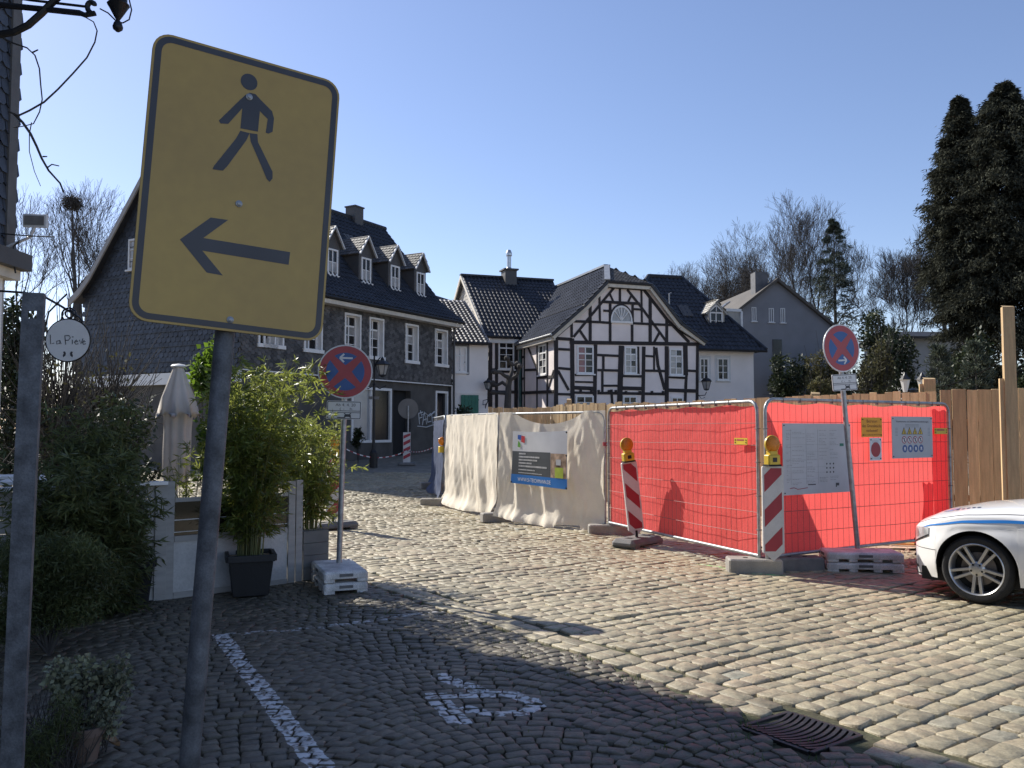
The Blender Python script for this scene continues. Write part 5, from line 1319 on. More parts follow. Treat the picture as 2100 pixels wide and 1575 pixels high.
for i in range(4):
    x = w * (-.21 + i * .135)
    mb = MB(); mb.prism([(x - .056, h * .07), (x + .056, h * .07), (x, h * .07 + .10)], (0, -.003, 0), X1, Z1, (0, -.0012, 0)); so_ = mb.build('warning_triangle', m_ink, t)
    mb = MB(); mb.prism([(x - .042, h * .08), (x + .042, h * .08), (x, h * .08 + .076)], (0, -.0043, 0), X1, Z1, (0, -.0012, 0)); mb.build('triangle_ground', m_amberbody, so_)
    mb = MB(); mb.box(x - .006, x + .006, -.0062, -.005, h * .085, h * .085 + .04); mb.build('triangle_mark', m_ink, so_)
    mb = MB(); mb.lathe([(.050, .003), (.050, .0043)], (x, 0, -h * .06), axis='y', n=20); so_ = mb.build('prohibition_sign', m_refred, t)
    mb = MB(); mb.lathe([(.038, .0043), (.038, .0052)], (x, 0, -h * .06), axis='y', n=20); mb.build('prohibition_ground', m_paper, so_)
    mb = MB(); mb.beam((x - .028, -.0058, -h * .06 + .028), (x + .028, -.0058, -h * .06 - .028), .008, .001, up=(0, 1, 0)); mb.box(x - .008, x + .01, -.0056, -.005, -h * .06 - .025, -h * .06 + .025); mb.build('prohibition_mark', m_ink, so_)
    mb = MB(); mb.lathe([(.052, .003), (.052, .0043)], (x + .01, 0, -h * .27), axis='y', n=20); so_ = mb.build('mandatory_sign', m_blue, t)
    mb = MB(); mb.lathe([(.018, .0043), (.018, .0052)], (x + .01, 0, -h * .26), axis='y', n=10); mb.box(x - .012, x + .032, -.0052, -.004, -h * .31, -h * .295); mb.build('mandatory_mark', m_paper, so_)
def ytag(fr, a, b, c, d, label):
    t, w, h = board(fr, a, b, c, d, 'name_tag', label, 'tag', m_amberbody, y=-.032)
    mb = MB(); mb.box(-w * .3, w * .25, -.0046, -.003, h * .08, h * .30); mb.build('print', m_refred, t)
ytag(FLr, 1506, 898, 1533, 912, 'small yellow plastic tag on the left red fence panel')
ytag(FR, 1916, 878, 1943, 890, 'small yellow plastic tag at the right end of the noticeboard fence')

# ------------------------------------------------------------------ warning beacons with lamps
def beacon(p, yaw, lean, label, lamp_label, mirror, h0, plate_lean=0, foot_=True, lamp_yaw=0):
    Mt = Matrix.Translation(p) @ Matrix.Rotation(yaw, 4, 'Z') @ Matrix.Rotation(lean, 4, 'Y')
    t = thing('warning_beacon', label, 'beacon', mat=Mt, group='striped warning beacons')
    w, h, z0 = .25, 1.0, h0
    mb = MB(); mb.prism(rrect(w, h, .018, 3), (0, -.012, z0 + h / 2), X1, Z1, (0, .03, 0)); mb.add([(-.10, -.005, z0), (.10, -.005, z0), (0, -.005, z0 - .09), (-.10, .012, z0), (.10, .012, z0), (0, .012, z0 - .09)], [(1, 0, 2), (3, 4, 5), (0, 3, 5, 2), (4, 1, 2, 5)]); mb.build('panel', m_refwhite, t)
    m = .022; W2 = w / 2 - m; zb, zt = z0 + m, z0 + h - m
    s = 1 if mirror else -1
    for k in range(-1, 4):
        # stripes at 45 degrees, 0.25 m pitch pairs
        a0 = zb - .35 + k * .40 + .33; pts = []
        band = [(-W2, a0 - s * W2 * 1.0), (W2, a0 + s * W2 * 1.0), (W2, a0 + s * W2 * 1.0 + .20), (-W2, a0 - s * W2 * 1.0 + .20)]
        # clip in z
        def clip(poly, zc, keep_above):
            out = []
            for i in range(len(poly)):
                P, Q_ = poly[i], poly[(i + 1) % len(poly)]; ip = (P[1] >= zc) == keep_above; iq = (Q_[1] >= zc) == keep_above
                if ip: out.append(P)
                if ip != iq:
                    tt = (zc - P[1]) / (Q_[1] - P[1]); out.append((P[0] + (Q_[0] - P[0]) * tt, zc))
            return out
        q = clip(band, zb, True)
        if len(q) > 2: q = clip(q, zt, False)
        if len(q) > 2:
            mb = MB(); mb.add([(u, -.0135, z) for u, z in q], [tuple(range(len(q)))]); mb.build('red_stripe', m_refred, t)
    if foot_:
        mb = MB(); mb.tube([(0, .005, .1), (0, .005, z0)], .022, 8); mb.build('stub', m_dark, t)
        ft = thing('beacon_plate', 'dark recycled foot plate under ' + label, 'foot plate', (p[0], p[1], 0), yaw + .5)
        mb = MB(); mb.cbox(-.42, .42, -.20, .20, .03, .12, .05)
        for sx in (-1, 1):
            mb.box(sx * .30 - .08, sx * .30 + .08, -.19, .19, 0, .031)
        mb.build('body', m_concd, ft, bevel=.006)
        mb = MB()
        for sx in (-1, 1): mb.box(sx * .22 - .05, sx * .22 + .05, -.05, .05, .118, .123)
        mb.build('socket', m_dark, ft)
    Ml = Mt @ Matrix.Translation((0, .003, z0 + h)) @ Matrix.Rotation(lamp_yaw, 4, 'Z')
    l = thing('warning_lamp', lamp_label, 'lamp', mat=Ml, group='amber warning lamps')
    mb = MB(); mb.cbox(-.085, .085, -.05, .05, .018, .135, .012); mb.box(-.055, .055, -.035, .035, .13, .175); mb.build('battery_case', m_amberbody, l, bevel=.004)
    mb = MB(); mb.box(-.09, .09, -.055, .055, 0, .02); mb.build('base', m_dark, l)
    mb = MB(); zc = .255
    mb.lathe([(.02, -.058), (.06, -.05), (.085, -.03), (.096, -.012), (.096, .012), (.085, .03), (.06, .05), (.02, .058)], (0, 0, zc), axis='y', n=28); mb.build('lens', m_amber, l, smooth=2)
    mb = MB(); mb.lathe([(.103, -.012), (.103, .012)], (0, 0, zc), axis='y', n=28); mb.build('bezel', m_amberbody, l, smooth=2)
    mb = MB(); mb.box(-.03, .03, -.053, -.049, .05, .10); mb.build('lock_plate', m_black, l)
    return t
pb = G(1308, 1118)
b1 = beacon((pb.x, pb.y, 0), .35, -.115, 'leaning striped beacon in front of the left red fence panel', 'amber warning lamp on the leaning beacon', False, .22)
b2p = at(1583, 1140, 10.0)
beacon((b2p.x, 9.93, 0), .05, .0, 'striped beacon at the corner between the two red panels', 'amber warning lamp on the corner beacon', True, .265, foot_=False, lamp_yaw=.35)
bp3 = at(684, 1000, 14.6)
beacon((bp3.x, 14.6, 0), .3, .0, 'striped beacon half hidden behind the sunlit bamboo', 'amber warning lamp behind the sunlit bamboo', True, .22)
# far striped board with back of a round sign, near the slate house
fb_ = at(834, 945, 30); fz_ = gz(30)
t = thing('warning_beacon', 'distant striped beacon before the dark shop door', 'beacon', (fb_.x, 30, fz_), .2, 'striped warning beacons')
mb = MB(); mb.box(-.13, .13, -.02, .02, .1, 1.15); mb.build('panel', m_refwhite, t)
for k in range(4):
    mb = MB(); z = .2 + k * .24; mb.add([(-.12, -.022, z), (.12, -.022, z + .12), (.12, -.022, z + .24 if z < .9 else 1.12), (-.12, -.022, z + .12)], [(0, 1, 2, 3)]); mb.build('red_stripe', m_refred, t)
mb = MB(); mb.cbox(-.3, .3, -.18, .18, 0, .1, .03); mb.build('foot_plate', m_concd, t)
t = thing('round_traffic_sign', 'grey back of a round traffic sign before the dark shop door', 'sign', (at(837, 838, 30.3).x, 30.3, fz_), .25)
zs = at(837, 838, 30.3).z - fz_
mb = MB(); mb.lathe([(.36, -.006), (.36, .006)], (0, 0, zs), axis='y', n=28); mb.build('plate', M('dull_back', (.16, .15, .14), .7, .1, 4), t)
mb = MB(); mb.tube([(0, -.03, zs + .1), (0, -.03, 0)], .03, 8); mb.build('post', m_galv, t)
# barrier tape
ta, tb, tc_ = at(690, 910, 28), at(835, 925, 29.9), at(900, 912, 24)
mb = MB((ta.x, ta.y, 0)); n = 22; tape = []
t = thing('barrier_tape', 'sagging red and white barrier tape in front of the slate house', 'barrier tape', (ta.x, ta.y, 0))
pw_, pr_ = MB((ta.x, ta.y, 0)), MB((ta.x, ta.y, 0))
for (p, q, sg) in ((ta, tb, .35), (tb, tc_, .12)):
    for k in range(n):
        a = p.lerp(q, k / n) - Vector((0, 0, sg * 4 * (k / n) * (1 - k / n))); b = p.lerp(q, (k + 1) / n) - Vector((0, 0, sg * 4 * ((k + 1) / n) * (1 - (k + 1) / n)))
        (pw_ if k % 2 else pr_).par(a, b - a, (0, .004, 0), (0, 0, .034))
pw_.build('white_length', m_tape_w, t, kind='stuff'); pr_.build('red_length', m_refred, t, kind='stuff')
# street lamp before the slate house
lp = at(766, 930, 29); t = thing('street_lamp', 'black street lamp with lantern before the slate house shop window', 'street lamp', (lp.x, 29, gz(29)))
zl = at(766, 790, 29).z - gz(29)
mb = MB(); mb.lathe([(.14, 0), (.14, .5), (.07, .6), (.05, .9), (.045, zl), (.06, zl + .02), (.02, zl + .1)], n=10); mb.build('post', m_black, t)
lx_ = at(784, 762, 29); mb = MB(); mb.tube([(0, 0, zl + .55), (.05, 0, zl + .75), (.2, 0, zl + .95), (lx_.x - lp.x, 0, zl + .9)], .022, 6); mb.tube([(0, 0, zl), (0, 0, zl + 1.0)], .03, 6)
for s in (-1, 1):
    mb.tube([(s * .08, 0, zl - .05), (s * .2, 0, zl - .12), (s * .32, 0, zl - .05), (s * .42, 0, zl - .02)], .018, 5)
mb.build('arm', m_black, t)
lantern(t, (lx_.x - lp.x, 0, zl + .32), .62)
mb = MB(); mb.box(-.18, .18, -.04, -.02, zl - .48, zl - .38); mb.build('plaque', m_concd, t)

# ------------------------------------------------------------------ timber hoarding (each board its own part)
def hoarding(path, ztop, label, jag, seed, bw=.155):
    R = random.Random(seed); P0 = Vector((path[0][0], path[0][1], 0))
    t = thing('timber_hoarding', label, 'fence', P0, 0)
    pts = [Vector((p[0], p[1], 0)) for p in path]
    for a, b in zip(pts, pts[1:]):
        d = b - a; L = d.length; e = d.normalized(); nn = Vector((-e.y, e.x, 0)); x = 0
        while x < L:
            w = bw * R.uniform(.8, 1.15); q = a + e * x + nn * R.uniform(-.008, .008); h = ztop(q) + R.uniform(-jag, jag); z0 = gz(q.y) + .02
            mb = MB(P0); mb.tint = R.random(); sl_ = R.uniform(-.012, .012)
            mb.add([q + Vector((0, 0, z0)), q + e * (w - .008) + Vector((0, 0, z0)), q + e * (w - .008 + sl_) + Vector((0, 0, h)), q + e * sl_ + Vector((0, 0, h + R.uniform(-.01, .01))),
                    q + nn * .024 + Vector((0, 0, z0)), q + e * (w - .008) + nn * .024 + Vector((0, 0, z0)), q + e * (w - .008 + sl_) + nn * .024 + Vector((0, 0, h)), q + e * sl_ + nn * .024 + Vector((0, 0, h))],
                   [(0, 1, 2, 3), (5, 4, 7, 6), (1, 5, 6, 2), (4, 0, 3, 7), (3, 2, 6, 7)])
            mb.build('board', m_wood, t); x += w
        for zr_ in (.55, 1.75):
            mb = MB(P0); mb.tint = .4; mb.par(a + nn * .026 + Vector((0, 0, zr_ + gz(a.y))), d, nn * .045, (0, 0, .10)); mb.build('rail', m_wood, t)
    return t
hoarding([(-.56, 20.4), (.95, 20.8)], lambda q: 2.21, 'low hoarding of new boards behind the white banner cloth', .02, 1, .125)
hoarding([(.97, 20.5), (2.35, 18.6)], lambda q: 2.26, 'hoarding of new boards stepping up behind the banner fence', .03, 2, .125)
hoarding([(2.4, 18.5), (4.62, 16.1), (6.75, 13.75)], lambda q: 2.30 - .06 * ss(14, 18, q.y), 'long hoarding of new boards behind the red fence panels', .02, 3, .15)
hoarding([(6.85, 13.62), (9.6, 12.9)], lambda q: 2.32, 'brown board hoarding between red fence and car', .018, 4, .185)
def wpost(px, ytop, D, w, label):
    p = at(px, ytop, D); t = thing('timber_post', label, 'post', (p.x, D, gz(D)), -.25, 'hoarding posts')
    mb = MB(); h = p.z - gz(D); mb.tint = .4; mb.par((-w / 2, -.05, 0), (w, 0, 0), (0, .10, 0), (.0, 0, h - .02)); mb.add([(-w / 2, -.05, h - .0201), (w / 2, -.05, h - .0201), (w / 2, .05, h), (-w / 2, .05, h + .012)], [(0, 1, 2, 3)]); mb.build('shaft', m_wood, t)
    mb = MB(); mb.tint = .8; mb.box(-w / 2 - .06, -w / 2 - .002, -.02, .04, 0, min(h - .1, 2.45)); mb.build('batten', m_wood, t)
wpost(2066, 627, 12.75, .16, 'tall rough timber post rising high above the brown hoarding')
wpost(1905, 775, 14.2, .18, 'short timber post topping the hoarding beside the twin lantern')
wpost(1672, 805, 16.3, .16, 'timber post end just above the long hoarding left of the tilted sign')
wpost(1167, 818, 20.2, .10, 'thin timber post end above the banner fence')
wpost(1304, 826, 18.6, .10, 'thin timber post end above the left red fence panel')
# slack cable from the tall post
mb = MB(); a, b = at(2090, 716, 12.8), at(1880, 800, 14.5); pts = []
for k in range(15):
    q = k / 14; p = a.lerp(b, q); p.z -= .28 * 4 * q * (1 - q) * .5; pts.append(p)
t = thing('slack_cable', 'dark slack cable hanging from the tall timber post', 'cable', b); mb.o = b; mb.tube(pts, .009, 5); mb.build('cable', M('black_rubber', (.01, .01, .01), .95, .1, 5, spec=.05), t)
# twin lantern inside the site
lp = at(1874, 800, 20); t = thing('twin_lantern', 'twin pale lantern head showing above the hoarding', 'street lamp', (lp.x, 20, gz(20)))
mb = MB(); mb.lathe([(.10, 0), (.05, .4), (.04, lp.z - gz(20) - .1), (.16, lp.z - gz(20) - .05), (.16, lp.z - gz(20)), (.03, lp.z - gz(20) + .05)], n=10)
for s in (-1, 1): mb.tube([(0, 0, lp.z - .3), (s * .14, 0, lp.z - .28), (s * .2, 0, lp.z - .1)], .02, 6)
mb.build('post', m_black, t)
m_lampglass2 = M('milk_glass', (.7, .7, .68), .3, .05, 4)
for s in (-1, 1):
    mb = MB(); mb.lathe([(.05, lp.z - .12), (.11, lp.z + .15), (.12, lp.z + .17)], (s * .2, 0, 0), n=8); lh = mb.build('lantern_glass', m_lampglass2, t); mb = MB(); mb.lathe([(.14, lp.z + .17), (.05, lp.z + .27), (.01, lp.z + .34)], (s * .2, 0, 0), n=8); mb.build('cap', m_black, lh)

# ------------------------------------------------------------------ site debris
rr_d = random.Random(8)
for i, (px, py, col_, lab) in enumerate(((1868, 1107, m_red, 'standing red pipe sleeve by the car nose'), )):
    p = G(px, py + 8); t = thing('pipe_sleeve', lab, 'pipe', (p.x, p.y, 0)); mb = MB(); mb.lathe([(.12, 0), (.12, .03), (.08, .035), (.08, .42), (.095, .43), (.095, .48), (.07, .48)], n=16); mb.build('sleeve', M('orange_plastic', (.62, .09, .04), .4, .1, 5), t, smooth=2)
p = G(1850, 1112); t = thing('pipe_bend', 'red and white pipe piece lying on the soil beyond the fence', 'pipe', (p.x, p.y + .4, .06)); mb = MB(); mb.tube([(-.35, .1, 0), (-.05, .02, .01)], .05, 10); mb.build('grey_end', m_signgrey, t); mb = MB(); mb.tube([(-.05, .02, .01), (.28, -.08, .03)], .055, 10); mb.build('red_end', m_red, t)
p = G(1815, 1113); t = thing('white_conduit', 'bent white conduit lying beyond the fence', 'pipe', (p.x, p.y, .03)); mb = MB(); mb.tube([(-.12, .1, 0), (.1, 0, 0), (.2, .0, .02), (.24, .05, .1)], .014, 8); mb.build('tube', m_white, t)
p = G(1810, 1120); t = thing('yellow_batten', 'yellow batten lying beyond the fence', 'batten', (p.x, p.y, .03), -.35); mb = MB(); mb.tint = .9; mb.box(-.5, .5, -.03, .03, 0, .03); mb.build('stick', M('yellow_wood', (.62, .45, .16), .7, .1, 5), t)
V = []; F = []; tt = []
for k in range(260):
    x, y = rr_d.uniform(4.2, 6.3), rr_d.uniform(10.6, 12.6); s = rr_d.uniform(.015, .05); b = len(V)
    if (y - 10.12) / (12.05 - 10.12) * 3.16 + 3.0 < x - .1: pass
    for q in range(6): V.append((x + s * math.cos(q * 1.05) * rr_d.uniform(.6, 1.2), y + s * math.sin(q * 1.05) * rr_d.uniform(.6, 1.2), .0))
    V.append((x, y, s * .9)); F += [(b + q, b + (q + 1) % 6, b + 6) for q in range(6)]; tt += [rr_d.random()] * 7
tag(np_mesh('rubble', V, F, M('rubble_stone', (.30, .22, .15), .95, .3, 5, tint=.5), None, tt), 'small broken rubble scattered on the soil under the noticeboard fence', 'rubble', kind='stuff')
l = thing('warning_lamp', 'amber warning lamp peeking out beside the blue tarpaulin', 'lamp', at(907, 915, 18.9), .5, 'amber warning lamps')
mb = MB(); mb.cbox(-.08, .08, -.05, .05, -.14, 0, .012); mb.build('battery_case', m_amberbody, l)
mb = MB(); mb.lathe([(.02, -.058), (.06, -.05), (.085, -.03), (.096, 0), (.085, .03), (.06, .05), (.02, .058)], (0, 0, .11), axis='y', n=24); mb.build('lens', m_amber, l, smooth=2)
# ------------------------------------------------------------------ white car (front end in view)
cw_ = G(2003, 1242)
hd = Vector((-.71, .704, 0)).normalized(); ang = math.atan2(-hd.y, -hd.x)
XW = .74
car_o = Vector((cw_.x + .03, cw_.y + .06, 0)) + hd * XW
car = thing('parked_car', 'white estate car with blue side stripe parked nose-in beside the hoarding', 'car', car_o, ang)
WW = 1.84; RA = .375; ZW = .33
def interp(t, xs_, ys_):
    if t <= xs_[0]: return ys_[0]
    for i in range(len(xs_) - 1):
        if t <= xs_[i + 1]:
            q = (t - xs_[i]) / (xs_[i + 1] - xs_[i]); q2 = q * q * (3 - 2 * q); return ys_[i] + (ys_[i + 1] - ys_[i]) * (q * .6 + q2 * .4)
    return ys_[-1]
def plan(x, z=0.5):
    Lp = .72; n = 3.0
    tail = 4.5 - x
    if x < Lp: return .92 * (1 - (1 - (1 - max(x, 0) / Lp) ** n) ** (1 / n)) + .0
    if tail < .7: return .85 * (1 - (1 - (1 - max(tail, 0) / .7) ** 3.4) ** (1 / 3.4))
    return 0.0
def ztop(x): return interp(x, [0, .05, .15, .33, .66, 1.05, 1.3, 4.1, 4.5], [.60, .70, .78, .86, .935, .985, 1.01, 1.03, .95])
def zsh(x): return interp(x, [0, .05, .15, .33, .66, 1.05, 4.1, 4.5], [.56, .65, .715, .775, .835, .86, .93, .85])
def zlow(x):
    b = interp(x, [0, .1, .25, 1.05, 3.4, 4.5], [.20, .18, .20, .20, .22, .32])
    for xw in (XW, XW + 2.8):
        if abs(x - xw) < RA: b = max(b, ZW + math.sqrt(max(0, RA ** 2 - (x - xw) ** 2)))
    return b
def flare(x, z):
    f_ = 0
    for xw in (XW, XW + 2.8):
        r = math.hypot(x - xw, z - ZW)
        f_ += .022 * math.exp(-((r - RA) / .09) ** 2)
    return f_
def yside(x, z):
    """near side surface (smaller = nearer the viewer)"""
    y = plan(x)
    zs = zsh(x); zl = .2
    t_ = (z - zl) / max(.05, zs - zl)
    bulge = .050 * (1 - max(0, min(1, t_)) * (2 - max(0, min(1, t_)))) if False else 0
    prof_ = interp(t_, [-.2, 0, .25, .6, .85, 1.0, 1.3], [.075, .060, .018, .0, .012, .030, .12])
    crease = .010 * math.exp(-((t_ - .80) / .05) ** 2)
    k = 1 if x > .3 else .5 + .5 * x / .3
    return y + prof_ * k - flare(x, z) + crease * (x > .5)
xsn = sorted(set([0.0, .006, .015, .03, .05, .08, .11, .15, .19, .23, .27, .31, .35] + [XW - RA * math.cos(a) for a in np.linspace(0, math.pi, 23)] + [XW - RA - .004, XW + RA + .004] + list(np.linspace(1.06, 3.02, 16)) + [XW + 2.8 - RA * math.cos(a) for a in np.linspace(0, math.pi, 15)] + [3.86, 3.95, 4.1, 4.25, 4.37, 4.45, 4.49, 4.5]))
NV = 12; rows_ = []
for x in xsn:
    zl, zs, zt = zlow(x), zsh(x), ztop(x); row = []
    for j in range(NV): 
        z = zl + (zs - zl) * j / (NV - 1); row.append((yside(x, z), z))
    ys_ = row[-1][0]; half = WW / 2
    for q, hgt in ((.10, .35), (.25, .62), (.5, .85), (.78, .97), (1.0, 1.0)):
        row.append((ys_ + (half - ys_) * q, zs + (zt - zs) * hgt))
    rows_.append((x, row + [(WW - y, z) for y, z in reversed(row[:-1])]))
V = []; F = []; m = len(rows_[0][1])
for x, r in rows_: V += [(x, y, z) for y, z in r]
for i in range(len(rows_) - 1):
    for j in range(m - 1):
        a = i * m + j; F.append((a, a + m, a + m + 1, a + 1))
body = np_mesh('body', V, F, m_carwhite, car, smooth=True)
mb = MB(); mb.add([(0.0, y, z) for y, z in rows_[0][1]], [tuple(range(m))]); mb.build('nose_plate', m_carwhite, car)
# cabin
mb = MB(); sec = [(1.2, .99, .10), (1.9, 1.40, .27), (2.25, 1.455, .30), (3.35, 1.44, .30), (4.0, 1.30, .26), (4.4, .98, .14)]
pts = []
for x, z, yi in sec: pts += [(x, yi - .10 if z > 1.1 else yi - .08, min(z, .97)), (x, yi, z), (x, WW - yi, z), (x, WW - yi + .1, min(z, .97))]
fs = []
for i in range(len(sec) - 1):
    for j in range(3): fs.append((i * 4 + j, i * 4 + j + 1, (i + 1) * 4 + j + 1, (i + 1) * 4 + j))
mb.add(pts, fs); mb.build('cabin', m_carwhite, car, smooth=2)
def patch(poly_fn, n, m_, off, name, mat):
    V = []; F = []
    for i in range(n + 1):
        for j in range(m_ + 1):
            x, z = poly_fn(i / n, j / m_); V.append((x, yside(x, z) - off, z))
    for i in range(n):
        for j in range(m_):
            a = i * (m_ + 1) + j; F.append((a, a + m_ + 1, a + m_ + 2, a + 1))
    return np_mesh(name, V, F, mat, car, smooth=True)
hl_ = patch(lambda u, v: (.02 + u * .27, (.50 + u * .13) + v * ((.64 + u * .115) - (.50 + u * .13)) * (1 - .75 * max(0, u - .35) ** 1.3)), 14, 6, .007, 'headlight', m_lamp)
patch(lambda u, v: (.018 + u * .27, (.495 + u * .13) + (v - .5) * .016), 14, 1, .009, 'headlight_trim', m_black)
patch(lambda u, v: (.17 + u * 2.6, zsh(.17 + u * 2.6) - .045 + (v - .5) * .030 * min(1, .25 + u * 3)), 40, 1, .005, 'blue_stripe', m_carblue)
patch(lambda u, v: (1.28 + u * 1.7, .26 + (v - .5) * .035), 20, 1, .006, 'blue_sill_stripe', m_carblue)
patch(lambda u, v: (.03 + u * .34, .482 + v * .005), 8, 1, .003, 'bumper_gap', m_dark)
for xc, zc in ((.055, .575), (.13, .625)):
    patch(lambda u, v, xc=xc, zc=zc: (xc + .032 * math.cos(u * 6.283) * v, zc + .042 * math.sin(u * 6.283) * v), 14, 2, .010, 'headlight_reflector', m_rim)
patch(lambda u, v: (1.42 + u * .006, .24 + v * .60), 1, 14, .004, 'door_gap', m_dark)
patch(lambda u, v: (.03 + u * .10, .265 + v * .05 * (1 - u * .5)), 6, 2, .006, 'bumper_vent', m_dark)
patch(lambda u, v: (.012 + u * .2, .200 + v * .012), 10, 1, .008, 'lip_edge', m_dark)
mb = MB()
for k in range(4): mb.box(-.003, .0, WW / 2 - .42, WW / 2 + .42, .34 + k * .055, .365 + k * .055)
mb.build('grille', m_dark, car)
patch(lambda u, v: (XW - .02 + u * .0 + (u - .5) * .10 + .52, zsh(1.4) - .03 + v * .004), 3, 1, .004, 'side_badge', m_galv)
V = []; F = []
def hood(x, q): 
    zs, zt = zsh(x), ztop(x); y0 = yside(x, zs); return (x, y0 + (WW / 2 - y0) * q, zs + (zt - zs) * interp(q, [0, .1, .25, .5, .78, 1], [0, .35, .62, .85, .97, 1]) + .004)
V = []; F = []
for i in range(31):
    x = .03 + i * .04
    for q in (.035, .045): V.append(hood(x, q))
F = [(2 * i, 2 * i + 2, 2 * i + 3, 2 * i + 1) for i in range(30)]
np_mesh('bonnet_gap', V, F, m_dark, car)
mb = MB(); mb.add([hood(.33, .35), hood(.43, .32), hood(.5, .45), hood(.42, .55)], [(0, 1, 2, 3)]); mb.build('bonnet_crest', M('crest_print', (.35, .36, .55), .3, .5, 20, coat=.5), car)
mb = MB()
for k in range(5): mb.add([hood(.48 + k * .05, .30), hood(.51 + k * .05, .30), hood(.51 + k * .05, .36), hood(.48 + k * .05, .36)], [(0, 1, 2, 3)])
mb.build('bonnet_print', M('print_blue', (.05, .06, .12), .4, .1, 5), car)
# wheels
def wheel(x, y, near):
    s = 1
    tb_ = MB(); tb_.lathe([(.235, .10), (.26, .112), (.30, .108), (.322, .085), (.332, .05), (.334, 0), (.332, -.05), (.322, -.085), (.30, -.108), (.26, -.11), (.235, -.10)], (x, y, ZW), axis='y', n=48, cap=False)
    w = tb_.build('wheel', m_tyre, car, smooth=2)
    if not near: return
    r = MB(); prof_ = [(.252, .108), (.246, .112), (.236, .104), (.228, .07), (.222, .0)]
    n = 48; vs = []; fs = []
    for (rad, hh) in prof_:
        for k in range(n): a = 2 * math.pi * k / n; vs.append((x + rad * math.cos(a), y - hh, ZW + rad * math.sin(a)))
    for i in range(len(prof_) - 1):
        for k in range(n): a, b = i * n + k, i * n + (k + 1) % n; fs.append((a, b, b + n, a + n))
    r.add(vs, fs); r.build('rim', m_rim, w, smooth=2)
    for k in range(5):
        a = math.radians(90 + 72 * k + 180); sp = MB()
        for dd in (-1, 1):
            d0_ = Vector((math.cos(a), 0, math.sin(a))); t0 = Vector((-math.sin(a), 0, math.cos(a))) * dd
            c = Vector((x, y, ZW))
            P0 = c + d0_ * .055 + t0 * .020 + Vector((0, -.092, 0)); P1 = c + d0_ * .232 + t0 * .040 + Vector((0, -.100, 0))
            w0, w1 = .013, .013; tt = Vector((-math.sin(a), 0, math.cos(a)))
            sp.add([P0 - tt * w0, P0 + tt * w0, P1 + tt * w1, P1 - tt * w1, P0 - tt * w0 * 1.3 + Vector((0, .035, 0)), P0 + tt * w0 * 1.3 + Vector((0, .035, 0)), P1 + tt * w1 * 1.3 + Vector((0, .03, 0)), P1 - tt * w1 * 1.3 + Vector((0, .03, 0))], [(0, 1, 2, 3), (0, 4, 5, 1), (1, 5, 6, 2), (2, 6, 7, 3), (3, 7, 4, 0)])
        sp.build('spoke', m_rim, w, bevel=.003)
    h_ = MB(); h_.lathe([(.075, .05), (.075, .080), (.062, .092), (.035, .094), (.033, .104), (.005, .106)], (x, y, ZW), axis='y', n=28); h_.build('hub', m_rim, w, smooth=2)
    for k in range(5):
        a = math.radians(54 + 72 * k); bt_ = MB(); bt_.lathe([(.011, .088), (.011, .0955)], (x + .052 * math.cos(a), y, ZW + .052 * math.sin(a)), axis='y', n=6); bt_.build('wheel_bolt', m_dark, w)
    d_ = MB(); d_.lathe([(.16, .0), (.16, .02), (.07, .03)], (x, y, ZW), axis='y', n=32); d_.build('brake_disc', M('brake_steel', (.20, .18, .17), .5, .2, 10, metal=.6), w)
    bk = MB(); bk.lathe([(.232, -.02), (.232, -.01)], (x, y, ZW), axis='y', n=32); bk.build('wheel_back', m_dark, w)
wheel(XW, .125, True); wheel(XW + 2.8, .125, True); wheel(XW, WW - .125, False); wheel(XW + 2.8, WW - .125, False)
# wheel housings
for xw in (XW, XW + 2.8):
    vs = []; fs = []; n = 16
    for k in range(n + 1):
        a = math.pi * k / n; cx2, cz2 = xw - RA * math.cos(a), ZW + RA * math.sin(a); yy = yside(cx2, cz2 + .01)
        vs += [(cx2, yy + .004, cz2), (cx2, .55, cz2)]
    vs += [(xw + RA, yside(xw + RA, .2) + .03, .21), (xw + RA, .55, .21), (xw - RA, yside(xw - RA, .25) + .03, .26), (xw - RA, .55, .21)]
    for k in range(n): fs.append((2 * k, 2 * k + 1, 2 * k + 3, 2 * k + 2))
    b = 2 * (n + 1); fs += [(b - 2, b - 1, b + 1, b), (0, 1, b + 3, b + 2)]
    mb = MB(); mb.add(vs, fs); mb.add([(xw - RA, .55, .12), (xw + RA, .55, .12), (xw + RA, .55, .75), (xw - RA, .55, .75)], [(0, 1, 2, 3)]); mb.build('wheel_housing', m_dark, car)
mb = MB(); mb.box(.2, 4.3, .12, WW - .12, .17, .30); mb.build('underbody', m_dark, car)
mb = MB(); mb.add([(1.37, .06, 1.0), (1.93, .235, 1.37), (3.25, .25, 1.40), (3.37, .05, 1.0)], [(0, 1, 2, 3)]); mb.build('side_window', m_glass, car)
mb = MB(); mb.add([(1.25, .22, 1.02), (1.25, WW - .22, 1.02), (1.87, WW - .36, 1.40), (1.87, .36, 1.40)], [(3, 2, 1, 0)]); mb.build('windscreen', m_glass, car)

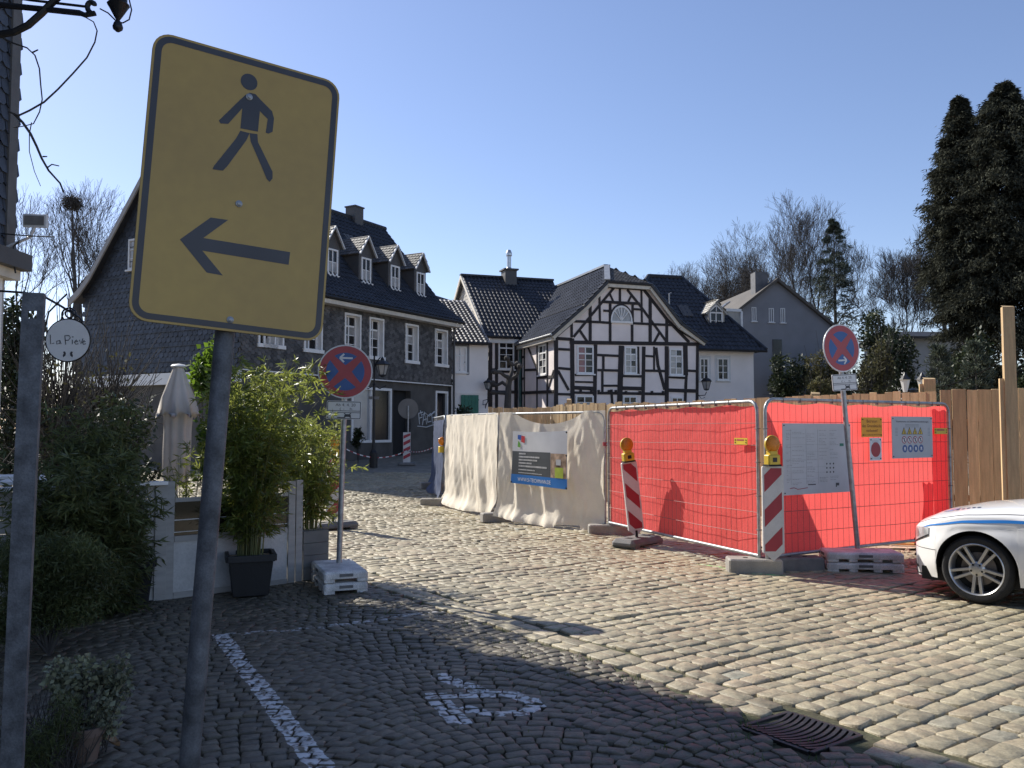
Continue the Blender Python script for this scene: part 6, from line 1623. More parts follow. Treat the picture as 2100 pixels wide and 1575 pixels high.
# ------------------------------------------------------------------ terrace fence
A_ = G(340, 1229); B_ = G(598, 1196); TFr = Frame((A_.x, A_.y, 0), math.atan2(B_.y - A_.y, B_.x - A_.x)); TW = (B_ - A_).length
tf = thing('terrace_screen', 'low white wooden terrace screen with glazed upper pane behind the black pot', 'screen', TFr.O, TFr.a)
for k, (x, h) in enumerate(((-.02, 1.17), (TW - .06, 1.12), (TW + .03, 1.13))):
    mb = MB(); mb.box(x, x + .08, -.03, .03, 0, h); mb.build('post', m_woodg, tf, bevel=.004)
mb = MB(); mb.box(.065, TW - .065, -.012, .012, .06, .56); mb.build('lower_panel', M('blistered_white_paint', (.52, .51, .49), .6, .14, 4, .25, 25, fine=.08), tf)
for za_, zb_ in ((.56, .62), (.96, 1.0), (.0, .06)):
    mb = MB(); mb.box(.065, TW - .065, -.025, .02, za_, zb_); mb.build('rail', m_woodg, tf)
mb = MB(); mb.box(.065, TW - .065, -.004, .004, .62, .96); mb.build('pane', M('dark_pane', (.016, .015, .013), .08, .3, 2, spec=.7), tf)
mb = MB(); mb.box(.066, TW - .066, -.010, -.005, .775, .783); mb.box(.066, TW - .066, -.010, -.005, .655, .661); mb.build('glazing_line', m_white, tf)
C_ = Vector((A_.x, A_.y, 0)) - TFr.ex * 1.75
tw2 = thing('plank_wall', 'white horizontal plank terrace wall left of the glazed screen', 'fence', C_, TFr.a)
for k in range(9):
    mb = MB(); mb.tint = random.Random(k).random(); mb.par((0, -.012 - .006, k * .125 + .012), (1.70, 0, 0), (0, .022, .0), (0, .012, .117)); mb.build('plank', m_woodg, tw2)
mb = MB(); mb.box(1.62, 1.735, -.035, .03, 0, 1.14); mb.build('corner_post', m_woodg, tw2, bevel=.004)
mb = MB(); mb.box(-.3, 1.72, -.09, .06, 1.142, 1.175); mb.build('coping', m_white, tw2)
# furled parasol
pp_ = at(366, 760, 10.6); t = thing('furled_parasol', 'furled cream parasol standing on the terrace behind the bamboo', 'parasol', (pp_.x, 10.6, 0))
zt = at(366, 746, 10.6).z; V = []; F = []; n = 48
prof_ = [(.05, zt - .04), (.075, zt - .10), (.125, zt - .25), (.185, zt - .42), (.245, zt - .58), (.235, zt - .62), (.16, zt - .645), (.15, zt - .85), (.155, zt - 1.1), (.15, zt - 1.35), (.125, zt - 1.5)]
for i, (r, z) in enumerate(prof_):
    for k in range(n):
        a = 2 * math.pi * k / n; pl = 1 + (.07 + .10 * i / len(prof_)) * math.sin(a * 8 + i * .15) + .03 * math.sin(a * 3 + z * 4)
        V.append((r * pl * math.cos(a), r * pl * math.sin(a), z - (.05 * (1 + math.sin(a * 8)) if i == 4 else 0)))
for i in range(len(prof_) - 1):
    for k in range(n): a, b = i * n + k, i * n + (k + 1) % n; F.append((a, a + n, b + n, b))
np_mesh('canopy', V, F, m_parasol, t, smooth=True)
mb = MB(); mb.lathe([(.085, zt - .045), (.095, zt - .03), (.07, zt - .01), (.01, zt)], n=24); mb.build('cap', m_white, t, smooth=2)
mb = MB(); mb.tube([(0, 0, zt - .1), (0, 0, .05)], .022, 10); mb.lathe([(.25, 0), (.25, .05), (.04, .07)], n=20); mb.build('pole', m_white, t)
# pots and planter
def pot(px, py, w, h, label, group='black plant pots'):
    p = G(px, py); t = thing('plant_pot', label, 'pot', (p.x, p.y + w / 2, 0), .35, group)
    mb = MB(); b_, tp = w * .38, w * .47
    mb.add([(-b_, -b_, 0), (b_, -b_, 0), (b_, b_, 0), (-b_, b_, 0), (-tp, -tp, h * .86), (tp, -tp, h * .86), (tp, tp, h * .86), (-tp, tp, h * .86)], [(3, 2, 1, 0), (0, 1, 5, 4), (1, 2, 6, 5), (2, 3, 7, 6), (3, 0, 4, 7)]); mb.build('tub', m_pot, t, bevel=.008)
    mb = MB(); q = w * .5
    for s in (-1, 1): mb.box(-q, q, s * q - .02, s * q + .02, h * .84, h); mb.box(s * q - .0195, s * q + .0195, -q + .02, q - .02, h * .842, h * .998)
    mb.build('rim', m_pot, t, bevel=.004)
    mb = MB(); mb.box(-q + .03, q - .03, -q + .03, q - .03, h * .80, h * .9); mb.build('compost', m_soil, t)
    return Vector((p.x, p.y + w / 2, h * .9))
pot1 = pot(498, 1226, .46, .42, 'square black pot holding the sunlit bamboo before the screen')
pot2 = pot(250, 1242, .42, .42, 'square black pot holding the shaded bamboo by the plank wall')
p = G(624, 1192); t = thing('planter_box', 'tall grey planter box right of the terrace screen', 'planter', (p.x, p.y + .2, 0), TFr.a, None)
for k in range(4):
    mb = MB(); mb.box(-.17, .14, -.20 - .001 * k, .3, .02 + k * .135, .02 + k * .135 + .130); mb.build('board', m_planter, t)
pl3 = Vector((p.x, p.y + .25, .55))

# ------------------------------------------------------------------ plants
def leafV(P, size, aspect, seed, droop=0.0, up=0.0, tint=None, dirs=None):
    r = np.random.default_rng(seed); n = len(P)
    d = r.normal(0, 1, (n, 3)) if dirs is None else dirs + r.normal(0, .45, (n, 3))
    d[:, 2] += up - droop; d /= np.linalg.norm(d, axis=1)[:, None]
    s = np.cross(d, r.normal(0, 1, (n, 3))); s /= np.linalg.norm(s, axis=1)[:, None] + 1e-9
    nn = np.cross(d, s); L = (size * r.uniform(.6, 1.3, n))[:, None]
    A = P; T_ = P + d * L - nn * L * .12 * r.uniform(0, 2, (n, 1)); Lf = P + d * L * .42 + s * L * aspect * .5; Rt = P + d * L * .42 - s * L * aspect * .5
    V = np.stack([A, Lf, T_, Rt], 1).reshape(-1, 3)
    F = (np.array([[0, 1, 2, 3]])[None] + (np.arange(n) * 4)[:, None, None]).reshape(-1, 4)
    t = r.random(n) if tint is None else np.clip(tint + r.normal(0, .12, n), 0, 1)
    return V, F, np.repeat(t, 4)
def sub(P, o): return np.asarray(P) - np.array(o)[None]
def bamboo(label, base, h, spread, nc, nl, mat, seed, lean=(0, 0), leafsize=.092, low=.3, squash=1.0):
    R = random.Random(seed); t = thing('bamboo', label, 'plant', (base.x, base.y, 0), 0, 'potted bamboos')
    cl = MB(); pts = []; dirs = []; tn = []
    for k in range(nc):
        a = R.uniform(0, 6.28); r0 = R.uniform(.02, .13); hh = h * R.uniform(.62, 1.0); out = spread * R.uniform(.15, 1.0)
        p0 = Vector((r0 * math.cos(a), r0 * math.sin(a), base.z)); path = []
        for q in range(8):
            u = q / 7; path.append(p0 + Vector((math.cos(a) * out * u ** 2.0 + lean[0] * u, (math.sin(a) * out * u ** 2.0) * squash + lean[1] * u, (hh - base.z) * (u - .10 * u ** 3))))
        cl.tube(path, [.007 * (1 - .75 * q / 7) for q in range(8)], 5, cap=False)
        nb = int(nl / nc / 9)
        for b in range(nb):
            u = low + (1 - low) * R.random() ** .8; i = min(6, int(u * 7)); f = u * 7 - i; c = path[i].lerp(path[i + 1], f)
            bd = Vector((R.gauss(0, 1), R.gauss(0, 1), R.uniform(-.2, .5))).normalized(); bl_ = R.uniform(.08, .30) * (1.15 - .5 * u); e = c + bd * bl_ + Vector((0, 0, -.25 * bl_))
            tb_ = R.random() * .6 + .4 * u
            for q in range(9):
                f2 = R.uniform(.25, 1.0); pts.append(c.lerp(e, f2)); dirs.append(bd * .8); tn.append(tb_)
    cl.build('culms', m_culm, t, kind='stuff')
    V, F, T_ = leafV(np.array([tuple(p) for p in pts]), leafsize, .17, seed, droop=.35, tint=np.array(tn), dirs=np.array([tuple(d) for d in dirs]))
    np_mesh('leaves', V, F, mat, t, T_, kind='stuff')
    return t
bamboo('sunlit yellow-green bamboo in the black pot before the terrace screen', pot1, 2.72, .70, 68, 17500, m_bamboo, 3, lean=(.0, .15), low=.14)
bamboo('deep shaded bamboo in the pot by the plank wall', pot2, 2.2, .52, 64, 17000, m_bambood, 4, lean=(-.42, 0), low=.0)
bamboo('sunlit bamboo rising from the grey planter box', pl3, 2.1, .46, 34, 6000, m_bamboo, 5, lean=(.0, .15), low=.1)
bamboo('thin sparse bamboo in front of the furled parasol', Vector((at(385, 1000, 9.6).x, 9.6, .3)), 1.65, .25, 10, 1000, m_bamboo, 6, low=.2)
bamboo('shaded bamboo at the far end of the plank wall', Vector((at(165, 1000, 7.75).x, 7.75, .05)), 1.7, .62, 60, 17000, m_bambood, 7, low=.0)
bamboo('low shaded bamboo spilling over the plank wall', Vector((at(225, 1000, 7.9).x, 7.9, .02)), 1.35, .42, 44, 10000, m_bambood, 8, low=.0)

def segs_mesh(name, S0, S1, R0, R1, mat, parent, n=4, kind=None):
    S0, S1 = np.asarray(S0, float), np.asarray(S1, float); R0, R1 = np.asarray(R0, float), np.asarray(R1, float)
    d = S1 - S0; d /= np.linalg.norm(d, axis=1)[:, None] + 1e-9
    ref = np.where(np.abs(d[:, 2:3]) > .9, np.array([[1., 0, 0]]), np.array([[0, 0, 1.]]))
    x = np.cross(d, ref); x /= np.linalg.norm(x, axis=1)[:, None]; y = np.cross(d, x)
    rings = []
    for (P, R) in ((S0, R0), (S1, R1)):
        for k in range(n):
            a = 2 * math.pi * k / n; rings.append(P + (x * math.cos(a) + y * math.sin(a)) * R[:, None])
    V = np.stack(rings, 1).reshape(-1, 3)
    f = [(k, (k + 1) % n, n + (k + 1) % n, n + k) for k in range(n)]
    F = (np.array(f)[None] + (np.arange(len(S0)) * 2 * n)[:, None, None]).reshape(-1, 4)
    return np_mesh(name, V, F, mat, parent, kind=kind)
def bare_tree(label, x, y, h, spread, seed, mat, trunk_r=.22, clear=.25, lean=(0, 0), levels=6, up=.35, cat='tree', group='bare trees', name='bare_tree', z0=None, twig=.012, nb=(2, 3), fine=1.0):
    R = random.Random(seed); t = thing(name, label, cat, (x, y, gz(y) if z0 is None else z0), 0, group)
    big = ([], [], [], []); tw = ([], [], [], [])
    def grow(p, d, L, r, lv):
        n = 3 if lv > 1 else 2; rr0 = r
        q = p
        for k in range(n):
            d = (d + Vector((R.gauss(0, .13), R.gauss(0, .13), R.gauss(0, .08) + up * .12))).normalized()
            e = q + d * (L / n); r1 = max(twig * .6, rr0 * (1 - .28 / n * (k + 1)))
            S_ = big if lv >= levels - 1 else tw
            S_[0].append(tuple(q)); S_[1].append(tuple(e)); S_[2].append(rr0 if k == 0 else rlast); S_[3].append(r1); rlast = r1
            if lv > 0 and (R.random() < (.62 if k < n - 1 else 1.0)) and (lv < levels or k > 0):
                for c in range(1):
                    az = R.uniform(0, 6.28); tilt = R.uniform(.35, .85) if lv < levels else R.uniform(.3, .75)
                    s = d.cross(Vector((math.cos(az), math.sin(az), .2))).normalized()
                    nd = (d * math.cos(tilt) + s * math.sin(tilt) * spread + Vector((0, 0, up * .25))).normalized()
                    grow(e, nd, L * R.uniform(.60, .80), r1 * R.uniform(.52, .72), lv - 1)
            q = e
        if lv > 0: grow(q, d, L * R.uniform(.62, .78), r1 * .78, lv - 1)
    L0 = h * .30
    grow(Vector((0, 0, 0)), Vector((lean[0], lean[1], 1)).normalized(), h * clear + L0 * .2, trunk_r, levels)
    # fit to the wanted height
    zmax = float(np.percentile([e[2] for e in tw[1]], 98)); k = h / zmax
    sc = lambda A: np.array(A) * k
    segs_mesh('trunk', sc(big[0]), sc(big[1]), big[2], big[3], mat, t, 7)
    segs_mesh('crown', sc(tw[0]), sc(tw[1]), np.maximum(tw[2], twig), np.maximum(tw[3], twig * .8), mat, t, 3)
    return t
def topz(py, D): return at(1050, py, D).z
TR = [('tall bare tree with nest ball left of the slate house', 150, 372, 48, 1.0, 14, .26), ('slim bare tree at the left beside the restaurant building', 88, 385, 50, .9, 12, .20), ('bare tree close to the slate gable', 222, 405, 52, .8, 13, .20)]
for lab, px, py, D, spr, sd, tr in TR:
    bare_tree(lab, at(px, 800, D).x, D, topz(py, D) - gz(D), spr, sd, m_bark, tr, levels=7, up=.75, group='bare trees on the left', twig=.008)
for lab, px, py, D, spr, sd, tr, ln in (('broad bare tree behind the grey gabled house ridge', 1582, 468, 68, 1.1, 21, .28, (0, 0)), ('bare tree right of the grey chimney', 1652, 442, 66, 1.0, 22, .26, (0.02, 0)), ('thin leaning bare tree between fir and conifers', 1812, 515, 60, .8, 23, .20, (-.18, 0)), ('tall many-branched bare tree beside the conifers', 1872, 428, 56, .85, 24, .26, (0, 0)), ('small bare tree above the white dormer house', 1436, 548, 75, 1.0, 25, .16, (0, 0)), ('low bare tree left of the grey roof', 1505, 520, 76, 1.1, 26, .18, (0, 0)), ('dense bare tree behind the white dormer roof', 1470, 560, 80, 1.1, 27, .16, (0, 0))):
    bare_tree(lab, at(px, 700, D).x, D, topz(py, D) - gz(D), spr, sd, m_bark2, tr, levels=8, up=.7, lean=ln, group='bare trees on the right', twig=.008)
# nest ball of twigs
nb_ = at(148, 417, 47.5); R = np.random.default_rng(2); n = 420
P = R.normal(0, 1, (n, 3)); P /= np.linalg.norm(P, axis=1)[:, None]; P *= (R.uniform(0, 1, (n, 1)) ** .45) * .52; P[:, 2] *= .8
dd = R.normal(0, 1, (n, 3)); dd /= np.linalg.norm(dd, axis=1)[:, None]
t = thing('nest', 'dark round ball of twigs high in the tall bare tree', 'nest', nb_); segs_mesh('twigs', P - dd * .16, P + dd * .16, np.full(n, .02), np.full(n, .012), m_bark, t, 3, kind='stuff')
mb = MB(); mb.tube([(.25, .3, -9.5), (.3, .2, -6.0), (.12, .1, -3.0), (.02, 0, -.9), (0, 0, .2)], [.16, .12, .085, .05, .03], 6); mb.build('supporting_branch', m_bark, t)
# pollarded tree in the square
def pollard():
    b = at(1040, 835, 30); t = thing('pollard_tree', 'knobbly pollarded tree in front of the half-timbered wing', 'tree', (b.x, 30, gz(30)))
    mb = MB((b.x, 30, gz(30))); g = lambda px, py: at(px, py, 30)
    base = Vector((b.x, 30, gz(30)))
    mb.tube([base, g(1041, 830), g(1043, 790), g(1045, 775)], [.14, .13, .11, .11], 8)
    arms = [[(1045, 775), (1050, 760), (1050, 748), (1062, 744)], [(1045, 775), (1036, 772), (1026, 765), (1014, 764)], [(1043, 792), (1030, 784), (1018, 790), (1010, 784)], [(1050, 748), (1043, 742), (1040, 736)], [(1043, 806), (1028, 806), (1012, 804)], [(1045, 780), (1060, 770), (1066, 752)]]
    mb.build('trunk', m_bark, t)
    mb = MB((b.x, 30, gz(30)))
    for i, a in enumerate(arms):
        pts = [g(*p) + Vector((0, (k * .12) * (-1) ** i, 0)) for k, p in enumerate(a)]; mb.tube(pts, [.085, .065, .055, .05][:len(pts)], 7)
        mb.lathe([(.03, -.09), (.10, -.04), (.11, .03), (.05, .09)], pts[-1], n=8)
    mb.build('crown', m_bark, t)
pollard()

def conifer(label, x, y, h, rad, seed, mat, z0, prof_, n=300, per=24, size=.2, name='conifer_tree', group=None, droop=.7, aspect=.22, curl=-.12, steps=9, sig=.13):
    """branch sprays of uneven length round a trunk; every spray carries small needle clumps"""
    R = np.random.default_rng(seed); t = thing(name, label, 'tree', (x, y, gz(y)), 0, group)
    u = R.random(n) ** .9; u[:8] = np.linspace(.93, 1.0, 8); a = R.uniform(0, 6.283, n)
    rr = np.interp(u, [p[0] for p in prof_], [p[1] for p in prof_]) * rad * np.clip(R.normal(.95, .20, n), .5, 1.45) + .08
    s = np.linspace(.42, 1.0, steps)[None]
    X = rr[:, None] * s; Z = (z0 + (h - z0) * u)[:, None] + X * .22 * np.sin(s * 2.6) + curl * X * s * 2
    X = X + R.normal(0, .05, X.shape)
    C = np.stack([X * np.cos(a)[:, None], X * np.sin(a)[:, None], Z], -1)
    side = R.normal(0, 1, X.shape) * X * .13
    C[..., 0] += -np.sin(a)[:, None] * side; C[..., 1] += np.cos(a)[:, None] * side
    C = C.reshape(-1, 3); ct_ = np.clip(np.repeat(R.normal(.45, .25, n), steps) + np.tile(np.linspace(-.2, .3, steps), n), 0, 1)
    P = np.repeat(C, per, 0) + R.normal(0, 1, (len(C) * per, 3)) * np.array([sig, sig, sig * .8]) * np.repeat(np.repeat(np.clip(rr / (rad * .6), .35, 1), steps), per)[:, None]
    out = np.repeat(np.repeat(np.stack([np.cos(a), np.sin(a), np.full(n, .05)], -1), steps, 0), per, 0)
    V, F, T_ = leafV(P, size, aspect, seed, droop=droop, tint=np.repeat(ct_, per), dirs=out * .8)
    np_mesh('crown', V, F, mat, t, T_)
    mb = MB(); mb.tube([(0, 0, 0), (0, 0, h * .5), (0, 0, h * .96)], [rad * .11 + .02, rad * .06 + .01, .02], 8); mb.build('trunk', m_bark, t)
    return t
P1 = [(0, .75), (.12, .95), (.3, 1.0), (.55, .92), (.72, .68), (.86, .38), (.95, .13), (1, .0)]
D = 38
conifer('tall dark cypress with pointed top right of the bare trees', at(1980, 700, D).x, D, topz(200, D) - gz(D), 1.30, 31, m_conif, topz(690, D) - gz(D), P1, n=460, per=32)
D = 37
conifer('tallest dark cypress filling the right edge', at(2074, 700, D).x, D, topz(172, D) - gz(D), 2.15, 32, m_conif, topz(720, D) - gz(D), [(0, .9), (.2, 1), (.5, 1.0), (.70, .82), (.83, .56), (.93, .26), (1, .0)], n=700, per=34)
D = 36
conifer('dark cypress beyond the right edge of the view', at(2190, 700, D).x, D, topz(260, D) - gz(D), 2.4, 33, m_conif, topz(760, D) - gz(D), P1, n=200, per=24)
D = 62
conifer('slender grey-green fir between the bare trees', at(1714, 690, D).x, D, topz(452, D) - gz(D), 1.9, 34, m_fir, topz(760, D) - gz(D), [(0, 1), (.2, .95), (.5, .7), (.75, .45), (.92, .2), (1, .03)], n=170, per=10, size=.22, name='fir_tree', droop=.15, curl=-.05)

def shrub(label, px0, px1, ptop, pbot, D, mat, seed, n=2600, size=.2, aspect=.45, droop=0.1, name='shrub', twigs=0, cat='shrub', group=None, gap=.35, z0=None, depth=.6):
    R = np.random.default_rng(seed); c0, c1 = at(px0, ptop, D), at(px1, ptop, D); zt_ = c0.z; zb = at(px0, pbot, D).z if z0 is None else z0
    g = min(gz(D), zb); t = thing(name, label, cat, ((c0.x + c1.x) / 2, D, g), 0, group)
    w = (c1.x - c0.x) / 2; h = zt_ - zb
    nl = 16; LC = R.uniform(-1, 1, (nl, 3)) * np.array([.62, depth, .62]); LR = R.uniform(.32, .52, nl)
    k = R.integers(0, nl, n); d = R.normal(0, 1, (n, 3)); d /= np.linalg.norm(d, axis=1)[:, None]
    P = LC[k] + d * (LR[k] * R.uniform(1 - gap, 1.0, n))[:, None]
    P = P / np.array([1.05, 1.05, 1.05]); P = P * np.array([w, w * depth * 1.4, h / 2]) + np.array([0, 0, zb - g + h / 2])
    P[:, 2] = np.clip(P[:, 2], .02, None)
    tint = np.clip(.5 + .5 * d[:, 2] * .3 + (k % 5 - 2) * .1, 0, 1)
    V, F, T_ = leafV(P, size, aspect, seed, droop=droop, tint=tint)
    np_mesh('foliage', V, F, mat, t, T_, kind='stuff')
    S0, S1, A0_, A1_ = [], [], [], []
    for q in range(nl):
        e = LC[q] * np.array([w, w * depth, h / 2]) + np.array([0, 0, zb - g + h / 2]); m_ = e * np.array([.4, .4, .5])
        S0 += [(0, 0, 0), tuple(m_)]; S1 += [tuple(m_), tuple(e)]; A0_ += [.03 * max(w, .3), .02 * max(w, .3)]; A1_ += [.02 * max(w, .3), .008 * max(w, .3)]
        for z in range(twigs):
            v = e + R.normal(0, 1, 3) * np.array([w, w, h / 2]) * .45; S0.append(tuple(m_ * .5 + e * .5)); S1.append(tuple(v)); A0_.append(.012); A1_.append(.006)
    segs_mesh('stem', S0, S1, A0_, A1_, m_bark, t, 4)
    return t
SH = [('dark evergreen shrub against the grey house wall', 1575, 1660, 715, 850, 50, m_ever, 3200, .22, 0), ('olive brown shrub left of the tilted sign', 1640, 1745, 690, 850, 46, m_olive, 3600, .2, 8), ('tall dark holly behind the tilted sign', 1755, 1860, 632, 850, 45, m_ever, 4200, .22, 2), ('dry brown bush behind the noticeboards', 1760, 1830, 690, 850, 36, m_olive, 2600, .16, 10), ('dark yew right of the tilted sign', 1800, 1885, 670, 850, 38, m_ever, 3400, .18, 3), ('pale yellowish grass bush above the hoarding', 1660, 1710, 765, 850, 30, m_olive, 1600, .12, 4), ('glossy laurel beside the tall timber post', 1945, 2030, 668, 850, 30, m_leafd if 'm_leafd' in globals() else m_ever, 3200, .16, 0), ('low glossy laurel at the right edge above the hoarding', 2060, 2140, 735, 850, 24, m_ever, 2200, .13, 0), ('dark undergrowth below the cypresses', 1900, 2140, 690, 900, 40, m_conif, 6000, .3, 0), ('dark hedge below the bare trees', 1560, 1960, 745, 880, 52, m_ever, 7000, .3, 4)]
for i, (lab, a, b, c, d, D, mt, n, sz, tw) in enumerate(SH):
    shrub(lab, a, b, c, d, D, mt, 50 + i, n, sz, twigs=tw, group='shrubs behind the hoarding')
for lab, px, py, D in (('slim columnar cypress left of the short timber post', 1926, 712, 26), ('slim columnar cypress left of the tall timber post', 2003, 706, 25)):
    conifer(lab, at(px, 800, D).x, D, topz(py, D) - gz(D), .28, int(px), m_fir, .3, [(0, .8), (.3, 1), (.7, .9), (.9, .5), (1, .1)], n=150, per=8, size=.13, name='columnar_cypress', group='slim cypresses', droop=-.8, sig=.05, steps=5)
shrub('dark evergreen at the left edge behind the steel post', -60, 110, 575, 1000, 21, m_ever, 69, 5000, .16, twigs=8, z0=gz(21))
shrub('small dark potted shrub beside the shop window', 722, 748, 872, 925, 31, m_ever, 70, 700, .12, group=None)
shrub('dark shrub below the green shutter', 925, 985, 828, 905, 33, m_ever, 71, 1600, .14)
shrub('round-leaved sunlit shrub behind the yellow sign post', 385, 482, 688, 845, 10.8, m_leaf, 72, 1500, .075, .8, gap=.6)
shrub('trailing green shrub beside the sunlit bamboo', 400, 470, 800, 1010, 10.2, m_leaf, 73, 900, .07, .7, gap=.6)
shrub('dense shaded conifer bush left of the plank wall', -30, 245, 1085, 1345, 6.5, m_bambood, 74, 26000, .055, .14, droop=-.2, gap=.6, z0=.02)
shrub('variegated evergreen shrub at the bottom left', 105, 265, 1335, 1560, 4.55, m_varieg, 75, 2200, .032, .75, gap=.5, z0=.05)
shrub('shaded low heather beside the variegated shrub', 40, 170, 1400, 1600, 4.2, m_bambood, 76, 2600, .04, .12, gap=.5, z0=.0)
for i, (lab, a, b, c, d, D) in enumerate((('twiggy bare hedge behind the terrace at the left', 35, 190, 640, 1000, 17), ('second twiggy bush left of the slate house', 120, 300, 720, 1000, 20), ('dark evergreen between terrace and slate house', 180, 330, 790, 1010, 15))):
    shrub(lab, a, b, c, d, D, m_ever if i == 2 else m_olive, 80 + i, 2200 if i == 2 else 500, .12, twigs=40 if i < 2 else 4, z0=gz(D))
# dry twigs and grass in the left bed
R = np.random.default_rng(9); b = at(90, 1340, 4.4); n = 240
S0 = np.c_[R.uniform(-.22, .25, n), R.uniform(-.2, .25, n), np.zeros(n)]; S1 = S0 + np.c_[R.normal(0, .10, n), R.normal(0, .10, n), R.uniform(.15, .42, n)]
t = thing('dry_grass', 'dry brown grass tuft in the shaded bottom left bed', 'grass', (b.x, 4.4, 0)); segs_mesh('blades', S0, S1, np.full(n, .0035), np.full(n, .001), m_bark2, t, 3, kind='stuff')
t['kind'] = 'thing'
# clay pot and fallen leaves
p = G(185, 1590); t = thing('clay_pot', 'half-hidden clay pot at the bottom left', 'pot', (p.x - .12, p.y + .18, 0)); mb = MB(); mb.lathe([(.06, 0), (.09, .14), (.10, .14), (.10, .18), (.085, .18), (.08, .13)], n=20); mb.build('body', M('clay', (.19, .13, .10), .8, .2, 6), t, smooth=2)
for i, (px, py, lab) in enumerate(((200, 1535, 'curled brown leaf lying by the clay pot'), (150, 1520, 'larger curled brown leaf behind the clay pot'))):
    p = G(px, py); t = thing('fallen_leaf', lab, 'leaf', (p.x, p.y, .03), i); V = []; F = []
    for a in range(7):
        for c in range(5): u = a / 6; v = c / 4 - .5; wd = .05 * math.sin(math.pi * min(1, u * .95 + .05)); V.append((u * .12, v * wd * 1.6, .05 * v * v * 2 + .02 * math.sin(u * 5)))
    F = [(a * 5 + c, a * 5 + c + 5, a * 5 + c + 6, a * 5 + c + 1) for a in range(6) for c in range(4)]
    np_mesh('blade', V, F, M('dead_leaf', (.30, .19, .11), .7, .2, 20), t, smooth=True)

# ------------------------------------------------------------------ top-left: wall lamp bracket, flood lamp, vine, hanging restaurant sign
D = 10.0
def pl(pts, D_=D): return [at(x, y, D_) for x, y in pts]
D = 10.0
o = at(0, 40, D); t = thing('wall_lamp_bracket', 'black wrought-iron lamp bracket with scroll reaching from the left wall', 'lamp', o)
def tub(pts, r, n=7, D_=D):
    mb.tube([p - o for p in pl(pts, D_)], r, n)
mb = MB(); tub([(-300, 60), (-60, 70), (0, 71), (30, 66), (58, 52), (85, 28), (108, 5), (130, -15)], .043); mb.build('brace', m_black, t)
mb = MB(); tub([(-300, -15), (-60, 5), (40, 14), (100, 20), (165, 27)], .036); tub([(-60, -20), (60, 0), (180, 14)], .016); mb.build('arm', m_black, t)
mb = MB(); sc_ = [(190 + 20 * math.cos(a) * (1 - .055 * i), 12 + 21 * math.sin(a) * (1 - .055 * i)) for i, a in enumerate(np.linspace(-.5, 5.9, 16))]; tub([(165, 27)] + [(175, 31)] + sc_[4:], .032); mb.build('scroll', m_black, t)
mb = MB(); c = at(243, 0, D) - o; zz0 = at(243, 55, D).z - o.z
mb.lathe([(.02, zz0 - .06), (.055, zz0 - .03), (.06, zz0), (.045, zz0 + .05), (.02, zz0 + .08), (.05, zz0 + .13), (.11, zz0 + .24), (.13, zz0 + .27), (.10, zz0 + .30), (.10, zz0 + .7), (.16, zz0 + .9)], (c.x, c.y, 0), n=12); mb.build('finial', m_black, t, smooth=2)
mb = MB(); tub([(205, 18), (222, 27), (240, 45), (252, 47), (265, 40), (270, 20), (264, -5)], .009, 5); mb.build('cable', m_black, t)
o = at(47, 450, 12.6); t = thing('flood_lamp', 'small grey flood lamp on a white arm at left', 'lamp', o)
c = at(70, 452, 12.6) - o; mb = MB(); w_, h_ = .165, .10
mb.par(c + Vector((-w_, -.02, -h_)), (2 * w_, .05, 0), (.01, .05, 0), (0, 0, 2 * h_)); mb.build('housing', m_signgrey, t, bevel=.01)
mb = MB(); mb.par(c + Vector((-w_ + .03, -.028, -h_ + .03)), (2 * w_ - .06, .045, 0), (0, .004, 0), (0, 0, 2 * h_ - .06)); mb.build('lens', m_concd, t)
mb = MB(); mb.tube([p - o for p in pl([(70, 466), (62, 486), (20, 504), (-40, 530)], 12.62)], .022, 7); mb.build('arm', m_signgrey, t)
mb = MB(); mb.tube([p - o for p in pl([(40, 495), (28, 505), (26, 530), (32, 560)], 12.6)], .012, 5); mb.tube([p - o for p in pl([(-10, 478), (60, 484), (112, 486)], 12.6)], .010, 5); mb.build('cable', m_black, t)
o = at(25, 235, 10.4); t = thing('bare_vine', 'bare climbing vine shoots hanging from the left wall', 'vine', o)
for pts, r in (([(20, 230), (38, 238), (62, 228), (90, 209), (118, 182), (150, 150), (178, 118), (193, 85), (198, 62), (192, 45), (172, 34)], .016), ([(28, 233), (48, 252), (64, 275), (76, 300), (86, 325), (100, 350), (122, 375), (132, 395)], .022), ([(0, 75), (30, 90), (54, 97), (70, 112), (80, 140), (86, 175), (88, 205), (82, 230), (66, 252), (48, 258), (28, 262)], .013), ([(66, 252), (60, 275), (59, 310), (68, 350), (84, 382)], .008), ([(88, 321), (98, 322)], .012), ([(98, 343), (108, 338), (119, 339)], .012), ([(66, 106), (80, 104)], .014)):
    mb = MB(); R = random.Random(int(r * 1e4)); mb.tube([p - o + Vector((0, R.uniform(-.03, .03), 0)) for p in pl(pts, 10.4)], [r * .82 * (1 - .5 * k / len(pts)) for k in range(len(pts))], 6); mb.build('shoot', m_bark, t)
c = at(140, 698, 11.2); o = c; t = thing('hanging_sign', 'round white restaurant sign with handwritten name hanging at left', 'sign', o, .08)
r = 43 * 11.2 / 1750
mb = MB(); mb.lathe([(r, -.012), (r, .012)], axis='y', n=40); mb.build('disc', M('sign_pale', (.78, .77, .75), .5, .06, 3), t)
mb = MB(); mb.tube([(r * 1.02 * math.cos(a), 0, r * 1.02 * math.sin(a)) for a in np.linspace(0, 2 * math.pi, 41)], .012, 6); mb.build('hoop', m_black, t)
k_ = 11.2 / 1750
mb = MB()
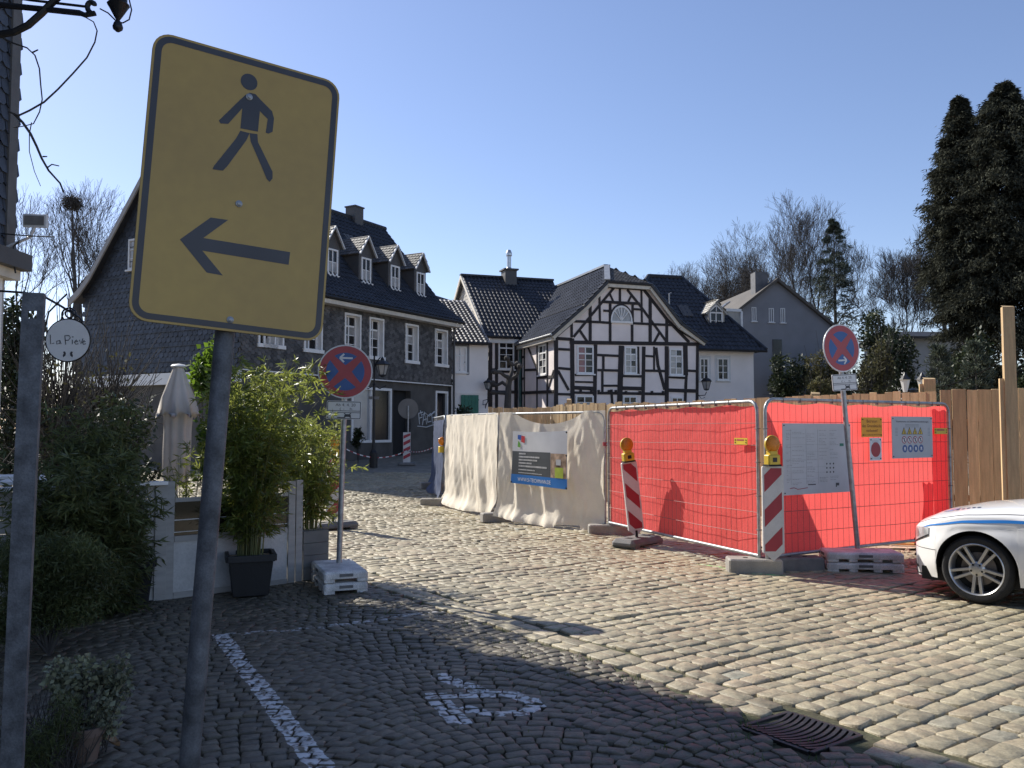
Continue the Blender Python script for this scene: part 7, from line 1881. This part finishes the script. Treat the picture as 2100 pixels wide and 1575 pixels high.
for (cx3, cy3, rad) in ((140, 645, 14), (141, 643, 8)):
    mb.tube([((cx3 - 140) * k_ + rad * k_ * math.cos(a), -.0, (698 - cy3) * k_ + rad * k_ * math.sin(a)) for a in np.linspace(0, 2 * math.pi, 25)], .012, 5)
mb.tube([((x - 140) * k_, 0, (698 - y) * k_) for x, y in ((168, 660), (160, 650), (120, 625), (90, 608), (50, 600), (-20, 596))], .016, 5)
mb.tube([((x - 140) * k_, 0, (698 - y) * k_) for x, y in ((112, 672), (125, 655), (128, 640))], .011, 5); mb.tube([((x - 140) * k_, 0, (698 - y) * k_) for x, y in ((90, 690), (100, 640), (125, 612), (135, 602))], .012, 5)
mb.build('scrollwork', m_black, t)
# hand-drawn letters as strokes, plus two small bird shapes
LT = [[(105, 687), (106, 706), (113, 704)], [(124, 699), (118, 700), (118, 706), (124, 705), (124, 698), (127, 706)], [(134, 690), (136, 707)], [(133, 689), (142, 688), (145, 693), (141, 698), (135, 698)], [(149, 697), (149, 706)], [(154, 702), (160, 700), (157, 697), (153, 702), (156, 706), (161, 705)], [(163, 697), (166, 705), (170, 694)], [(170, 702), (175, 700), (172, 698), (169, 702), (171, 706), (176, 705)], [(148, 691), (151, 691)]]
mb = MB()
for st in LT: mb.tube([((x - 140) * k_, -.013, (698 - y) * k_) for x, y in st], .0055, 4)
mb.build('lettering', m_ink, t)
for x0 in (132, 150):
    mb = MB(); s_ = 1 if x0 < 140 else -1
    poly_ = [(0, 0), (-1, 4), (1, 8), (-1, 11), (3, 12), (5, 8), (4, 3)]
    q = [((x0 - 140 + s_ * a) * k_, (698 - 733 + b_) * k_) for a, b_ in poly_]
    mb.prism(q, (0, -.0125, 0), (1, 0, 0), (0, 0, 1), (0, -.004, 0)); mb.build('bird_emblem', m_ink, t)
# chimney sliver of a red roof at the far right top edge is out of frame; terrace furniture behind the plank wall
for i, (px, py, D_) in enumerate(((70, 985, 9.6), (35, 975, 10.2))):
    p = at(px, py, D_); t = thing('terrace_table', ('white' if i == 0 else 'small pale') + ' terrace table behind the plank wall', 'table', (p.x, D_, 0), .3)
    mb = MB(); mb.box(-.35, .35, -.3, .3, p.z - .03, p.z); mb.build('table_top', m_white, t)
    for sx in (-1, 1):
        for sy in (-1, 1): mb = MB(); mb.box(sx * .3 - .02, sx * .3 + .02, sy * .25 - .02, sy * .25 + .02, 0, p.z - .03); mb.build('leg', m_galv, t)

# weeds and grit in the joints beside the gutter
R = np.random.default_rng(44); n = 2600
wx, wy = [], []
while len(wx) < n:
    a, b = R.uniform(-3.2, 2.6), -abs(R.normal(0, .55)) - .02
    p = BP + E1 * a + E2 * b; wx.append(p[0]); wy.append(p[1])
wx, wy = np.array(wx), np.array(wy); cl = np.sin(wx * 9 + wy * 5) * np.sin(wy * 11 - wx * 4) + R.normal(0, .3, n); k = cl > .35; wx, wy = wx[k], wy[k]; n = len(wx)
S0 = np.c_[wx, wy, lowwave(wx, wy) - .02]; S1 = S0 + np.c_[R.normal(0, .012, n), R.normal(0, .012, n), R.uniform(.022, .045, n)]
t = tag(segs_mesh('weeds', S0, S1, np.full(n, .0035), np.full(n, .001), M('weed_green', (.09, .14, .03), .7, .3, 5), None, 3), 'tiny green weeds growing in the paving joints along the gutter', 'weeds', kind='stuff')
